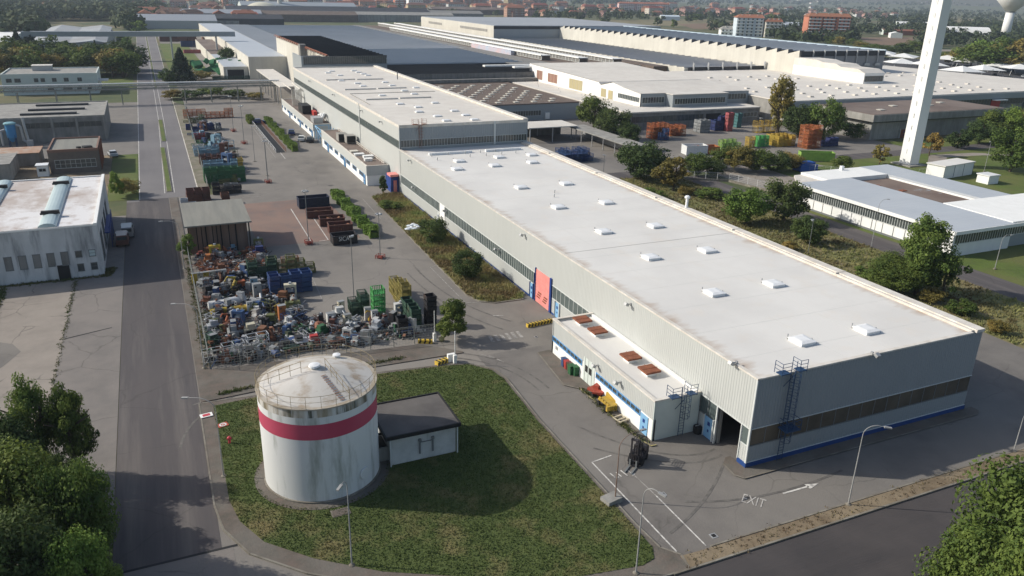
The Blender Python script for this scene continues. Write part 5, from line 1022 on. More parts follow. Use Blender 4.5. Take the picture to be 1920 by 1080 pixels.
for i, (bx, by, ty, w_, c_, lb) in enumerate([(1905, 1160, 880, 260, 'green', 'large green tree top at the right bottom edge'), (1800, 1210, 985, 170, 'green', 'green tree top left of the large one at the bottom right'), (1890, 1290, 1010, 200, 'green', 'lighter green tree top in the bottom right corner')]):
    ptree(bx, by, ty, w_, 'round', c_, lb, 'trees of the lower right clump', lod=0, seed=(i+1) % 3)
# hedges : rows that read as one clipped mass
def hedge(x0, x1, y0, y1, h, lbl, c_='green', n=9000, dx=0):
    rg = random.Random(int(y0)); v = []; f = []
    for i in range(n):
        t = rg.random(); y = y0+(y1-y0)*t; hh = h*(.82+.25*sin(t*31)+.1*rg.random()); u = rg.random()
        if u < .45: x, z, N_ = rg.uniform(x0, x1), hh, Vector((0, 0, 1))
        elif u < .8: x, z, N_ = x0+rg.random()*.15, rg.random()*hh, Vector((-1, 0, .4))
        else: x, z, N_ = x1-rg.random()*.15, rg.random()*hh, Vector((1, 0, .3))
        x += dx*t+.25*sin(t*47); N_ = (N_+Vector((rg.gauss(0, .5), rg.gauss(0, .5), rg.gauss(0, .4)))).normalized(); A_ = N_.orthogonal().normalized()*.21*rg.uniform(.6, 1.4); B_ = N_.cross(A_)*.6
        P_ = Vector((x, y, z)); k = len(v); v += [tuple(P_-A_), tuple(P_-B_), tuple(P_+A_), tuple(P_+B_)]; f.append((k, k+1, k+2, k+3))
    b = MB(); b.v = v; b.f = f; b.m = [0]*len(f); b.box(x0+.2+min(dx, 0), x1-.2+max(dx, 0), y0+.3, y1-.3, 0, h*.55) if abs(dx) < .3 else None
    return tag(b.build('hedge', LM[c_]), lbl, 'hedge')
hedge(-13.9, -12.3, 78.5, 110, 1.6, 'ragged green hedge behind the rusty skips', 'bright', 15000)
hedge(-13.6, -12.2, 157, 209, 1.7, 'clipped green hedge along the sunken ramp', 'bright', 12000)
hedge(-18.5, -17, 203, 211, 1.8, 'short green bush row at the head of the sunken ramp', 'green', 2500)
# grass blades and weeds : ground cover
def scatter(name, polyf, n, m, h=(.08, .22), wd=.05, z=.15, seed=1, kind='stuff', lbl=None, clump=None):
    rg = random.Random(seed); v = []; f = []
    while len(f) < n:
        x, y = polyf(rg)
        k = 1 if not clump else rg.randint(3, clump)
        for _ in range(k):
            xx = x+rg.gauss(0, .12)*(k > 1); yy = y+rg.gauss(0, .12)*(k > 1); a = rg.uniform(0, pi); hh = rg.uniform(*h); q = len(v); w_ = wd*rg.uniform(.6, 1.5)
            v += [(xx-cos(a)*w_, yy-sin(a)*w_, z), (xx+cos(a)*w_, yy+sin(a)*w_, z), (xx+rg.gauss(0, hh*.5), yy+rg.gauss(0, hh*.5), z+hh)]; f.append((q, q+1, q+2))
    b = MB(); b.v = v; b.f = f; b.m = [0]*len(f); o = b.build(name, m)
    return tag(o, lbl, 'grass' if lbl else None, kind=kind)
def inpoly(pts):
    xs = [p[0] for p in pts]; ys = [p[1] for p in pts]
    def ins(x, y):
        c = False; j = len(pts)-1
        for i in range(len(pts)):
            if (pts[i][1] > y) != (pts[j][1] > y) and x < (pts[j][0]-pts[i][0])*(y-pts[i][1])/(pts[j][1]-pts[i][1])+pts[i][0]: c = not c
            j = i
        return c
    def g(rg):
        while True:
            x, y = rg.uniform(min(xs), max(xs)), rg.uniform(min(ys), max(ys))
            if ins(x, y) and (x+34.76)**2+(y-13.74)**2 > 30 and not (-29.2 < x < -23 and 12 < y < 17.4): return x, y
    return g
scatter('lawn_blades', inpoly(lawn), 60000, mat('blades_green', (.088, .118, .032), .9, (.062, .092, .024), .9, .8, (.22, .18, .08), .17, .95, contrast3=(.52, .68), trans=.2), (.05, .16), .045, .15, lbl='short uneven mown grass round the tank and pump house')
scatter('planter_weeds', inpoly(pl2), 26000, mat('weeds_mixed', (.34, .29, .12), .9, (.19, .23, .07), .35, 1, (.17, .12, .06), .2, .9, trans=.2), (.15, .6), .07, .17, 2, lbl='tangled dry weeds and herbs in the planter bed', clump=8)
scatter('field_weeds', inpoly([(49.3, -8), (64.5, -8), (64.5, 104), (49.3, 104)]), 30000, mat('weeds_field', (.30, .28, .11), .9, (.18, .22, .07), .3, 1, (.16, .12, .06), .15, .9, trans=.2), (.1, .5), .09, .02, 3, lbl='dry uncut field grass between the near hall and the east lane', clump=8)
M_wt = mat('weeds_green', (.085, .115, .03), .9, (.05, .07, .02), .8, .8, (.14, .12, .05), .3, .7, trans=.2)
def along(pts, sp):
    def g(rg):
        i = rg.randrange(len(pts)-1); t = rg.random(); a, c = pts[i], pts[i+1]
        return a[0]+(c[0]-a[0])*t+rg.gauss(0, sp), a[1]+(c[1]-a[1])*t+rg.gauss(0, sp)
    return g
scatter('crack_weeds', along([(-57.4, 25), (-57.5, 52), (-57.3, 73)], .12), 1700, M_wt, (.03, .14), .05, .03, 4, lbl='strip of weeds growing along the concrete joint', clump=6)
scatter('edge_weeds', along([(-66, 60), (-66, 73)], .3), 900, M_wt, (.1, .35), .07, .03, 5, lbl='patch of weeds at the left edge of the concrete apron', clump=6)
scatter('warehouse_weeds', along([(-70, 73.9), (-53.5, 73.9), (-52.8, 77)], .3), 2500, M_wt, (.05, .3), .06, .03, 6, lbl='weeds along the foot of the weathered warehouse', clump=7)
scatter('verge_weeds', along([(-12, -8.3), (5, -8.3), (25, -8.3), (48, -8.4)], .42), 1500, mat('weeds_verge', (.14, .11, .05), .9, (.07, .08, .03), .5, .9, (.1, .06, .04), .4, .8), (.03, .14), .05, .13, 7, lbl='dry weeds on the narrow soil verge above the south road', clump=6)
scatter('kerb_weeds', along([(-6.5, 18.5), (-6.5, 12), (-6, 7)], .18), 900, M_wt, (.08, .3), .05, .12, 8, lbl='weeds along the kerb of the annexe pavement', clump=6)
scatter('fence_weeds', along([(-42.6, 38), (-42.5, 60), (-42.5, 78)], .2), 1800, M_wt, (.05, .3), .05, .1, 9, lbl='weeds along the side fence of the scrap yard', clump=7)
scatter('walk_weeds', along([(-42, 31.3), (-33, 32), (-22, 32.6)], .18), 1800, M_wt, (.08, .3), .06, .1, 10, lbl='thin weeds along the walkway before the scrap yard', clump=6)

# ================================================================== crates, racks and scrap
PAL = {'blue': (.035, .075, .19), 'light blue': (.20, .33, .42), 'green': (.035, .13, .05), 'bright green': (.07, .34, .09), 'dark green': (.03, .07, .045), 'olive': (.13, .14, .05), 'mustard': (.25, .21, .055),
       'yellow': (.42, .29, .04), 'orange': (.40, .13, .045), 'red': (.38, .045, .035), 'brown': (.12, .05, .035), 'rust': (.20, .085, .045), 'white': (.60, .60, .57), 'cream': (.50, .46, .34),
       'grey': (.25, .26, .26), 'silver': (.42, .44, .46), 'black': (.022, .022, .025), 'navy': (.02, .035, .12), 'teal': (.07, .19, .19), 'pink': (.36, .09, .09), 'lime': (.26, .42, .08)}
def CM(c):
    a = PAL[c]; return mat('painted_'+c.replace(' ', '_'), a, .6, tuple(x*.55+.015 for x in a), 1.2, .6, (.13, .075, .045), .7, .35, rnd=.14, contrast3=(.55, .7))
def cage(c, fill=.55, L=1.2, W_=1.0, Hh=.8):
    def mk():
        o = thing('cage_crate', 'crate', 'crate', (0, 0, 0)); b = MB(); x, y = L/2, W_/2
        for sx in (-x, x):
            for sy in (-y, y): b.box(sx-.035, sx+.035, sy-.035, sy+.035, 0, Hh)
        for z in (.1, Hh-.03): b.box(-x, x, -y-.03, -y+.03, z-.03, z+.03); b.box(-x, x, y-.03, y+.03, z-.03, z+.03); b.box(-x-.03, -x+.03, -y, y, z-.03, z+.03); b.box(x-.03, x+.03, -y, y, z-.03, z+.03)
        b.box(-x, x, -y, y, .08, .13); b.build('frame', CM(c), o)
        m = MB(); n = 7
        for i in range(n):
            t = -x+.08+(L-.16)*i/(n-1); w2 = fill*L/n/2; m.box(t-w2, t+w2, -y-.012, -y+.012, .13, Hh-.06); m.box(t-w2, t+w2, y-.012, y+.012, .13, Hh-.06)
            t = -y+.08+(W_-.16)*i/(n-1); w2 = fill*W_/n/2; m.box(-x-.012, -x+.012, t-w2, t+w2, .13, Hh-.06); m.box(x-.012, x+.012, t-w2, t+w2, .13, Hh-.06)
        m.build('mesh_panel', CM(c), o); return o
    return mk
def binbox(c, L=1.2, W_=1.0, Hh=.75):
    def mk():
        o = thing('storage_bin', 'bin', 'bin', (0, 0, 0)); b = MB(); x, y = L/2, W_/2
        b.box(-x, x, -y, -y+.04, .1, Hh); b.box(-x, x, y-.04, y, .1, Hh); b.box(-x, -x+.04, -y+.04, y-.04, .1, Hh); b.box(x-.04, x, -y+.04, y-.04, .1, Hh); b.box(-x+.04, x-.04, -y+.04, y-.04, .1, .14); b.build('body', CM(c), o)
        r = MB()
        for z in (.28, .5, Hh-.06): r.box(-x-.035, x+.035, -y-.035, -y-.001, z-.03, z+.03); r.box(-x-.035, -x-.001, -y, y, z-.03, z+.03); r.box(x+.001, x+.035, -y, y, z-.03, z+.03)
        for sx in (-x+.08, x-.08):
            for sy in (-y+.08, y-.08): r.box(sx-.06, sx+.06, sy-.06, sy+.06, 0, .1)
        r.build('rib', CM(c), o); return o
    return mk
NCR = 0
def stack(px, py, c, nx, ny, tiers, label, group, kind='cage', L=1.25, W_=1.05, Hh=.8, rz=0, jit=.09, fill=.4, drop=0.22, gx=.08, gy=.1, P=None):
    """rows of crates standing from the measured ground point to the right and backwards, every crate its own object"""
    global NCR
    P = G(px, py) if P is None else Vector(P); mk = (cage(c, fill, L, W_, Hh) if kind == 'cage' else binbox(c, L, W_, Hh)); key = (kind, c, L, W_, Hh, fill)
    rg = random.Random(int(px*13+py)); ca, sa3 = cos(rz), sin(rz)
    for j in range(ny):
        for i in range(nx):
            tt = tiers if isinstance(tiers, int) else tiers[(i+j) % len(tiers)]
            for k in range(tt):
                if k == tt-1 and tt > 1 and rg.random() < drop: continue
                ux, uy = i*(L+gx)+L/2+rg.gauss(0, jit*.4), j*(W_+gy)+W_/2+rg.gauss(0, jit*.4); NCR += 1
                pos = 'topmost' if k == tt-1 and tt > 1 else ('lowest' if k == 0 and tt > 1 else 'middle')
                lb = (pos+' '+label.replace('%s ', '')) if tt > 1 else label.replace('%s ', '')
                cr = use(key, mk, (P.x+ux*ca-uy*sa3, P.y+ux*sa3+uy*ca, .03+k*(Hh+.01)), rz+rg.gauss(0, jit*.3), None, lb, group)
                kw = min(('rack', 'cage', 'frame', 'bin', 'crate', 'container'), key=lambda q: label.find(q) if q in label else 999)
                cr['category'] = kw; cr.name = {'rack': 'steel_rack', 'cage': 'mesh_cage', 'frame': 'steel_frame_crate', 'bin': 'storage_bin', 'crate': 'slatted_crate' if kind == 'bin' else 'open_crate', 'container': 'container'}[kw]
# scrap yard stacks
stack(508, 556, 'blue', 4, 2, 4, 'blue slatted steel bin %s beside the green crates in the scrap yard', 'blue bins stacked in the scrap yard', 'bin', L=1.35, W_=1.1, Hh=.68)
stack(468, 532, 'dark green', 3, 2, 4, 'dark green crate %s left of the blue bins', 'dark green crates left of the blue bins', Hh=.75)
stack(505, 522, 'olive', 5, 1, [4, 3, 4], 'olive green crate %s behind the blue bins', 'olive crates behind the blue bins', Hh=.75)
stack(702, 598, 'bright green', 1, 1, 5, 'bright green mesh cage %s in the scrap yard', 'bright green cages in the scrap yard', L=1.5, W_=1.5, Hh=.78, fill=.35)
stack(755, 588, 'mustard', 1, 6, [5, 5, 4, 4, 3, 3], 'yellow green mesh cage %s in the long row beside the black crates', 'yellow cages in the long row', L=1.15, W_=1.3, Hh=.75, fill=.4, rz=R(-4))
stack(773, 625, 'dark green', 1, 4, 4, 'dark green crate %s right of the yellow cages', 'dark green crates by the yellow cages', 'bin', L=1.2, W_=1.1, Hh=.75)
stack(801, 614, 'black', 1, 1, 6, 'black ribbed crate %s beside the tall laurel', 'black crates beside the laurel', 'bin', L=1.25, W_=1.3, Hh=.66)
stack(748, 634, 'black', 1, 1, 4, 'black ribbed crate %s in front of the yellow cages', 'black crates before the yellow cages', 'bin', L=1.2, W_=1.2, Hh=.6)
stack(661, 592, 'dark green', 2, 2, 3, 'dark open crate %s behind the cream cabinet', 'dark crates behind the cream cabinet', L=1.1, W_=1.1, Hh=.85, fill=.3)
# second yard, left of the long drive
stack(345, 224, 'orange', 11, 1, 3, 'orange steel rack %s in the long row below the pipe bridge', 'orange racks below the pipe bridge', L=1.25, W_=1.4, Hh=.95, fill=.35)
stack(345, 232, 'olive', 5, 1, 2, 'olive crate %s in front of the orange racks', 'olive crates before the orange racks')
stack(350, 246, 'navy', 6, 2, 2, 'navy steel bin %s in the second yard', 'navy bins in the second yard', 'bin', L=1.5, W_=1.4)
stack(362, 262, 'light blue', 2, 2, 2, 'pale blue crate %s beside the navy bins', 'pale blue crates beside the navy bins')
stack(366, 262, 'red', 2, 1, 2, 'red crate %s between the blue crates', 'red crates between the blue crates')
stack(388, 264, 'black', 3, 2, 2, 'black bin %s near the middle of the second yard', 'black bins in the second yard', 'bin', L=1.3, W_=1.3)
stack(366, 296, 'light blue', 6, 2, [2, 3], 'grey blue crate %s in the low row', 'grey blue crates in the low row', L=1.25, W_=1.2)
stack(376, 312, 'brown', 6, 2, 3, 'red brown crate %s behind the green block', 'red brown crates behind the green block', L=1.25, W_=1.2)
stack(446, 318, 'yellow', 1, 2, 3, 'yellow crate %s at the right end of the red brown crates', 'yellow crates at the end of the row', L=1.2, W_=1.2)
stack(385, 346, 'green', 6, 2, 4, 'green crate %s in the big green block', 'green crates in the big green block', L=1.3, W_=1.25, fill=.75)
stack(422, 360, 'grey', 2, 1, 2, 'grey rusty rack %s in front of the big green block', 'grey racks before the green block', fill=.25)
stack(352, 382, 'brown', 3, 2, 3, 'dark brown bin %s behind the shed roof', 'dark brown bins behind the shed', 'bin', L=1.35, W_=1.3, Hh=.8)
stack(416, 382, 'brown', 1, 1, 2, 'dark red bin %s at the right corner of the shed', 'dark red bins by the shed', 'bin', L=1.5, W_=1.3, Hh=1.0)
stack(340, 390, 'silver', 2, 1, 2, 'silver grey bin %s behind the left corner of the shed', 'silver bins behind the shed', 'bin', L=1.3)
stack(380, 236, 'white', 2, 1, 1, 'white crate among the olive crates of the second yard', 'white crates in the second yard', L=1.6, W_=1.2)
stack(352, 256, 'blue', 4, 1, 2, 'blue crate %s by the side fence of the second yard', 'blue crates by the side fence', L=1.3)
stack(360, 276, 'green', 5, 1, [1, 2], 'green crate %s in the low middle row', 'green crates in the low middle row', L=1.3)
stack(362, 284, 'white', 2, 1, 2, 'pale crate %s in the low middle row', 'pale crates in the low middle row', L=1.3)
stack(384, 330, 'light blue', 5, 1, 4, 'pale blue crate %s behind the green block', 'pale blue crates behind the green block', L=1.35)
stack(400, 366, 'black', 4, 1, 3, 'dark crate %s beside the dark brown bins', 'dark crates beside the brown bins', L=1.3, fill=.6)
stack(530, 505, 'rust', 2, 1, 2, 'rusty crate %s behind the olive crates', 'rusty crates behind the olive crates', L=1.2)
# yard beyond the tall hall and racks at right
stack(1060, 306, 'blue', 5, 3, 3, 'blue tube rack %s beyond the far corner of the near roof', 'blue racks beyond the near roof', L=1.5, W_=1.8, Hh=.95, fill=.2)
stack(1224, 262, 'orange', 3, 2, 4, 'orange mesh rack %s right of the dark trees', 'orange racks right of the dark trees', L=1.7, W_=1.7, Hh=1.1, fill=.25)
stack(1238, 264, 'blue', 2, 1, 3, 'bright blue rack %s before the orange mesh racks', 'blue racks before the orange racks', L=1.4, W_=1.4, Hh=1.1, fill=.4)
stack(1256, 256, 'orange', 3, 2, 3, 'rusty orange rack %s beside the grey works wall', 'rusty racks beside the works wall', L=1.8, W_=1.6, Hh=1.0, fill=.25)
stack(1312, 250, 'grey', 2, 2, 4, 'grey crate %s before the shaded works wall', 'grey crates before the works wall', 'bin', L=1.8, W_=1.6, Hh=.95)
stack(1340, 246, 'navy', 3, 2, 4, 'dark navy crate %s in the shade of the works', 'navy crates in the shade', 'bin', L=1.8, W_=1.6, Hh=1.05)
stack(1363, 247, 'pink', 1, 1, 6, 'bright red crate %s in the shade of the works', 'bright red crates in the shade', 'bin', L=2.0, W_=1.6, Hh=.95)
stack(1381, 240, 'teal', 1, 1, 5, 'teal crate %s right of the bright red ones', 'teal crates in the shade', 'bin', L=1.8, W_=1.6, Hh=.9)
stack(1419, 250, 'yellow', 4, 1, 2, 'large yellow frame %s beside the tall thin tree', 'yellow frames beside the thin tree', L=2.3, W_=2.2, Hh=1.8, fill=.12)
stack(1458, 276, 'yellow', 4, 3, 3, 'amber mesh crate %s behind the thicket', 'amber crates behind the thicket', L=1.5, W_=1.6, Hh=1.0, fill=.7)
stack(1512, 280, 'orange', 3, 2, 6, 'orange red mesh crate %s in the tallest stack', 'orange red crates of the tallest stack', L=1.6, W_=1.7, Hh=1.05, fill=.35)
stack(1545, 276, 'navy', 3, 1, 3, 'navy crate %s right of the tallest orange stack', 'navy crates right of the orange stack', 'bin', L=1.7, W_=1.6, Hh=.8)
stack(1352, 284, 'lime', 4, 1, 3, 'yellow green crate %s above the thicket', 'yellow green crates above the thicket', L=1.6, W_=1.5, Hh=1.0, fill=.4)
stack(1403, 278, 'yellow', 1, 1, 3, 'yellow crate %s left of the green ones above the thicket', 'yellow crates above the thicket', L=2.2, W_=1.6, Hh=1.0, fill=.5)
stack(1421, 276, 'bright green', 2, 1, 3, 'bright green crate %s above the thicket', 'bright green crates above the thicket', L=1.8, W_=1.6, Hh=1.0, fill=.7)
# ---- scrap pieces
def scrap_maker(kind, c):
    m = CM(c)
    def mk():
        rg = random.Random(hash(kind) % 1000+len(c)) if 0 else random.Random(sum(map(ord, kind+c)))
        o = thing({'machine': 'scrap_machine', 'cabinet': 'metal_cabinet', 'drum': 'scrap_tank', 'rack': 'scrap_rack', 'tangle': 'pipe_bundle', 'arm': 'robot_arm', 'press': 'scrap_press', 'plates': 'sheet_pile'}[kind], 'scrap', kind, (0, 0, 0))
        if kind == 'machine':
            b = MB(); b.box(-.7, .7, -.5, .5, .1, .85); b.box(-.35, .55, -.35, .35, .85, 1.35); b.build('body', m, o)
            d = MB(); d.tube((-.75, 0, .55), (-1.05, 0, .55), .25, k=12); d.tube((.2, -.5, .5), (.2, -.75, .5), .17, k=10); d.build('motor', CM('grey'), o)
            e = MB(); e.box(-.5, .1, -.54, -.501, .3, .7); e.box(.25, .6, -.53, -.501, .5, .75); e.box(-.8, .8, -.3, -.1, 0, .1); e.box(-.8, .8, .1, .3, 0, .1); e.path([(-.6, .3, .85), (-.6, .3, 1.5), (.1, .5, 1.5)], .04); e.build('panel', CM('black'), o)
        elif kind == 'cabinet':
            b = MB(); b.box(-.45, .45, -.3, .3, .06, 1.9); b.build('body', m, o); d = MB(); d.box(-.42, -.01, -.33, -.301, .12, 1.84); d.box(.01, .42, -.33, -.301, .12, 1.84); q = d.build('door', m, o); h = MB(); h.box(-.06, -.03, -.36, -.331, .9, 1.1); h.box(-.3, -.1, -.34, -.331, 1.5, 1.7); h.build('handle', CM('black'), q); k = MB(); k.box(-.46, .46, -.31, .31, 0, .06); k.box(-.47, .47, -.32, .32, 1.9, 1.94); k.build('trim', CM('grey'), o)
        elif kind == 'drum':
            b = MB(); b.tube((-1, 0, .75), (1, 0, .75), .6, k=20); b.tube((-1.12, 0, .75), (-1, 0, .75), .35, .6, k=20); b.tube((1, 0, .75), (1.12, 0, .75), .6, .35, k=20); b.build('body', m, o); d = MB(); d.box(-.7, -.5, -.5, .5, 0, .4); d.box(.5, .7, -.5, .5, 0, .4); d.tube((0, 0, 1.3), (0, 0, 1.55), .15); d.build('cradle', CM('rust'), o)
        elif kind == 'rack':
            b = MB()
            for x in (-.9, 0, .9):
                for y in (-.4, .4): b.tube((x, y, 0), (x, y, 1.5), .04, k=4)
            for z in (.3, .9, 1.45):
                for y in (-.4, .4): b.tube((-.9, y, z), (.9, y, z), .035, k=4)
                for x in (-.9, 0, .9): b.tube((x, -.4, z), (x, .4, z), .03, k=4)
            b.tube((-.9, -.4, 0), (0, -.4, 1.5), .03, k=4); b.build('frame', m, o); d = MB(); d.rbox((-.3, 0, .5), (.8, .5, .35), .3); d.rbox((.4, .1, 1.05), (.5, .5, .25), .8); d.tube((.5, -.2, .4), (.6, .3, .45), .18, k=8); d.build('load', CM(['grey', 'rust', 'black'][len(c) % 3]), o)
        elif kind == 'tangle':
            b = MB()
            for i in range(22): a = rg.uniform(0, pi); L_ = rg.uniform(.5, 1.3); z = rg.uniform(.1, .9); t = rg.uniform(-.5, .5); cx, cy = rg.gauss(0, .3), rg.gauss(0, .3); b.tube((cx-cos(a)*L_, cy-sin(a)*L_, max(.03, z-t)), (cx+cos(a)*L_, cy+sin(a)*L_, max(.03, z+t)), rg.uniform(.02, .06), k=5)
            b.build('tubes', m, o); d = MB(); [d.rbox((rg.gauss(0, .5), rg.gauss(0, .4), rg.uniform(.15, .7)), (rg.uniform(.2, .6), rg.uniform(.15, .5), rg.uniform(.1, .4)), rg.uniform(0, 3), tilt=rg.uniform(-.5, .5)) for i in range(7)]; d.build('fitting', CM('grey'), o)
        elif kind == 'arm':
            b = MB(); b.tube((0, 0, 0), (0, 0, .6), .38, .3, k=14); b.tube((0, 0, .6), (.5, 0, 1.4), .2, .16, k=10); b.tube((.5, 0, 1.4), (-.4, .1, 1.75), .14, .1, k=10); b.tube((-.4, .1, 1.75), (-.7, .1, 1.4), .08, k=8); b.build('arm', m, o); d = MB(); d.tube((.4, -.2, 1.4), (.6, .2, 1.4), .17, k=10); d.box(-.5, .5, -.5, .5, 0, .12); d.build('joint', CM('black'), o)
        elif kind == 'press':
            b = MB(); b.box(-.8, .8, -.5, .5, 0, .5); b.box(-.8, -.55, -.4, .4, .5, 1.9); b.box(.55, .8, -.4, .4, .5, 1.9); b.box(-.8, .8, -.4, .4, 1.9, 2.25); b.build('frame', m, o); d = MB(); d.box(-.4, .4, -.3, .3, 1.2, 1.45); d.tube((0, 0, 1.45), (0, 0, 1.9), .13, k=10); d.tube((0, 0, 2.25), (0, 0, 2.5), .2, k=10); d.build('ram', CM('silver'), o); e = MB(); e.box(-.5, .5, -.56, -.501, .1, .4); e.build('panel', CM('black'), o)
        else:
            b = MB(); [b.rbox((rg.gauss(0, .06), rg.gauss(0, .06), .06+.09*i), (rg.uniform(1.2, 1.8), rg.uniform(.7, 1.1), .06), rg.gauss(0, .18), tilt=rg.gauss(0, .04)) for i in range(8)]; b.build('sheets', m, o); d = MB(); [d.box(x, x+.1, -.5, .5, 0, .05) for x in (-.5, .4)]; d.build('batten', CM('brown'), o)
        return o
    return mk
rg = random.Random(11)
WORD = {'machine': 'machine block', 'cabinet': 'metal cabinet', 'drum': 'scrapped round tank', 'rack': 'steel frame rack', 'tangle': 'bundle of loose tubes', 'arm': 'scrapped robot arm', 'press': 'scrapped press frame', 'plates': 'pile of metal sheets'}
def scrap(kind, c, x, y, rz, s_=1.0, where='in the crowded scrap yard', z=.03):
    return use((kind, c), scrap_maker(kind, c), (x, y, z), rz, s_, '%s %s %s' % (c, WORD[kind], where), 'scrap in the yard behind the tank')
def spot(kind, c, px, py, where, rz=0, s_=1.0):
    P = G(px, py); return scrap(kind, c, P.x, P.y, R(rz), s_, where)
for a in [('cabinet', 'white', 622, 618, 'standing tall left of the cream cabinet', 5, 1.15), ('cabinet', 'cream', 652, 616, 'leaning right of the tall white cabinet', 12, 1.0), ('cabinet', 'white', 690, 600, 'before the green mesh cages', -5, .9), ('cabinet', 'white', 703, 606, 'right of the yellow cased machine', 0, .9),
          ('press', 'white', 752, 600, 'open frame beside the yellow cages', 2, 1.05), ('cabinet', 'cream', 640, 588, 'at the back of the eastern scrap', 10, .9), ('machine', 'white', 636, 596, 'lying behind the tall white cabinet', 0, 1.1), ('press', 'cream', 546, 562, 'with a dark window before the blue bins', -8, 1.0),
          ('cabinet', 'orange', 530, 600, 'with a rusty top below the white frame machine', 10, 1.05), ('drum', 'yellow', 412, 596, 'at the left side of the scrap yard', 4, .95), ('drum', 'yellow', 454, 588, 'near the middle of the scrap yard', -6, .85), ('drum', 'white', 408, 582, 'above the yellow tank', 0, 1.0), ('drum', 'silver', 446, 574, 'above the second yellow tank', 10, 1.0),
          ('cabinet', 'white', 470, 588, 'left of a pair in the middle', 0, .85), ('cabinet', 'white', 480, 585, 'right of a pair in the middle', 0, .85), ('cabinet', 'light blue', 478, 548, 'behind the pair of white cabinets', -3, 1.1), ('cabinet', 'grey', 484, 562, 'beside the white panels', 6, 1.2), ('machine', 'orange', 452, 545, 'round and rusty between yellow arms', 0, 1.1), ('arm', 'yellow', 438, 552, 'left of the round orange machine', 30, 1.5), ('arm', 'yellow', 520, 592, 'beside the orange topped cabinet', 200, .9),
          ('press', 'yellow', 405, 486, 'in front of the plank shed', 5, 1.0), ('machine', 'pink', 376, 482, 'in front of the plank shed', 5, .7), ('machine', 'white', 385, 474, 'against the plank shed', 8, .7), ('machine', 'white', 430, 484, 'right of the yellow press', 0, .7), ('machine', 'light blue', 436, 470, 'against the plank shed', 20, .8),
          ('press', 'olive', 486, 470, 'at the right end of the shed', 0, .9), ('machine', 'navy', 486, 482, 'at the right end of the shed', 0, 1.3), ('machine', 'red', 415, 650, 'near the south fence', 30, .6), ('machine', 'cream', 470, 628, 'with a ribbed side below the middle', 4, 1.1), ('arm', 'orange', 425, 612, 'lying below the yellow tank', 40, 1.0), ('machine', 'green', 440, 655, 'near the south fence', 0, .8),
          ('rack', 'white', 400, 680, 'in the south west corner by the fence', 8, 1.1), ('rack', 'silver', 440, 672, 'along the south fence', 8, 1.3), ('rack', 'silver', 485, 655, 'along the south fence before the tank', 8, 1.3), ('plates', 'blue', 545, 650, 'by the south fence behind the tank', 8, 1.3), ('plates', 'silver', 570, 650, 'by the south fence behind the tank', 12, 1.3), ('machine', 'red', 588, 648, 'by the south fence behind the tank', 0, 1.0),
          ('tangle', 'green', 575, 625, 'left of the tall white cabinet', 0, 1.2), ('drum', 'rust', 598, 622, 'left of the tall white cabinet', 80, .8), ('cabinet', 'green', 745, 628, 'low and wide before the white cage', 0, .8), ('plates', 'red', 680, 640, 'by the south fence under the yellow cages', 8, 1.2), ('plates', 'light blue', 655, 640, 'by the south fence before the cabinets', 8, 1.3), ('arm', 'yellow', 694, 602, 'between the white cabinets', 0, .8)]: spot(*a)
for i in range(6): spot('cabinet', ['yellow', 'cream', 'yellow', 'cream', 'grey', 'white'][i], 366+11*i, 532-1.5*i, 'number %s in the row of grey boxes with pale tops' % ['one', 'two', 'three', 'four', 'five', 'six'][i] if 0 else ['at the left end of the row of boxes near the side fence', 'second in the row of boxes near the side fence', 'third in the row of boxes near the side fence', 'fourth in the row of boxes near the side fence', 'fifth in the row of boxes near the side fence', 'at the right end of the row of boxes near the side fence'][i], 3, .8)
zones = [(-41.6, -28.5, 38.2, 47, ['silver', 'rust', 'green', 'grey', 'blue', 'white', 'brown', 'black', 'black', 'dark green', 'grey'], 'in the southern scrap rows behind the round tank', 58), (-41.4, -30, 47, 56, ['silver', 'grey', 'black', 'white', 'olive', 'blue', 'rust'], 'in the middle of the scrap yard', 56),
         (-41.2, -33.5, 56, 66, ['silver', 'grey', 'black', 'blue', 'grey', 'rust', 'black'], 'in the dark metal heap near the side fence', 46), (-41, -31.5, 66, 78, ['rust', 'brown', 'rust', 'orange', 'grey', 'black'], 'in the rusty brown heap before the plank shed', 56), (-28.5, -18, 38, 44, ['grey', 'black', 'silver', 'brown', 'white', 'blue'], 'in the eastern scrap rows by the south fence', 40)]
for x0, x1, y0, y1, cs, wh, n in zones:
    for i in range(n):
        k = rg.choice(['machine', 'tangle', 'machine', 'rack', 'press', 'machine', 'plates', 'arm', 'drum', 'cabinet'] if wh.find('rusty') < 0 else ['tangle', 'tangle', 'rack', 'machine', 'plates'])
        sc_ = rg.uniform(.6, 1.2)*(.75 if k in ('press', 'drum') else 1); scrap(k, rg.choice(cs), rg.uniform(x0, x1), rg.uniform(y0, y1), rg.uniform(0, 6.28), sc_, wh)
for i in range(46):
    k = rg.choice(['machine', 'tangle', 'rack', 'plates', 'machine', 'press']); c = rg.choice(['blue', 'grey', 'black', 'green', 'brown', 'rust', 'light blue', 'olive', 'silver']); t = rg.random()
    use((k, c), scrap_maker(k, c), (rg.uniform(-35.3+t*1.0, -27.5), 124+88*t, .03), rg.uniform(0, 6), rg.uniform(.9, 1.6), '%s %s between the crate rows of the second yard' % (c, WORD[k]), 'scrap in the second yard')
for x0, y0 in ((-10, 330), (-16, 300), (-22, 560)):
    pass
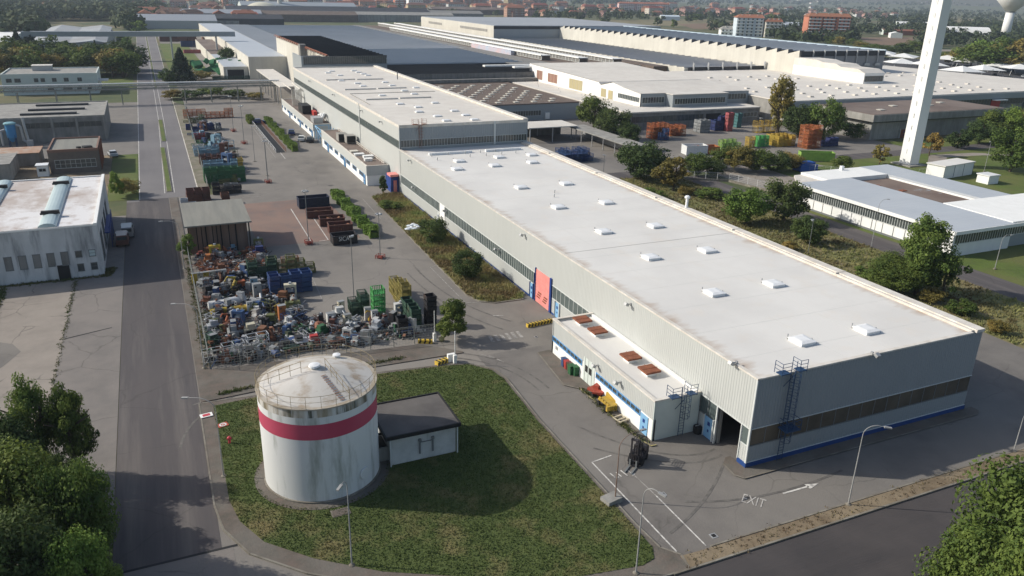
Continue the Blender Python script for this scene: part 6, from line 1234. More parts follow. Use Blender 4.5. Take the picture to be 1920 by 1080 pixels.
# loose small scrap : nobody could count it
def litter(name, regs, n, m, lbl, seed, s0=.08, s1=.5, zz=.7):
    rg = random.Random(seed); b = MB()
    for i in range(n):
        x0, x1, y0, y1 = rg.choice(regs); x, y = rg.uniform(x0, x1), rg.uniform(y0, y1); z = .05+zz*rg.random()**2
        if rg.random() < .5: b.rbox((x, y, z), (rg.uniform(s0, s1), rg.uniform(s0, s1), rg.uniform(.03, .25)), rg.uniform(0, 3), tilt=rg.gauss(0, .5), rx=rg.gauss(0, .4))
        else: a = rg.uniform(0, pi); L_ = rg.uniform(.15, .9); t = rg.gauss(0, .25); b.tube((x-cos(a)*L_, y-sin(a)*L_, max(.03, z-t)), (x+cos(a)*L_, y+sin(a)*L_, max(.03, z+t)), rg.uniform(.012, .05), k=4)
    return tag(b.build(name, m), lbl, 'scrap', kind='stuff')
REG = [(-42, -28.5, 38, 47), (-41.8, -30, 47, 57), (-41.4, -33, 57, 67), (-41.2, -31.5, 67, 78.5), (-28.5, -17.5, 37.6, 44)]
for i, c in enumerate(['grey', 'black', 'silver', 'rust', 'white', 'blue', 'green', 'brown']): litter('loose_scrap', REG if c != 'rust' else REG[3:4]*3+REG, [450, 1100, 330, 600, 120, 110, 180, 500][i], CM(c), 'loose small %s scrap metal lying over the whole scrap yard' % c, 30+i)
# yard fences
M_fence = mat('fence_wire', (.22, .23, .21), .7)
def fence(name, pts, h, label, step=2.5, wires=7, vert=.35, m=M_fence, pm=None, base=None):
    P0 = Vector((pts[0][0], pts[0][1], 0)); o = thing(name, label, 'fence', P0); b = MB(); q = None
    for a, c in zip(pts, pts[1:]):
        a = Vector((a[0], a[1], .1)); c = Vector((c[0], c[1], .1)); L_ = (c-a).length; n = max(1, int(L_/step))
        for i in range(wires): z = h*(i+.5)/wires; b.tube(a+Vector((0, 0, z)), c+Vector((0, 0, z)), .014, k=3)
        b.tube(a+Vector((0, 0, h)), c+Vector((0, 0, h)), .03, k=4)
        for i in range(int(L_/vert)): P_ = a.lerp(c, i*vert/L_); b.tube(P_, P_+Vector((0, 0, h)), .01, k=3, caps=False)
        for i in range(n+1):
            P_ = a.lerp(c, i/n)
            if q is None: k = MB(); k.tube(P_-Vector((0, 0, .1)), P_+Vector((0, 0, h+.05)), .04, k=6); q = k.build('post', pm or m, o); pos0 = P_
            else: d = q.copy(); col.objects.link(d); d.parent = o; d.location = P_-pos0
        if base: k = MB(); dd = (c-a).normalized(); nn = Vector((-dd.y, dd.x, 0))*.12; k.prism([tuple((a-nn)[:2]), tuple((c-nn)[:2]), tuple((c+nn)[:2]), tuple((a+nn)[:2])], 0, base); k.build('base_wall', M_kerb, o)
    b.build('mesh', m, o); return o
fence('wire_fence', [(-42.25, 37.7), (-42.3, 78)], 2.2, 'thin wire fence along the road side of the scrap yard')
fence('wire_fence', [(-42.1, 37.6), (-33, 37.0), (-22, 36.0), (-17, 35.7)], 2.2, 'thin wire fence along the front of the scrap yard facing the lawn')
fence('wire_fence', [(-36.3, 120), (-34.6, 246)], 2.2, 'long wire fence between the slab walk and the second yard')
fence('pale_fence', [(59.5, 101.5), (73, 93.5), (75.2, 83.5), (75.5, 79)], 1.9, 'pale fence on a low wall between the lane and the concrete slab', 2.4, 5, .16, M_metal, M_white, .5)
fence('post_fence', [(98, 98), (106, 86), (121, 83), (140, 84)], 1.8, 'row of white concrete posts with wires along the lawn', 3.2, 3, 1.2, M_metal, M_white)
fence('rusty_railing', [(-15.1, 157), (-15.1, 203)], 1.1, 'rusty railing on the right side of the sunken ramp', 2.0, 3, .3, M_rust)
fence('white_railing', [(-17.6, 157), (-17.6, 203)], .9, 'white railing on the left side of the sunken ramp', 4.0, 2, 2, M_white)
b = MB(); b.prism([(-17.4, 157), (-15.3, 157), (-15.3, 203), (-17.4, 203)], .02, .05); struct('ramp_shade', b, M_blk)  # flat black sheet paints the dark shade of the sunken ramp

# ================================================================== street furniture
def arm_lamp(px, py, ty, hx, hy, label, cut=None):
    """curved arm street lamp : base pixel, pole top row, and the place of the lamp head"""
    P = G(px, py); h = HT(P, ty)
    # head lies on the vertical plane through the pole facing the measured side
    d = (FW*CF + R2*(hx-960) - U2*(hy-540)); best = None
    for a in range(0, 360, 3):
        for r in (1.0, 1.4, 1.8, 2.2, 2.6):
            Q = Vector((P.x+cos(R(a))*r, P.y+sin(R(a))*r, h-.15)); v = Q-CC; e = (960+CF*v.dot(R2)/v.dot(FW)-hx)**2+(540-CF*v.dot(U2)/v.dot(FW)-hy)**2
            if best is None or e < best[0]: best = (e, a, r)
    a, r = R(best[1]), best[2]; dx, dy = cos(a), sin(a); o = thing('street_lamp', label, 'street lamp', (P.x, P.y, 0), 'street lamps with curved arms')
    b = MB(); b.tube((P.x, P.y, 0), (P.x, P.y, h*.5), .062, .05, k=8); b.tube((P.x, P.y, h*.5), (P.x, P.y, h-.9), .05, .035, k=8)
    pts = [(P.x+dx*r*.55*(1-cos(t)), P.y+dy*r*.55*(1-cos(t)), h-.9+.9*sin(t)) for t in [pi/2*i/6 for i in range(7)]]
    b.path(pts, .03, k=6); b.tube(pts[-1], (P.x+dx*r*.9, P.y+dy*r*.9, h-.08), .028, k=6); b.build('pole', M_lamp, o)
    k = MB(); k.rbox((P.x+dx*r, P.y+dy*r, h-.12), (.6, .2, .11), rz=a, tilt=.12); k.build('lamp_head', M_lamp, o)
    f = MB(); f.lathe((P.x, P.y, 0), [(.24, 0), (.24, .16), (.1, .24)], k=10); f.build('base', M_kerb, o); return o
arm_lamp(1590, 948, 797, 1663, 804, 'curved arm street lamp on the south verge in front of the hall')
arm_lamp(1192, 1077, 910, 1240, 926, 'curved arm street lamp at the south corner of the lawn')
arm_lamp(660, 1062, 897, 637, 914, 'curved arm street lamp on the lawn edge in front of the round tank')
arm_lamp(420, 895, 750, 343, 742, 'curved arm street lamp left of the tank beside the main road')
arm_lamp(383, 692, 572, 320, 564, 'curved arm street lamp at the corner of the scrap yard walkway')
arm_lamp(346, 505, 415, 301, 416, 'curved arm street lamp beside the scrap shed roof')
arm_lamp(1900, 848, 770, 1935, 778, 'curved arm street lamp at the right edge of the south verge')
arm_lamp(1633, 465, 376, 1666, 374, 'tall curved arm lamp before the courtyard building')
arm_lamp(1865, 505, 441, 1897, 441, 'curved arm lamp by the south wing of the courtyard building')
arm_lamp(1845, 322, 264, 1856, 266, 'curved arm lamp on the lawn right of the long white cabin')
o = arm_lamp(1153, 940, 822, 1218, 784, 'rusty leaning lamp pole on a concrete block at the lawn edge')
P = G(1149, 942); b = MB(); b.rbox((P.x-.1, P.y+.1, .25), (1.5, 1.1, .5), rz=.2); o2 = b.build('concrete_block', M_conc); tag(o2, 'broken grey concrete block at the foot of the rusty lamp pole', 'concrete block')
for c_ in o.children:
    if c_.name.startswith('pole'): c_.data.materials[0] = mat('rusty_pole', (.17, .10, .07), .8, (.28, .22, .18), 1.5, .6)
def mast():
    o = thing('light_mast', 'mast', 'light mast', (0, 0, 0), 'thin floodlight masts of the yard'); b = MB(); b.tube((0, 0, .5), (0, 0, 9.9), .075, .045, k=8); b.build('pole', M_mulld, o)
    k = MB()
    for i in range(6): a = 2*pi*i/6; k.rbox((.42*cos(a), .42*sin(a), 9.85), (.32, .24, .2), rz=a, tilt=.6); k.tube((0, 0, 9.8), (.35*cos(a), .35*sin(a), 9.85), .03, k=5)
    k.build('floodlight', M_metal, o)
    f = MB()
    for sx in (-.55, .55):
        for sy in (-.55, .55): f.tube((sx, sy, 0), (sx, sy, .75), .06, k=5)
    for z in (.35, .75): f.path([(-.55, -.55, z), (.55, -.55, z), (.55, .55, z), (-.55, .55, z), (-.55, -.55, z)], .05, k=5)
    f.box(-.35, .35, -.35, .35, 0, .5); f.build('base_guard', flat('red_guard', (.24, .06, .045), .7), o); return o
for i, (px, py, lb) in enumerate([(579, 458, 'in the rusty pavement lines beside the brown skips'), (503, 343, 'in the open yard left of the long annexe'), (438, 247, 'near the orange racks of the second yard'), (458, 270, 'second from the orange racks'), (713, 484, 'by the near end of the ragged hedge')]):
    P = G(px, py); use('mast', mast, (P.x, P.y, .02), .2*i, (1, 1, .9 if i in (0, 1) else (.72 if i == 4 else 1)), 'floodlight mast with red base '+lb)
def mast2():
    o = thing('lamp_post', 'post', 'lamp post', (0, 0, 0), 'thin grey masts of the yard'); b = MB(); b.tube((0, 0, 0), (0, 0, 9.2), .06, .04, k=8); b.build('pole', M_mulld, o); k = MB(); k.rbox((0, -.25, 9.2), (.5, .3, .2)); k.rbox((.3, .2, 9.15), (.3, .3, .2)); k.build('lamp_head', M_metal, o); f = MB(); f.box(-.25, .25, -.25, .25, 0, .15); f.build('base', M_kerb, o); return o
for i, (px, py, lb, k) in enumerate([(664, 566, 'standing before the green mesh cages', 1), (478, 303, 'by the white railing of the ramp', .9), (501, 330, 'at the foot of the ramp', .9), (1515, 475, 'in the grass beside the clipped ball bush', .62), (1130, 345, 'beside the large dark feathery tree', .7), (1420, 270, 'by the racks of the far yard', .8), (1850, 178, 'behind the white roofed works', 1.2)]):
    P = G(px, py); use('mast2', mast2, (P.x, P.y, .02), i, (1, 1, k), 'plain thin grey lamp post '+lb)
def small(name, lbl, cat, mbm, loc=(0, 0, 0)):
    o = thing(name, lbl, cat, loc)
    for pn, b, m in mbm: b.build(pn, m, o)
    return o
def striped(px0, py0, px1, py1, lbl, h=.45, wd=.45):
    A_ = G(px0, py0); B_ = G(px1, py1); d = B_-A_; L_ = d.length; a = math.atan2(d.y, d.x); c = (A_+B_)/2
    b = MB(); b.rbox((c.x, c.y, h/2+.02), (L_, wd, h), rz=a); s_ = MB(); n = max(3, int(L_/.45))
    for i in range(n):
        t = (i+.5)/n; q = A_.lerp(B_, t); s_.rbox((q.x+sin(a)*(wd/2+.006), q.y-cos(a)*(wd/2+.006), h/2+.02), (.2, .01, h*.9), rz=a, tilt=.45); s_.rbox((q.x, q.y, h+.026), (.2, wd*.98, .01), rz=a+.25)
    return small('striped_barrier', lbl, 'barrier', [('block', b, M_yel), ('stripe', s_, M_blk)], (c.x, c.y, 0))
striped(988, 614, 1034, 604, 'long yellow and black striped concrete barrier beside the near annexe')
striped(784, 643, 811, 644, 'yellow and black striped block by the fence corner of the scrap yard'); striped(818, 686, 843, 677, 'yellow and black striped block at the top of the lawn', .5, .6)
for (px, py, ty, lb, hh) in [(853, 682, 622, 'white boundary post beside the striped block on the lawn', 0), (815, 640, 583, 'white post at the fence corner of the scrap yard', 0)]:
    P = G(px, py); h = HT(P, ty); b = MB(); b.tube((P.x, P.y, 0), (P.x, P.y, h), .05, k=8); f = MB(); f.box(P.x-.18, P.x+.18, P.y-.18, P.y+.18, 0, 1.1); small('post', lb, 'post', [('pole', b, M_white), ('foot', f, M_white)], (P.x, P.y, 0))
P = G(828, 640); b = MB(); b.lathe((P.x, P.y, .05), [(.2, 0), (.36, .2), (.34, .42), (.15, .55)], k=12); tag(b.build('mooring_stone', mat('mossy_stone', (.30, .29, .14), .9), smooth=True), 'round mossy yellow stone beside the white fence corner post', 'stone')
P = G(847, 678); b = MB(); b.box(P.x-.5, P.x+.35, P.y-.2, P.y+.2, .05, 1.0); tag(b.build('low_wall', M_white), 'short white wall stub beside the striped block on the lawn', 'wall')
def plate(px, py, w_, d_, rz, m0, m1, name, lbl, z=.16, ring=False):
    P = G(px, py, z); b = MB(); b.rbox((P.x, P.y, z+.03), (w_, d_, .05), rz=R(rz)); k = MB()
    if ring: k.lathe((P.x, P.y, z+.058), [(.34, 0), (.26, .002), (.2, .003)], k=16, cap=False); k.rbox((P.x, P.y, z+.06), (.3, .06, .006), rz=R(rz+40))
    else: k.rbox((P.x, P.y, z+.06), (w_*.6, d_*.62, .01), rz=R(rz))
    return small(name, lbl, 'sign', [('plate', b, m0), ('symbol', k, m1)], (P.x, P.y, z))
M_signred = mat('sign_red', (.50, .045, .07), .6, (.42, .1, .1), 2, .4)
plate(387, 779, 1.15, .75, 8, M_white, M_signred, 'road_sign', 'white sign plate with a red panel lying on the lawn path')
plate(418, 797, .95, .75, 14, mat('sign_orange_red', (.45, .10, .06), .7), M_sky, 'road_sign', 'orange red plate with a pale ring lying on the lawn by the path', ring=True)
P = G(431, 833); b = MB(); b.lathe((P.x, P.y, .15), [(.12, 0), (.12, .45), (.17, .5), (.17, .6), (.06, .7)], k=10); h_ = MB(); h_.tube((P.x-.22, P.y, .6), (P.x+.22, P.y, .6), .07, k=8); small('fire_hydrant', 'small red fire hydrant on the lawn left of the tank', 'hydrant', [('body', b, M_signred), ('outlet', h_, M_signred)], (P.x, P.y, .15))
P = G(640, 963); b = MB(); b.box(P.x-.8, P.x+.7, P.y-.5, P.y+.45, .15, .19); k = MB(); k.box(P.x-.7, P.x+.6, P.y-.4, P.y+.35, .19, .21); small('inspection_chamber', 'square brown inspection chamber in the grass before the tank', 'chamber', [('frame', b, M_kerb), ('lid', k, M_brickd)], (P.x, P.y, .15))
# bins, machine and pallets by the annexe
for i, (c, px, py, lb) in enumerate([('blue', 1057, 688, 'blue wheeled bin, furthest of the bin row by the annexe'), ('red', 1062, 693, 'red wheeled bin between the blue and the brown bin'), ('brown', 1067, 697, 'brown wheeled bin between the red and the green bins'), ('green', 1071, 703, 'dark green bin, left of two by the annexe wall'), ('green', 1079, 705, 'dark green bin, right of two by the annexe wall')]):
    P = G(px, py); x, y = P.x, P.y; b = MB(); hh = 1.05 if i < 3 else 1.15; ww = .27 if i < 3 else .36
    n0 = len(b.v); b.v += [(x-ww*.8, y-ww*.8, .15), (x+ww*.8, y-ww*.8, .15), (x+ww*.8, y+ww*.8, .15), (x-ww*.8, y+ww*.8, .15), (x-ww, y-ww, hh), (x+ww, y-ww, hh), (x+ww, y+ww, hh), (x-ww, y+ww, hh)]
    for f_ in ((0, 3, 2, 1), (4, 5, 6, 7), (0, 1, 5, 4), (1, 2, 6, 5), (2, 3, 7, 6), (3, 0, 4, 7)): b.f.append(tuple(n0+q for q in f_)); b.m.append(0)
    l_ = MB(); l_.rbox((x, y, hh+.05), (ww*2.2, ww*2.2, .09), tilt=.06); w2 = MB(); w2.tube((x+ww*.8, y-ww, .22), (x+ww*.8, y+ww, .22), .11, k=10)
    small('wheeled_bin', lb, 'bin', [('body', b, CM(c)), ('lid', l_, CM(c)), ('wheel', w2, M_blk)], (x, y, .12))
P = G(1128, 752); b = MB(); b.rbox((P.x+.1, P.y+1.2, .65), (1.1, 1.8, .25), rz=.25); b.rbox((P.x+.3, P.y+1.5, .95), (.7, .6, .35), rz=.5); b.rbox((P.x-.4, P.y+.5, .8), (.3, .8, .2), rz=.9); b.path([(P.x-.6, P.y+2, .4), (P.x+.6, P.y+1.6, 1.2), (P.x+.5, P.y+.3, .8)], .08); k = MB(); [k.rbox((P.x-.4+.25*i, P.y+.9+.5*(i % 3), .35), (.5, .3, .5), rz=i) for i in range(5)]
small('red_machine', 'red maintenance machine parked left of the yellow one by the annexe', 'machine', [('body', b, CM('red')), ('undercarriage', k, M_blk)], (P.x, P.y, 0))
P = G(1140, 766); b = MB(); b.rbox((P.x, P.y+.2, .7), (1.0, 1.9, .16), rz=.1); [b.rbox((P.x-.45, P.y-.6+.5*q, .82), (.12, .3, .3), rz=.1) for q in range(4)]; b.rbox((P.x+.8, P.y+.5, .85), (.6, 1.6, .45), rz=.1, rx=.15); b.rbox((P.x-.2, P.y-.9, .6), (1.2, .25, .5), rz=.1); k = MB()
for i in range(4): k.tube((P.x-.7+1.3*(i % 2), P.y-.5+1.4*(i//2), .3), (P.x-.5+1.3*(i % 2), P.y-.5+1.4*(i//2), .3), .28, k=12)
h_ = MB(); [h_.rbox((P.x-.3+.2*i, P.y-1.05, .55), (.06, .1, .6)) for i in range(4)]; small('yellow_machine', 'yellow maintenance trolley with bucket beside the annexe wall', 'machine', [('body', b, CM('yellow')), ('wheel', k, M_blk), ('rack', h_, CM('yellow'))], (P.x, P.y, 0))
P = G(1164, 790); b = MB(); z = .3; [b.rbox((P.x+q*cos(.2), P.y+q*sin(.2), z), (.1, 1.2, .06), rz=.2) for q in (-.5, .5)]; [b.rbox((P.x-q*sin(.2), P.y+q*cos(.2), z+.06), (1.2, .1, .05), rz=.2) for q in (-.5, -.1, .5)]; k = MB(); k.box(P.x-.5, P.x+.5, P.y-.5, P.y+.5, .13, .22)
small('wooden_pallet', 'pale wooden pallet frame lying beside the annexe', 'pallet', [('frame', b, mat('pale_wood', (.52, .46, .33), .8)), ('base', k, mat('grey_wood', (.2, .18, .15), .9))], (P.x, P.y, .12))
P = G(1307, 812); b = MB(); b.lathe((P.x, P.y, 0), [(.35, 0), (.42, .3), (.42, .75), (.2, .85)], k=16); k = MB(); k.tube((P.x-.3, P.y, .85), (P.x+.3, P.y, .85), .05); small('barrel', 'black round barrel beside the light blue hall door', 'barrel', [('body', b, M_blk), ('handle', k, M_metal)], (P.x, P.y, 0))
rg = random.Random(5)
for i in range(9):
    P = G(766+5*(i % 5)+rg.uniform(-2, 2), 433-3*(i//3)-(i % 2)*2); b = MB(); b.lathe((0, 0, 0), [(.1, 0), (.45, .06), (.5, .25), (.25, .42), (.02, .45)], k=9); o = b.build('sack', mat('white_sack', (.62, .65, .68), .8, (.35, .48, .62), 1.2, .5), loc=None, smooth=True); o.location = (P.x, P.y, .17); o.scale = (rg.uniform(.9, 1.7), rg.uniform(.8, 1.3), 1); o.rotation_euler = (0, 0, rg.uniform(0, 3))
    tag(o, 'white plastic sack in the pile before the first round bush in the planter', 'sack', 'white sacks in the planter')
# skips
def skip(px, py, L_, W_, h, m, lbl, rz=0, text_=None):
    P = G(px, py); ca, sa3 = cos(R(rz)), sin(R(rz)); o = thing('skip', lbl, 'skip', (P.x, P.y, .02)); T_ = lambda x, y, z: (P.x+x*ca-y*sa3, P.y+x*sa3+y*ca, z)
    b = MB(); 
    for (x, y, sx, sy) in ((0, 0, L_, .08), (0, W_, L_, .08), (-L_/2, W_/2, .08, W_), (L_/2, W_/2, .08, W_)): b.rbox(T_(x, y, h/2+.1), (sx, sy, h), rz=R(rz))
    b.rbox(T_(0, W_/2, .2), (L_, W_, .1), rz=R(rz)); b.build('body', m, o)
    r_ = MB(); n = int(L_/.7)
    for i in range(n+1): x = -L_/2+L_*i/n; r_.rbox(T_(x, -.08, h/2+.1), (.1, .08, h), rz=R(rz)); r_.rbox(T_(x, W_+.08, h/2+.1), (.1, .08, h), rz=R(rz))
    r_.rbox(T_(0, -.1, h+.05), (L_+.1, .14, .12), rz=R(rz)); r_.rbox(T_(0, W_+.1, h+.05), (L_+.1, .14, .12), rz=R(rz)); r_.rbox(T_(-L_/2-.06, W_/2, h+.05), (.12, W_, .12), rz=R(rz)); r_.rbox(T_(L_/2+.06, W_/2, h+.05), (.12, W_, .12), rz=R(rz)); r_.build('rib', m, o)
    k = MB(); rgs = random.Random(int(px)); [k.rbox(T_(rgs.uniform(-L_/2+.4, L_/2-.4), rgs.uniform(.4, W_-.4), h*.5+rgs.random()*.3), (rgs.uniform(.3, .9), rgs.uniform(.3, .8), .3), rz=rgs.random()*3, tilt=rgs.gauss(0, .3)) for _ in range(10)]; k.build('scrap_load', CM('rust'), o)
    if text_:
        t = text(text_+'_lettering', text_, T_(-L_*.28, 0, 0), T_(L_*.28, 0, 0), .75, mat('skip_lettering', (.55, .55, .52), .7)); t.name = 'lettering'
        t.rotation_euler = (R(90), 0, R(rz)); q = T_(-L_*.28, -.135, .75); t.location = Vector(q)-o.location; t.parent = o
    return o
skip(590, 390, 5.6, 2.3, 1.9, mat('skip_dark_blue', (.012, .02, .045), .6, (.03, .03, .04), .8, .6), 'dark blue container at the far end of the hedge', 0, None)
skip(601, 409, 4.6, 2.3, 1.3, CM('brown'), 'rusty brown skip in front of the dark blue container', -4); skip(624, 424, 4.2, 2.2, 1.35, CM('brown'), 'dark brown skip in the middle of the row beside the hedge', -6)
skip(640, 438, 3.9, 2.2, 1.5, CM('brown'), 'dark brown skip behind the black lettered one', -4); skip(648, 459, 3.9, 2.2, 1.5, CM('black'), 'black skip with white letters nearest the camera beside the hedge', 0, 'SICAT')
skip(1532, 303, 8.5, 2.6, 2.2, CM('lime'), 'lime green container below the amber crates', -28); skip(1306, 291, 6, 3, 2.4, mat('skip_white', (.62, .63, .62), .6), 'white open container with a rusty rim in the far yard', -10); skip(1332, 290, 5, 3, 2.0, CM('orange'), 'rusty orange container right of the white one', -10)
P = G(1514, 321); b = MB(); n0 = 0; x, y = P.x, P.y; b.prism([(x-2.6, y-.3), (x+2.6, y-.6), (x+2.8, y+2.6), (x-2.3, y+2.8)], .1, 1.6); b.prism([(x-1.9, y+.1), (x+2.1, y-.1), (x+2.2, y+2.2), (x-1.7, y+2.3)], 1.6, 2.1); k = MB(); k.box(x-2.2, x+2.4, y, y+2.3, 0, .1)
small('covered_stack', 'stack under a bright blue tarpaulin on the concrete slab', 'tarpaulin', [('tarpaulin', b, mat('blue_tarpaulin', (.02, .08, .30), .6)), ('pallet', k, M_dirt)], (x, y, 0))
P = G(418, 132); b = MB(); rg = random.Random(9)
for i in range(60): b.rbox((P.x+rg.gauss(0, 5), P.y+rg.gauss(0, 8), rg.uniform(.5, 6)*.8), (rg.uniform(2, 5), rg.uniform(2, 5), rg.uniform(.5, 2)), rz=rg.uniform(0, 3), tilt=rg.gauss(0, .4), rx=rg.gauss(0, .4))
tag(b.build('netted_heap', mat('green_netting', (.03, .16, .06), .9, (.02, .09, .04), .3, .8)), 'heap covered with bright green netting near the lean-to hall', 'heap')
stack(300, 78, 'brown', 4, 2, 2, 'dark container %s in the scrap area right of the far road', 'containers right of the far road', 'bin', L=6, W_=5, Hh=2.2)
stack(340, 88, 'navy', 3, 1, 1, 'dark blue container beyond the large conifer', 'containers beyond the conifer', 'bin', L=7, W_=5, Hh=3.5)
stack(380, 76, 'rust', 3, 2, 1, 'rusty container near the lean-to hall', 'containers near the lean-to hall', 'bin', L=6, W_=5, Hh=2.0)
stack(345, 100, 'pink', 3, 1, 1, 'reddish container behind the large conifer', 'containers behind the conifer', 'bin', L=5, W_=4, Hh=1.8)
stack(408, 95, 'teal', 4, 2, 2, 'teal crate %s beside the lean-to hall', 'teal crates by the lean-to hall', L=3, W_=3, Hh=1.6)
stack(400, 150, 'dark green', 6, 2, 1, 'dark green crate in the row behind the conifer', 'dark green crates behind the conifer', L=3, W_=2.5, Hh=1.4)
# vehicles
def car(c, van=False):
    def mk():
        o = thing('van' if van else 'parked_car', 'car', 'van' if van else 'car', (0, 0, 0)); L_, W_ = (4.8, 1.85) if van else (4.2, 1.72)
        prof = [(-L_/2, .35), (-L_/2, .85), (-L_/2+.15, 1.0), (-L_/2+.75, 1.0), (L_/2-1.0, .98), (L_/2-.1, .78), (L_/2, .6), (L_/2, .35)] if not van else [(-L_/2, .4), (-L_/2, 1.85), (-L_/2+.1, 1.92), (L_/2-1.7, 1.92), (L_/2-1.0, 1.15), (L_/2-.1, .95), (L_/2, .4)]
        def ext(pf, w0, w1, b, zc):
            n = len(b.v); b.v += [(x, -w0+(w0-w1)*max(0, (z-zc))/.6 if z > zc else -w0, z) for x, z in pf]+[(x, w0-(w0-w1)*max(0, (z-zc))/.6 if z > zc else w0, z) for x, z in pf]; k = len(pf)
            b.f.append(tuple(range(n, n+k))); b.f.append(tuple(range(n+2*k-1, n+k-1, -1))); b.m += [0, 0]
            for i in range(k): j = (i+1) % k; b.f.append((n+j, n+i, n+k+i, n+k+j)); b.m.append(0)
        b = MB(); ext(prof, W_/2, W_/2-.1, b, 1.0); b.build('body', mat('car_paint_'+c, PAL[c], .3, spec=.6), o)
        g = MB(); ext([(-L_/2+.35, 1.0), (-L_/2+.75, 1.40), (L_/2-1.75, 1.42), (L_/2-1.05, .99)], W_/2-.06, W_/2-.2, g, 1.0) if not van else g.quad((L_/2-1.66, -.75, 1.86), (L_/2-.98, -.8, 1.2), (L_/2-.98, .8, 1.2), (L_/2-1.66, .75, 1.86))
        if van: g.box(-L_/2-.02, -L_/2+.02, -.7, .7, 1.2, 1.7); g.box(L_/2-2.4, L_/2-1.7, -W_/2-.01, W_/2+.01, 1.2, 1.7)
        g.build('window', M_glass, o); r_ = MB(); 
        if not van: r_.box(-L_/2+.8, L_/2-1.8, -W_/2+.2, W_/2-.2, 1.41, 1.46); r_.build('roof', mat('car_paint_'+c, PAL[c], .3), o)
        for sx in (-L_/2+.8, L_/2-.8):
            for sy in (-W_/2+.05, W_/2-.05): q = MB(); q.tube((sx, sy-.1, .32), (sx, sy+.1, .32), .32, k=14); q.build('wheel', M_blk, o)
        for sy in (-.6, .6): q = MB(); q.box(L_/2-.06, L_/2+.02, sy-.15, sy+.15, .62, .76); q.build('headlight', M_sky, o)
        return o
    return mk
def vehicle(c, px, py, rz, lbl, van=False, group=None): P = G(px, py); return use(('car', c, van), car(c, van), (P.x, P.y, .03), R(rz), None, lbl, group)
vehicle('grey', 240, 441, 90, 'grey van parked behind the brown one in the road shade', True); vehicle('brown', 231, 456, 90, 'dull brown van parked in the shade beside the weathered warehouse', True)
vehicle('silver', 212, 293, 100, 'silver car parked above the dark green verge at left'); vehicle('navy', 547, 252, 80, 'small dark blue car near the head of the ramp')
vehicle('white', 566, 264, 75, 'white car parked at the long annexe near the steel stair'); vehicle('black', 582, 266, 75, 'black car right of the white car by the steel stair'); vehicle('white', 472, 138, 95, 'white van near the open bay of the lean-to hall', True); vehicle('navy', 486, 232, 0, 'dark car far up the yard near the orange racks')
# forklift
P = G(1193, 868); F_ = thing('forklift', 'black forklift with raised mast and two forks standing on the front lot', 'forklift', (P.x, P.y, .03)); an = math.atan2(G(1180, 885).y-P.y, G(1180, 885).x-P.x)
M_fk = mat('forklift_black', (.028, .028, .032), .5, (.06, .05, .05), 2, .5)
def fp(name, fn, m):
    b = MB(); fn(b); o = b.build(name, m, None); o.parent = F_; return o
fp('body', lambda b: (b.box(-1.3, .35, -.6, .6, .3, .95), b.box(-1.45, -.7, -.58, .58, .5, 1.3), b.box(-.6, .0, -.5, .5, .95, 1.05)), M_fk)
fp('seat', lambda b: (b.box(-.65, -.2, -.25, .25, 1.05, 1.2), b.box(-.75, -.62, -.25, .25, 1.15, 1.7)), M_blk)
fp('overhead_guard', lambda b: ([b.tube((x, y, .95), (x*.85, y*.9, 2.35), .04) for x in (-1.1, .3) for y in (-.52, .52)], [b.box(-.95, .25, y-.02, y+.02, 2.33, 2.38) for y in (-.45, -.22, 0, .22, .45)], b.box(-.95, -.9, -.48, .48, 2.32, 2.39), b.box(.2, .26, -.48, .48, 2.32, 2.39)), M_fk)
fp('mast', lambda b: ([b.box(.5, .64, y-.05, y+.05, .1, 2.75) for y in (-.38, .38)], [b.box(.66, .76, y-.04, y+.04, .3, 2.85) for y in (-.28, .28)], b.box(.5, .76, -.42, .42, 2.6, 2.72), b.box(.5, .7, -.4, .4, 1.2, 1.3), b.tube((.6, -.1, .2), (.6, -.1, 2.2), .04), b.tube((.6, .1, .2), (.6, .1, 2.2), .04)), M_fk)
fp('carriage', lambda b: (b.box(.77, .84, -.5, .5, .15, .3), b.box(.77, .84, -.5, .5, .6, .72), [b.box(.78, .83, y-.02, y+.02, .3, 1.3) for y in (-.45, -.2, 0, .2, .45)]), M_fk)
for y in (-.3, .3): fp('fork', lambda b: (b.box(.85, .92, y-.07, y+.07, .08, .75), b.box(.92, 2.05, y-.07, y+.07, .06, .11)), M_mulld)
for x, y, r_ in ((.15, -.55, .36), (.15, .55, .36), (-1.05, -.5, .28), (-1.05, .5, .28)): fp('wheel', lambda b: b.tube((x, y-.12, r_), (x, y+.12, r_), r_, k=18), M_blk)
fp('steering_wheel', lambda b: (b.tube((.1, 0, 1.0), (-.08, 0, 1.45), .03), b.tube((-.08, 0, 1.45), (-.1, 0, 1.48), .18, k=14)), M_blk); F_.rotation_euler = (0, 0, an); F_.scale = (1.0, 1.0, 1.0)

# ================================================================== the far town, fields and woods
def fieldpoly(name, pix, z, m):
    b = MB(); b.poly([(G(x, y).x, G(x, y).y, z) for x, y in pix]); return struct(name, b, m)
M_ftan = mat('stubble_field', (.20, .17, .095), .95, (.14, .13, .07), .03, .6); M_fgr = mat('meadow_field', (.10, .14, .045), .95, (.07, .10, .035), .02, .7); M_fbr = mat('ploughed_field', (.19, .13, .085), .95, (.14, .10, .07), .03, .6)
fieldpoly('stubble_field', [(1105, 38), (1330, 36), (1345, 50), (1200, 49), (1110, 44)], .05, M_ftan); fieldpoly('ploughed_field', [(1270, 45), (1420, 42), (1430, 56), (1300, 54)], .06, M_fbr)
fieldpoly('ploughed_field', [(1605, 70), (1716, 70), (1716, 86), (1640, 84)], .05, M_fbr); fieldpoly('meadow_field', [(1456, 56), (1512, 55), (1508, 70), (1460, 72)], .05, M_fgr)
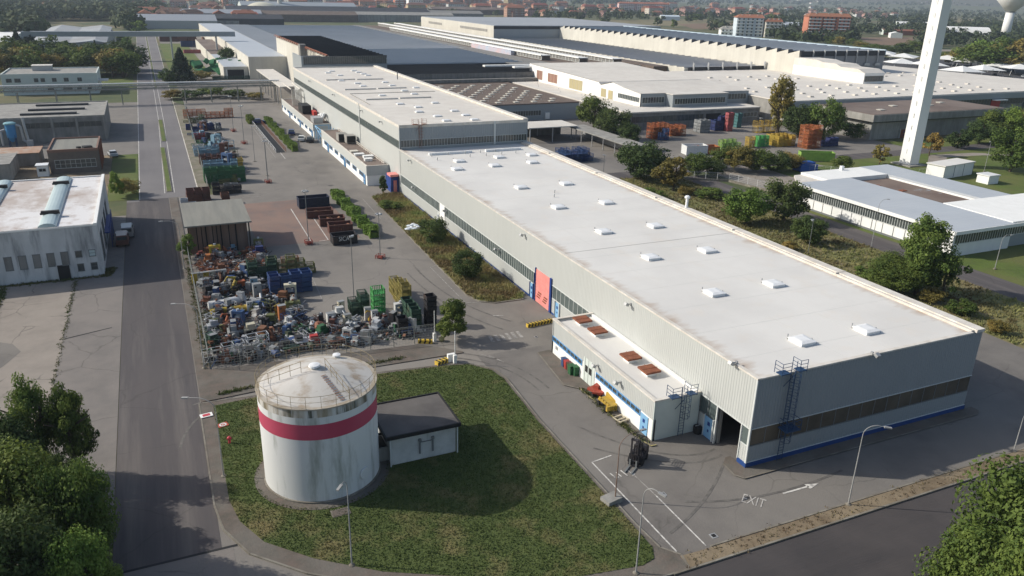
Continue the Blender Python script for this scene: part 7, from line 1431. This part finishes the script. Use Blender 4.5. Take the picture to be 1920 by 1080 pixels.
fieldpoly('meadow_field', [(1770, 34), (1890, 38), (1890, 47), (1770, 44)], .05, M_ftan); fieldpoly('meadow_field', [(0, 46), (28, 45), (26, 56), (0, 58)], .05, M_fgr)
b = MB(); b.poly([(330, 240, .04), (520, 165, .04), (620, 240, .04), (400, 420, .04)]); struct('car_park', b, mat('car_park_asphalt', (.06, .06, .062), .9))
fieldpoly('field_road', [(1700, 91), (1840, 95), (1840, 98), (1700, 94)], .08, M_apron)
RW = [((.60, .55, .47), 'cream'), ((.62, .62, .60), 'white'), ((.45, .28, .20), 'salmon'), ((.52, .42, .26), 'ochre'), ((.36, .35, .33), 'grey'), ((.50, .30, .26), 'pink'), ((.40, .20, .13), 'brick')]
M_tile = mat('terracotta_roof', (.27, .10, .06), .9, (.19, .08, .055), .3, .6, rnd=.25); M_tile2 = mat('brown_tile_roof', (.17, .095, .07), .9, (.12, .075, .06), .3, .6, rnd=.2)
def house(ci, L_, W_, h, gable=True):
    c, nm = RW[ci]
    def mk():
        o = thing('house', 'house', 'house', (0, 0, 0)); x, y = L_/2, W_/2; m = mat('render_'+nm, c, .85, tuple(q*.8 for q in c), .2, .5, rnd=.1)
        b = MB(); b.box(-x, x, -y, y, 0, h); w_ = b.build('wall', m, o)
        r_ = MB()
        if gable:
            e = .6; t = h+W_*.26; P_ = [(-x-e, -y-e, h-.1), (x+e, -y-e, h-.1), (x+e, y+e, h-.1), (-x-e, y+e, h-.1), (-x+L_*.12, 0, t), (x-L_*.12, 0, t)]; n = len(r_.v); r_.v += P_
            for f in ((0, 1, 5, 4), (2, 3, 4, 5), (1, 2, 5), (3, 0, 4), (3, 2, 1, 0)): r_.f.append(tuple(n+q for q in f)); r_.m.append(0)
            rr_ = r_.build('roof', M_tile if ci % 2 == 0 else M_tile2, o)
        else:
            r_.box(-x-.3, x+.3, -y-.3, y+.3, h, h+.6); r_.box(-x*.3, x*.2, -y*.4, y*.4, h+.6, h+2.4); rr_ = r_.build('roof', M_conc, o)
        ch = MB(); ch.box(x*.3, x*.3+.7, -.3, .4, h+.3, h+W_*.26+1.0); ch.build('chimney', M_conc, rr_)
        g = MB(); fl = max(1, int(h/3)); nx = max(2, int(L_/3.5)); ny = max(1, int(W_/4))
        for f in range(fl):
            z = 1.0+f*h/fl
            for i in range(nx): a = -x+L_*(i+.5)/nx; g.box(a-.6, a+.6, -y-.06, -y-.01, z, z+1.4)
            for i in range(ny): a = -y+W_*(i+.5)/ny; g.box(-x-.06, -x-.01, a-.55, a+.55, z, z+1.4)
        g.build('window', M_glass, w_)
        if h > 10:
            k = MB()
            for f in range(1, fl):
                z = f*h/fl
                for i in range(0, nx-1, 3): a = -x+L_*(i+1)/nx; k.box(a-2.2, a+2.2, -y-1.3, -y-.07, z, z+.9)
            k.build('balcony', mat('balcony_pale', (.5, .48, .44), .8), o)
        return o
    return mk
rg = random.Random(21)
NH = 0
def town(px0, px1, py0, py1, n, kinds, lbl, group, name='house'):
    global NH
    for i in range(n):
        px, py = rg.uniform(px0, px1), rg.uniform(py0, py1); P = G(px, py); ci = rg.choice(kinds[0]); (L_, W_, h, g_) = rg.choice(kinds[1]); key = ('house', ci, L_, W_, h, g_)
        o = use(key, house(ci, L_, W_, h, g_), (P.x, P.y, 0), rg.choice([0, .1, -.12, .45, 1.57, .8]), None, lbl % RW[ci][1], group); NH += 1
        if h > 10: o.name = 'apartment_block'; o['category'] = 'apartment block'
HS = [(14, 11, 7, True), (18, 12, 8, True), (13, 12, 10, True)]; AB = [(34, 14, 24, False), (28, 15, 32, True), (50, 14, 19, True)]; MB_ = HS+[(30, 13, 14, True)]
town(265, 480, 6, 46, 46, ([0, 1, 2, 4, 5, 6], HS+[(24, 11, 11, True)]), '%s house of the town beyond the end of the far road', 'houses beyond the far road')
town(430, 1010, 0, 15, 90, ([0, 1, 2, 3, 4, 6], AB), '%s apartment block on the skyline above the grey works', 'apartment blocks of the skyline')
town(500, 1010, 8, 27, 90, ([0, 1, 2, 3, 5, 6], MB_), '%s house of the town above the grey works', 'houses above the grey works')
town(960, 1390, 12, 32, 80, ([0, 1, 2, 5, 6], MB_), '%s house among trees beyond the upper sawtooth works', 'houses beyond the upper works')
town(1400, 1700, 14, 36, 40, ([0, 1, 1, 4, 5], HS), '%s house in the green suburb at upper right', 'houses of the upper right suburb')
town(80, 300, 4, 26, 14, ([0, 2, 4], HS), '%s house half hidden in the woods at upper left', 'houses in the upper left woods')
town(1450, 1910, 1, 8, 26, ([1, 1, 0, 4], AB[2:]+HS), '%s building of the far settlement near the horizon at right', 'far buildings at right')
def block(px, py, L_, W_, floors, wallm, sidem, roofm, lbl, rz=0, hip=True):
    P = G(px, py); h = 3.1*floors; o = thing('apartment_block', lbl, 'apartment block', (P.x, P.y, 0)); x, y = L_/2, W_/2; ca, sa3 = cos(rz), sin(rz)
    def pb(nm, b, m, par=o): q = b.build(nm, m, None); q.parent = par; return q
    b = MB(); b.box(-x, x, -y, y, 0, h); w_ = pb('wall', b, wallm)
    b = MB(); b.box(x+.01, x+.15, -y, y, 0, h+1.5); pb('end_wall', b, sidem)
    r_ = MB(); r_.v += [(-x-1, -y-1, h), (x+1, -y-1, h), (x+1, y+1, h), (-x-1, y+1, h), (-x+4, 0, h+3.2), (x, 0, h+3.2)]; r_.f += [(0, 1, 5, 4), (2, 3, 4, 5), (1, 2, 5), (3, 0, 4), (3, 2, 1, 0)]; r_.m += [0]*5; rr_ = pb('roof', r_, roofm)
    c = MB(); [c.box(-x+L_*q, -x+L_*q+1.5, -3, -1.5, h, h+3) for q in (.2, .5, .8)]; pb('chimney', c, M_cream, rr_)
    g = MB(); n = int(L_/4)
    for f in range(floors):
        for i in range(n): a = -x+L_*(i+.5)/n; g.box(a-.8, a+.8, -y-.08, -y-.02, f*3.1+1, f*3.1+2.5)
    pb('window', g, M_glass, w_)
    for f in range(1, floors):
        for (u0, u1) in ((.02, .3), (.36, .62), (.72, .98)): k = MB(); k.box(-x+L_*u0, -x+L_*u1, -y-1.5, -y-.1, f*3.1, f*3.1+1.0); pb('balcony', k, M_white)
    o.rotation_euler = (0, 0, rz); return o
M_brk = mat('orange_brick', (.46, .18, .11), .9, (.38, .15, .10), .2, .5); M_slate = mat('dark_end_wall', (.13, .135, .15), .9); M_blw = mat('pale_blue_wall', (.50, .57, .62), .8); M_gend = mat('grey_end_wall', (.24, .235, .25), .9)
block(1545, 72, 42, 20, 7, M_brk, M_slate, M_tile, 'orange brick apartment block with white balconies and a dark end wall', -.50)
block(1400, 68, 27, 20, 6, M_blw, M_gend, M_tile, 'pale blue and white apartment block with a grey end wall', -.50)
block(1445, 70, 16, 14, 5, M_cream, M_brk, M_tile, 'narrow apartment block between the blue and the orange blocks', -.5)
block(1205, 24, 110, 20, 6, mat('pink_wall', (.55, .38, .36), .9), M_cream, M_tile, 'long pink apartment block above the distant stubble field', -.35)
block(778, 22, 26, 20, 10, M_white, M_white, M_conc, 'white apartment tower above the pipe-lined works', -.1); block(752, 18, 26, 20, 7, M_brk, M_gend, M_tile, 'orange apartment tower left of the white one', -.1); block(686, 14, 16, 14, 8, M_white, M_white, M_conc, 'slim white tower far above the grey works', 0)
block(1370, 66, 24, 10, 2, M_white, M_bluesheet, M_conc, 'low white office left of the pale blue apartment block', -.4); block(572, 16, 60, 20, 7, M_conc, M_conc, M_conc, 'wide grey apartment block right of the slim chimney', 0)
def shed_far(px, py, L_, W_, h, m, lbl, rz=-.5, arch=False, front=None):
    P = G(px, py); o = thing('industrial_shed', lbl, 'shed', (P.x, P.y, 0)); b = MB(); k = 12; x = L_/2
    pr = [(W_/2*cos(pi*i/k), h*sin(pi*i/k)) for i in range(k+1)] if arch else [(W_/2, 0), (W_/2, h), (0, h+W_*.12), (-W_/2, h), (-W_/2, 0)]
    for (a, z), (c, e) in zip(pr, pr[1:]): b.quad((-x, a, z), (x, a, z), (x, c, e), (-x, c, e))
    q = b.build('roof', m, None); q.parent = o; g = MB(); g.poly([(x, a, z) for a, z in pr]); g.poly([(-x, a, z) for a, z in pr][::-1]); q = g.build('end_wall', front or M_office, None); q.parent = o; o.rotation_euler = (0, 0, rz); return o
shed_far(1795, 70, 62, 30, 12, M_white, 'white arched hall with a green end beside the tall shaft', -.55, True, mat('green_end', (.04, .14, .11), .8))
shed_far(1715, 52, 60, 22, 6, M_white, 'long white shed left of the tall shaft among trees'); shed_far(1700, 66, 60, 14, 5, M_tile, 'farm shed with an orange roof left of the tall shaft'); shed_far(1678, 71, 14, 12, 5, M_white, 'small white barn beside the ploughed field', .9); shed_far(1845, 56, 60, 10, 5, M_bluesheet, 'thin pale shed right of the arched hall'); shed_far(1475, 52, 60, 30, 4, M_bluesheet, 'long pale shed behind the narrow apartment block')
shed_far(320, 38, 60, 30, 8, M_conc, 'flat dark shed beyond the conveyor bridge', 0); shed_far(410, 40, 90, 30, 9, M_metal, 'grey hall beyond the far left works', 0); shed_far(620, 34, 260, 40, 9, M_blackroof, 'long dark roofed works beyond the sawtooth roofs', 0, False, M_concd); shed_far(560, 27, 160, 40, 12, M_cladfront, 'grey hall beside the pale dome', 0); shed_far(800, 34, 160, 30, 7, M_concd, 'dark flat works behind the clerestory rows', 0)
rgf = random.Random(77)
for (px, py, L_, W_, h, m, lb) in [(330, 52, 70, 40, 7, M_metal, 'pale low hall right of the far road beyond the conveyor bridge'), (385, 50, 60, 26, 6, M_conc, 'concrete shed beyond the far yard, left of the grey hall'), (440, 50, 90, 30, 8, M_blackroof, 'dark roofed hall at the end of the grey long hall'), (520, 40, 180, 30, 8, M_brownroof, 'brown roofed works beyond the grey sawtooth roofs'), (700, 40, 200, 26, 8, M_conc, 'pale concrete works behind the far sawtooth edge'), (880, 27, 140, 30, 8, M_brownroof2, 'brown long hall before the town above the upper works'), (780, 40, 90, 22, 8, M_cream, 'cream roofed block left of the upper works'), (300, 40, 50, 20, 6, M_tile, 'tile roofed shed left of the pale low hall')]:
    shed_far(px, py, L_, W_, h, m, lb, 0, False, M_concd)
shed_far(1255, 38, 30, 16, 6, M_blw, 'small pale blue shed at the stubble field', -.4)
P = G(493, 31); b = MB(); b.lathe((P.x, P.y, 0), [(26*cos(t), 18*sin(t)) for t in [pi/2*i/8 for i in range(9)]], k=28); o = b.build('dome_hall', mat('pale_dome', (.55, .53, .42), .8), smooth=True); tag(o, 'pale round dome beyond the grey works beside the slim chimney', 'dome')
P = G(526, 27); b = MB(); b.lathe((P.x, P.y, 0), [(3.2, 0), (2.4, 70)], k=16); k = MB(); k.lathe((P.x, P.y, 68), [(3.0, 0), (3.0, 3)], k=16); small('factory_chimney', 'slim pale chimney rising beside the dome', 'chimney', [('shaft', b, M_cream), ('crown_ring', k, M_cream)], (P.x, P.y, 0))
# sail canopies over the car park at right, with cars under them
def sail():
    o = thing('sail_canopy', 'sail', 'canopy', (0, 0, 0), 'white sail canopies of the car park'); b = MB(); s_ = 10; ap = (0, 0, 7.2); cs = [(-s_, -s_, 4.0), (s_, -s_, 4.6), (s_, s_, 4.0), (-s_, s_, 4.6)]
    for i in range(4): b.poly([cs[i], cs[(i+1) % 4], ap]); b.poly([ap, tuple(q-(0, 0, .12)[j] for j, q in enumerate(cs[(i+1) % 4])), tuple(q-(0, 0, .12)[j] for j, q in enumerate(cs[i]))])
    b.build('sail', M_white, o); k = MB(); [k.tube((x, y, 0), (x*.8, y*.8, 5), .14, k=6) for x, y in ((-9, -9), (9, -9), (9, 9), (-9, 9))]; k.tube((0, 0, 4.5), (0, 0, 7.3), .12); k.build('post', M_metal, o); return o
i = 0
for (px, py) in [(1692, 116), (1652, 110), (1775, 122), (1812, 128), (1870, 134), (1908, 140), (1688, 130), (1738, 134), (1632, 108), (1840, 142), (1800, 146)]:
    P = G(px, py); use('sail', sail, (P.x, P.y, 0), .5+.1*i, (.85, .85, .8+.05*(i % 4)), 'white pointed sail canopy over the dark car park at right', 'white sail canopies of the car park'); i += 1
for i in range(72):
    u, v = i % 12, i//12; P = Vector((345+u*9-v*5, 330-u*11-v*13, .05)); c = ['black', 'silver', 'navy', 'grey', 'black', 'white'][(i*7) % 6]; use(('car', c, False), car(c), (P.x, P.y, .05), .75, None, c+' car parked in the rows under the sail canopies', 'cars parked under the sails')
# woods too many to count, and nearer trees one by one
def woods(name, regs, n, m, lbl, seed, hh=(7, 14)):
    rg = random.Random(seed); v = []; f = []
    tot = sum((r[1]-r[0])*(r[3]-r[2]) for r in regs)
    for r in regs:
        for i in range(int(n*(r[1]-r[0])*(r[3]-r[2])/tot)):
            P = G(rg.uniform(r[0], r[1]), rg.uniform(r[2], r[3])); h = rg.uniform(*hh); R_ = h*rg.uniform(.4, .62); s_ = .16*h
            if P.x < 330 and P.y < 680 and P.x > -17: continue
            for k in range(34):
                t = rg.uniform(0, 2*pi); u = rg.uniform(-.3, 1); q = sqrt(max(0, 1-u*u)); N_ = Vector((q*cos(t), q*sin(t), u)); C_ = Vector((P.x+N_.x*R_, P.y+N_.y*R_, h*.5+N_.z*h*.5)); N_ = (N_+Vector((rg.gauss(0, .4), rg.gauss(0, .4), rg.gauss(0, .4)))).normalized()
                A_ = N_.orthogonal().normalized()*s_*rg.uniform(.6, 1.3); B_ = N_.cross(A_); j = len(v); v += [tuple(C_-A_), tuple(C_-B_*.8), tuple(C_+A_), tuple(C_+B_)]; f.append((j, j+1, j+2, j+3))
    b = MB(); b.v = v; b.f = f; b.m = [0]*len(f); return tag(b.build(name, m), lbl, 'woods', kind='stuff')
M_w1 = mat('wood_leaves', (.060, .085, .032), .9, (.035, .052, .024), .05, .9, (.085, .10, .04), .012, .7, trans=.15); M_w2 = mat('wood_leaves_dark', (.042, .062, .028), .9, (.025, .04, .02), .05, .9, (.065, .08, .03), .012, .7, trans=.15)
woods('woods', [(0, 300, 2, 40)], 1500, M_w1, 'mixed woods covering the upper left up to the horizon', 1)
woods('woods', [(0, 300, -12, 8), (300, 1000, -12, 2), (1000, 1920, -13, 12)], 1700, M_w2, 'dense far woods along the whole horizon', 2, (12, 22))
woods('woods', [(290, 1000, 4, 32), (960, 1380, 10, 26)], 480, M_w1, 'trees scattered between the houses of the town', 3, (6, 10))
woods('woods', [(1000, 1440, 22, 40), (1400, 1760, 14, 46), (1700, 1920, 20, 64)], 1100, M_w2, 'trees and hedges between the suburb houses at upper right', 4, (6, 12))
woods('woods', [(1330, 1600, 46, 62), (1500, 1600, 62, 84), (1600, 1760, 50, 68), (1720, 1920, 60, 92), (1440, 1500, 70, 80)], 420, M_w2, 'green belts of trees round the apartment blocks and fields at upper right', 14, (6, 12))
woods('woods', [(0, 75, 38, 72), (215, 262, 38, 62)], 130, M_w1, 'wood edge around the low white hall at upper left', 5)
for i, (bx, by, ty, w_, c_) in enumerate([(1820, 128, 82, 70, 'green'), (1858, 132, 76, 80, 'green'), (1900, 134, 72, 76, 'olive'), (1790, 122, 92, 44, 'olive'), (1838, 122, 70, 50, 'bright'), (1880, 112, 68, 50, 'green'), (1660, 104, 84, 40, 'dark'), (1690, 104, 80, 40, 'dark'), (1716, 100, 74, 40, 'green'), (1635, 98, 82, 36, 'green'), (1612, 92, 76, 30, 'olive'), (1780, 112, 96, 40, 'green'), (1760, 86, 72, 30, 'dark'), (1600, 88, 72, 28, 'green'), (1575, 86, 68, 26, 'olive'), (1555, 84, 66, 26, 'green'), (1490, 78, 60, 30, 'green'), (1470, 76, 62, 24, 'dark'), (1525, 82, 60, 22, 'dark')]):
    ptree(bx, by, ty, w_, 'round', c_, ['tree in the big green belt above the sail canopies, %s of its group' % ORD[i], 'tree in the strip between the upper works and the field, %s of its row' % ORD[max(0, i-6)]][i > 5], ['trees of the belt above the car park', 'trees of the strip beyond the upper works'][i > 5], lod=2)
for i, (bx, by, ty, w_) in enumerate([(1232, 48, 32, 18), (1262, 52, 36, 14), (1135, 42, 34, 18), (1305, 40, 24, 22), (1290, 42, 26, 20), (1460, 46, 24, 40), (1440, 40, 26, 20), (817, 50, 48, 10), (1375, 40, 28, 16), (960, 30, 20, 30), (715, 28, 10, 24), (730, 28, 12, 16), (620, 28, 12, 22), (605, 26, 10, 20)]):
    ptree(bx, by, ty, w_, 'round', ('dark', 'green')[i % 2], 'lone dark tree standing among the fields and roofs of the upper middle', 'lone trees of the upper middle', lod=3)
# ------------------------------------------------------------------ haze
hz = MB(); hz.box(-2600, 3400, -140, 4600, -1, 78); hz = hz.build('haze', mat('haze_air', (1, 1, 1)))
hm = hz.data.materials[0]; t = hm.node_tree; t.nodes.clear(); out = t.nodes.new('ShaderNodeOutputMaterial'); pv = t.nodes.new('ShaderNodeVolumePrincipled')
pv.inputs['Color'].default_value = (.72, .84, 1, 1); pv.inputs['Density'].default_value = .00011; pv.inputs['Anisotropy'].default_value = .2; t.links.new(pv.outputs[0], out.inputs['Volume']); tag(hz, kind='stuff')
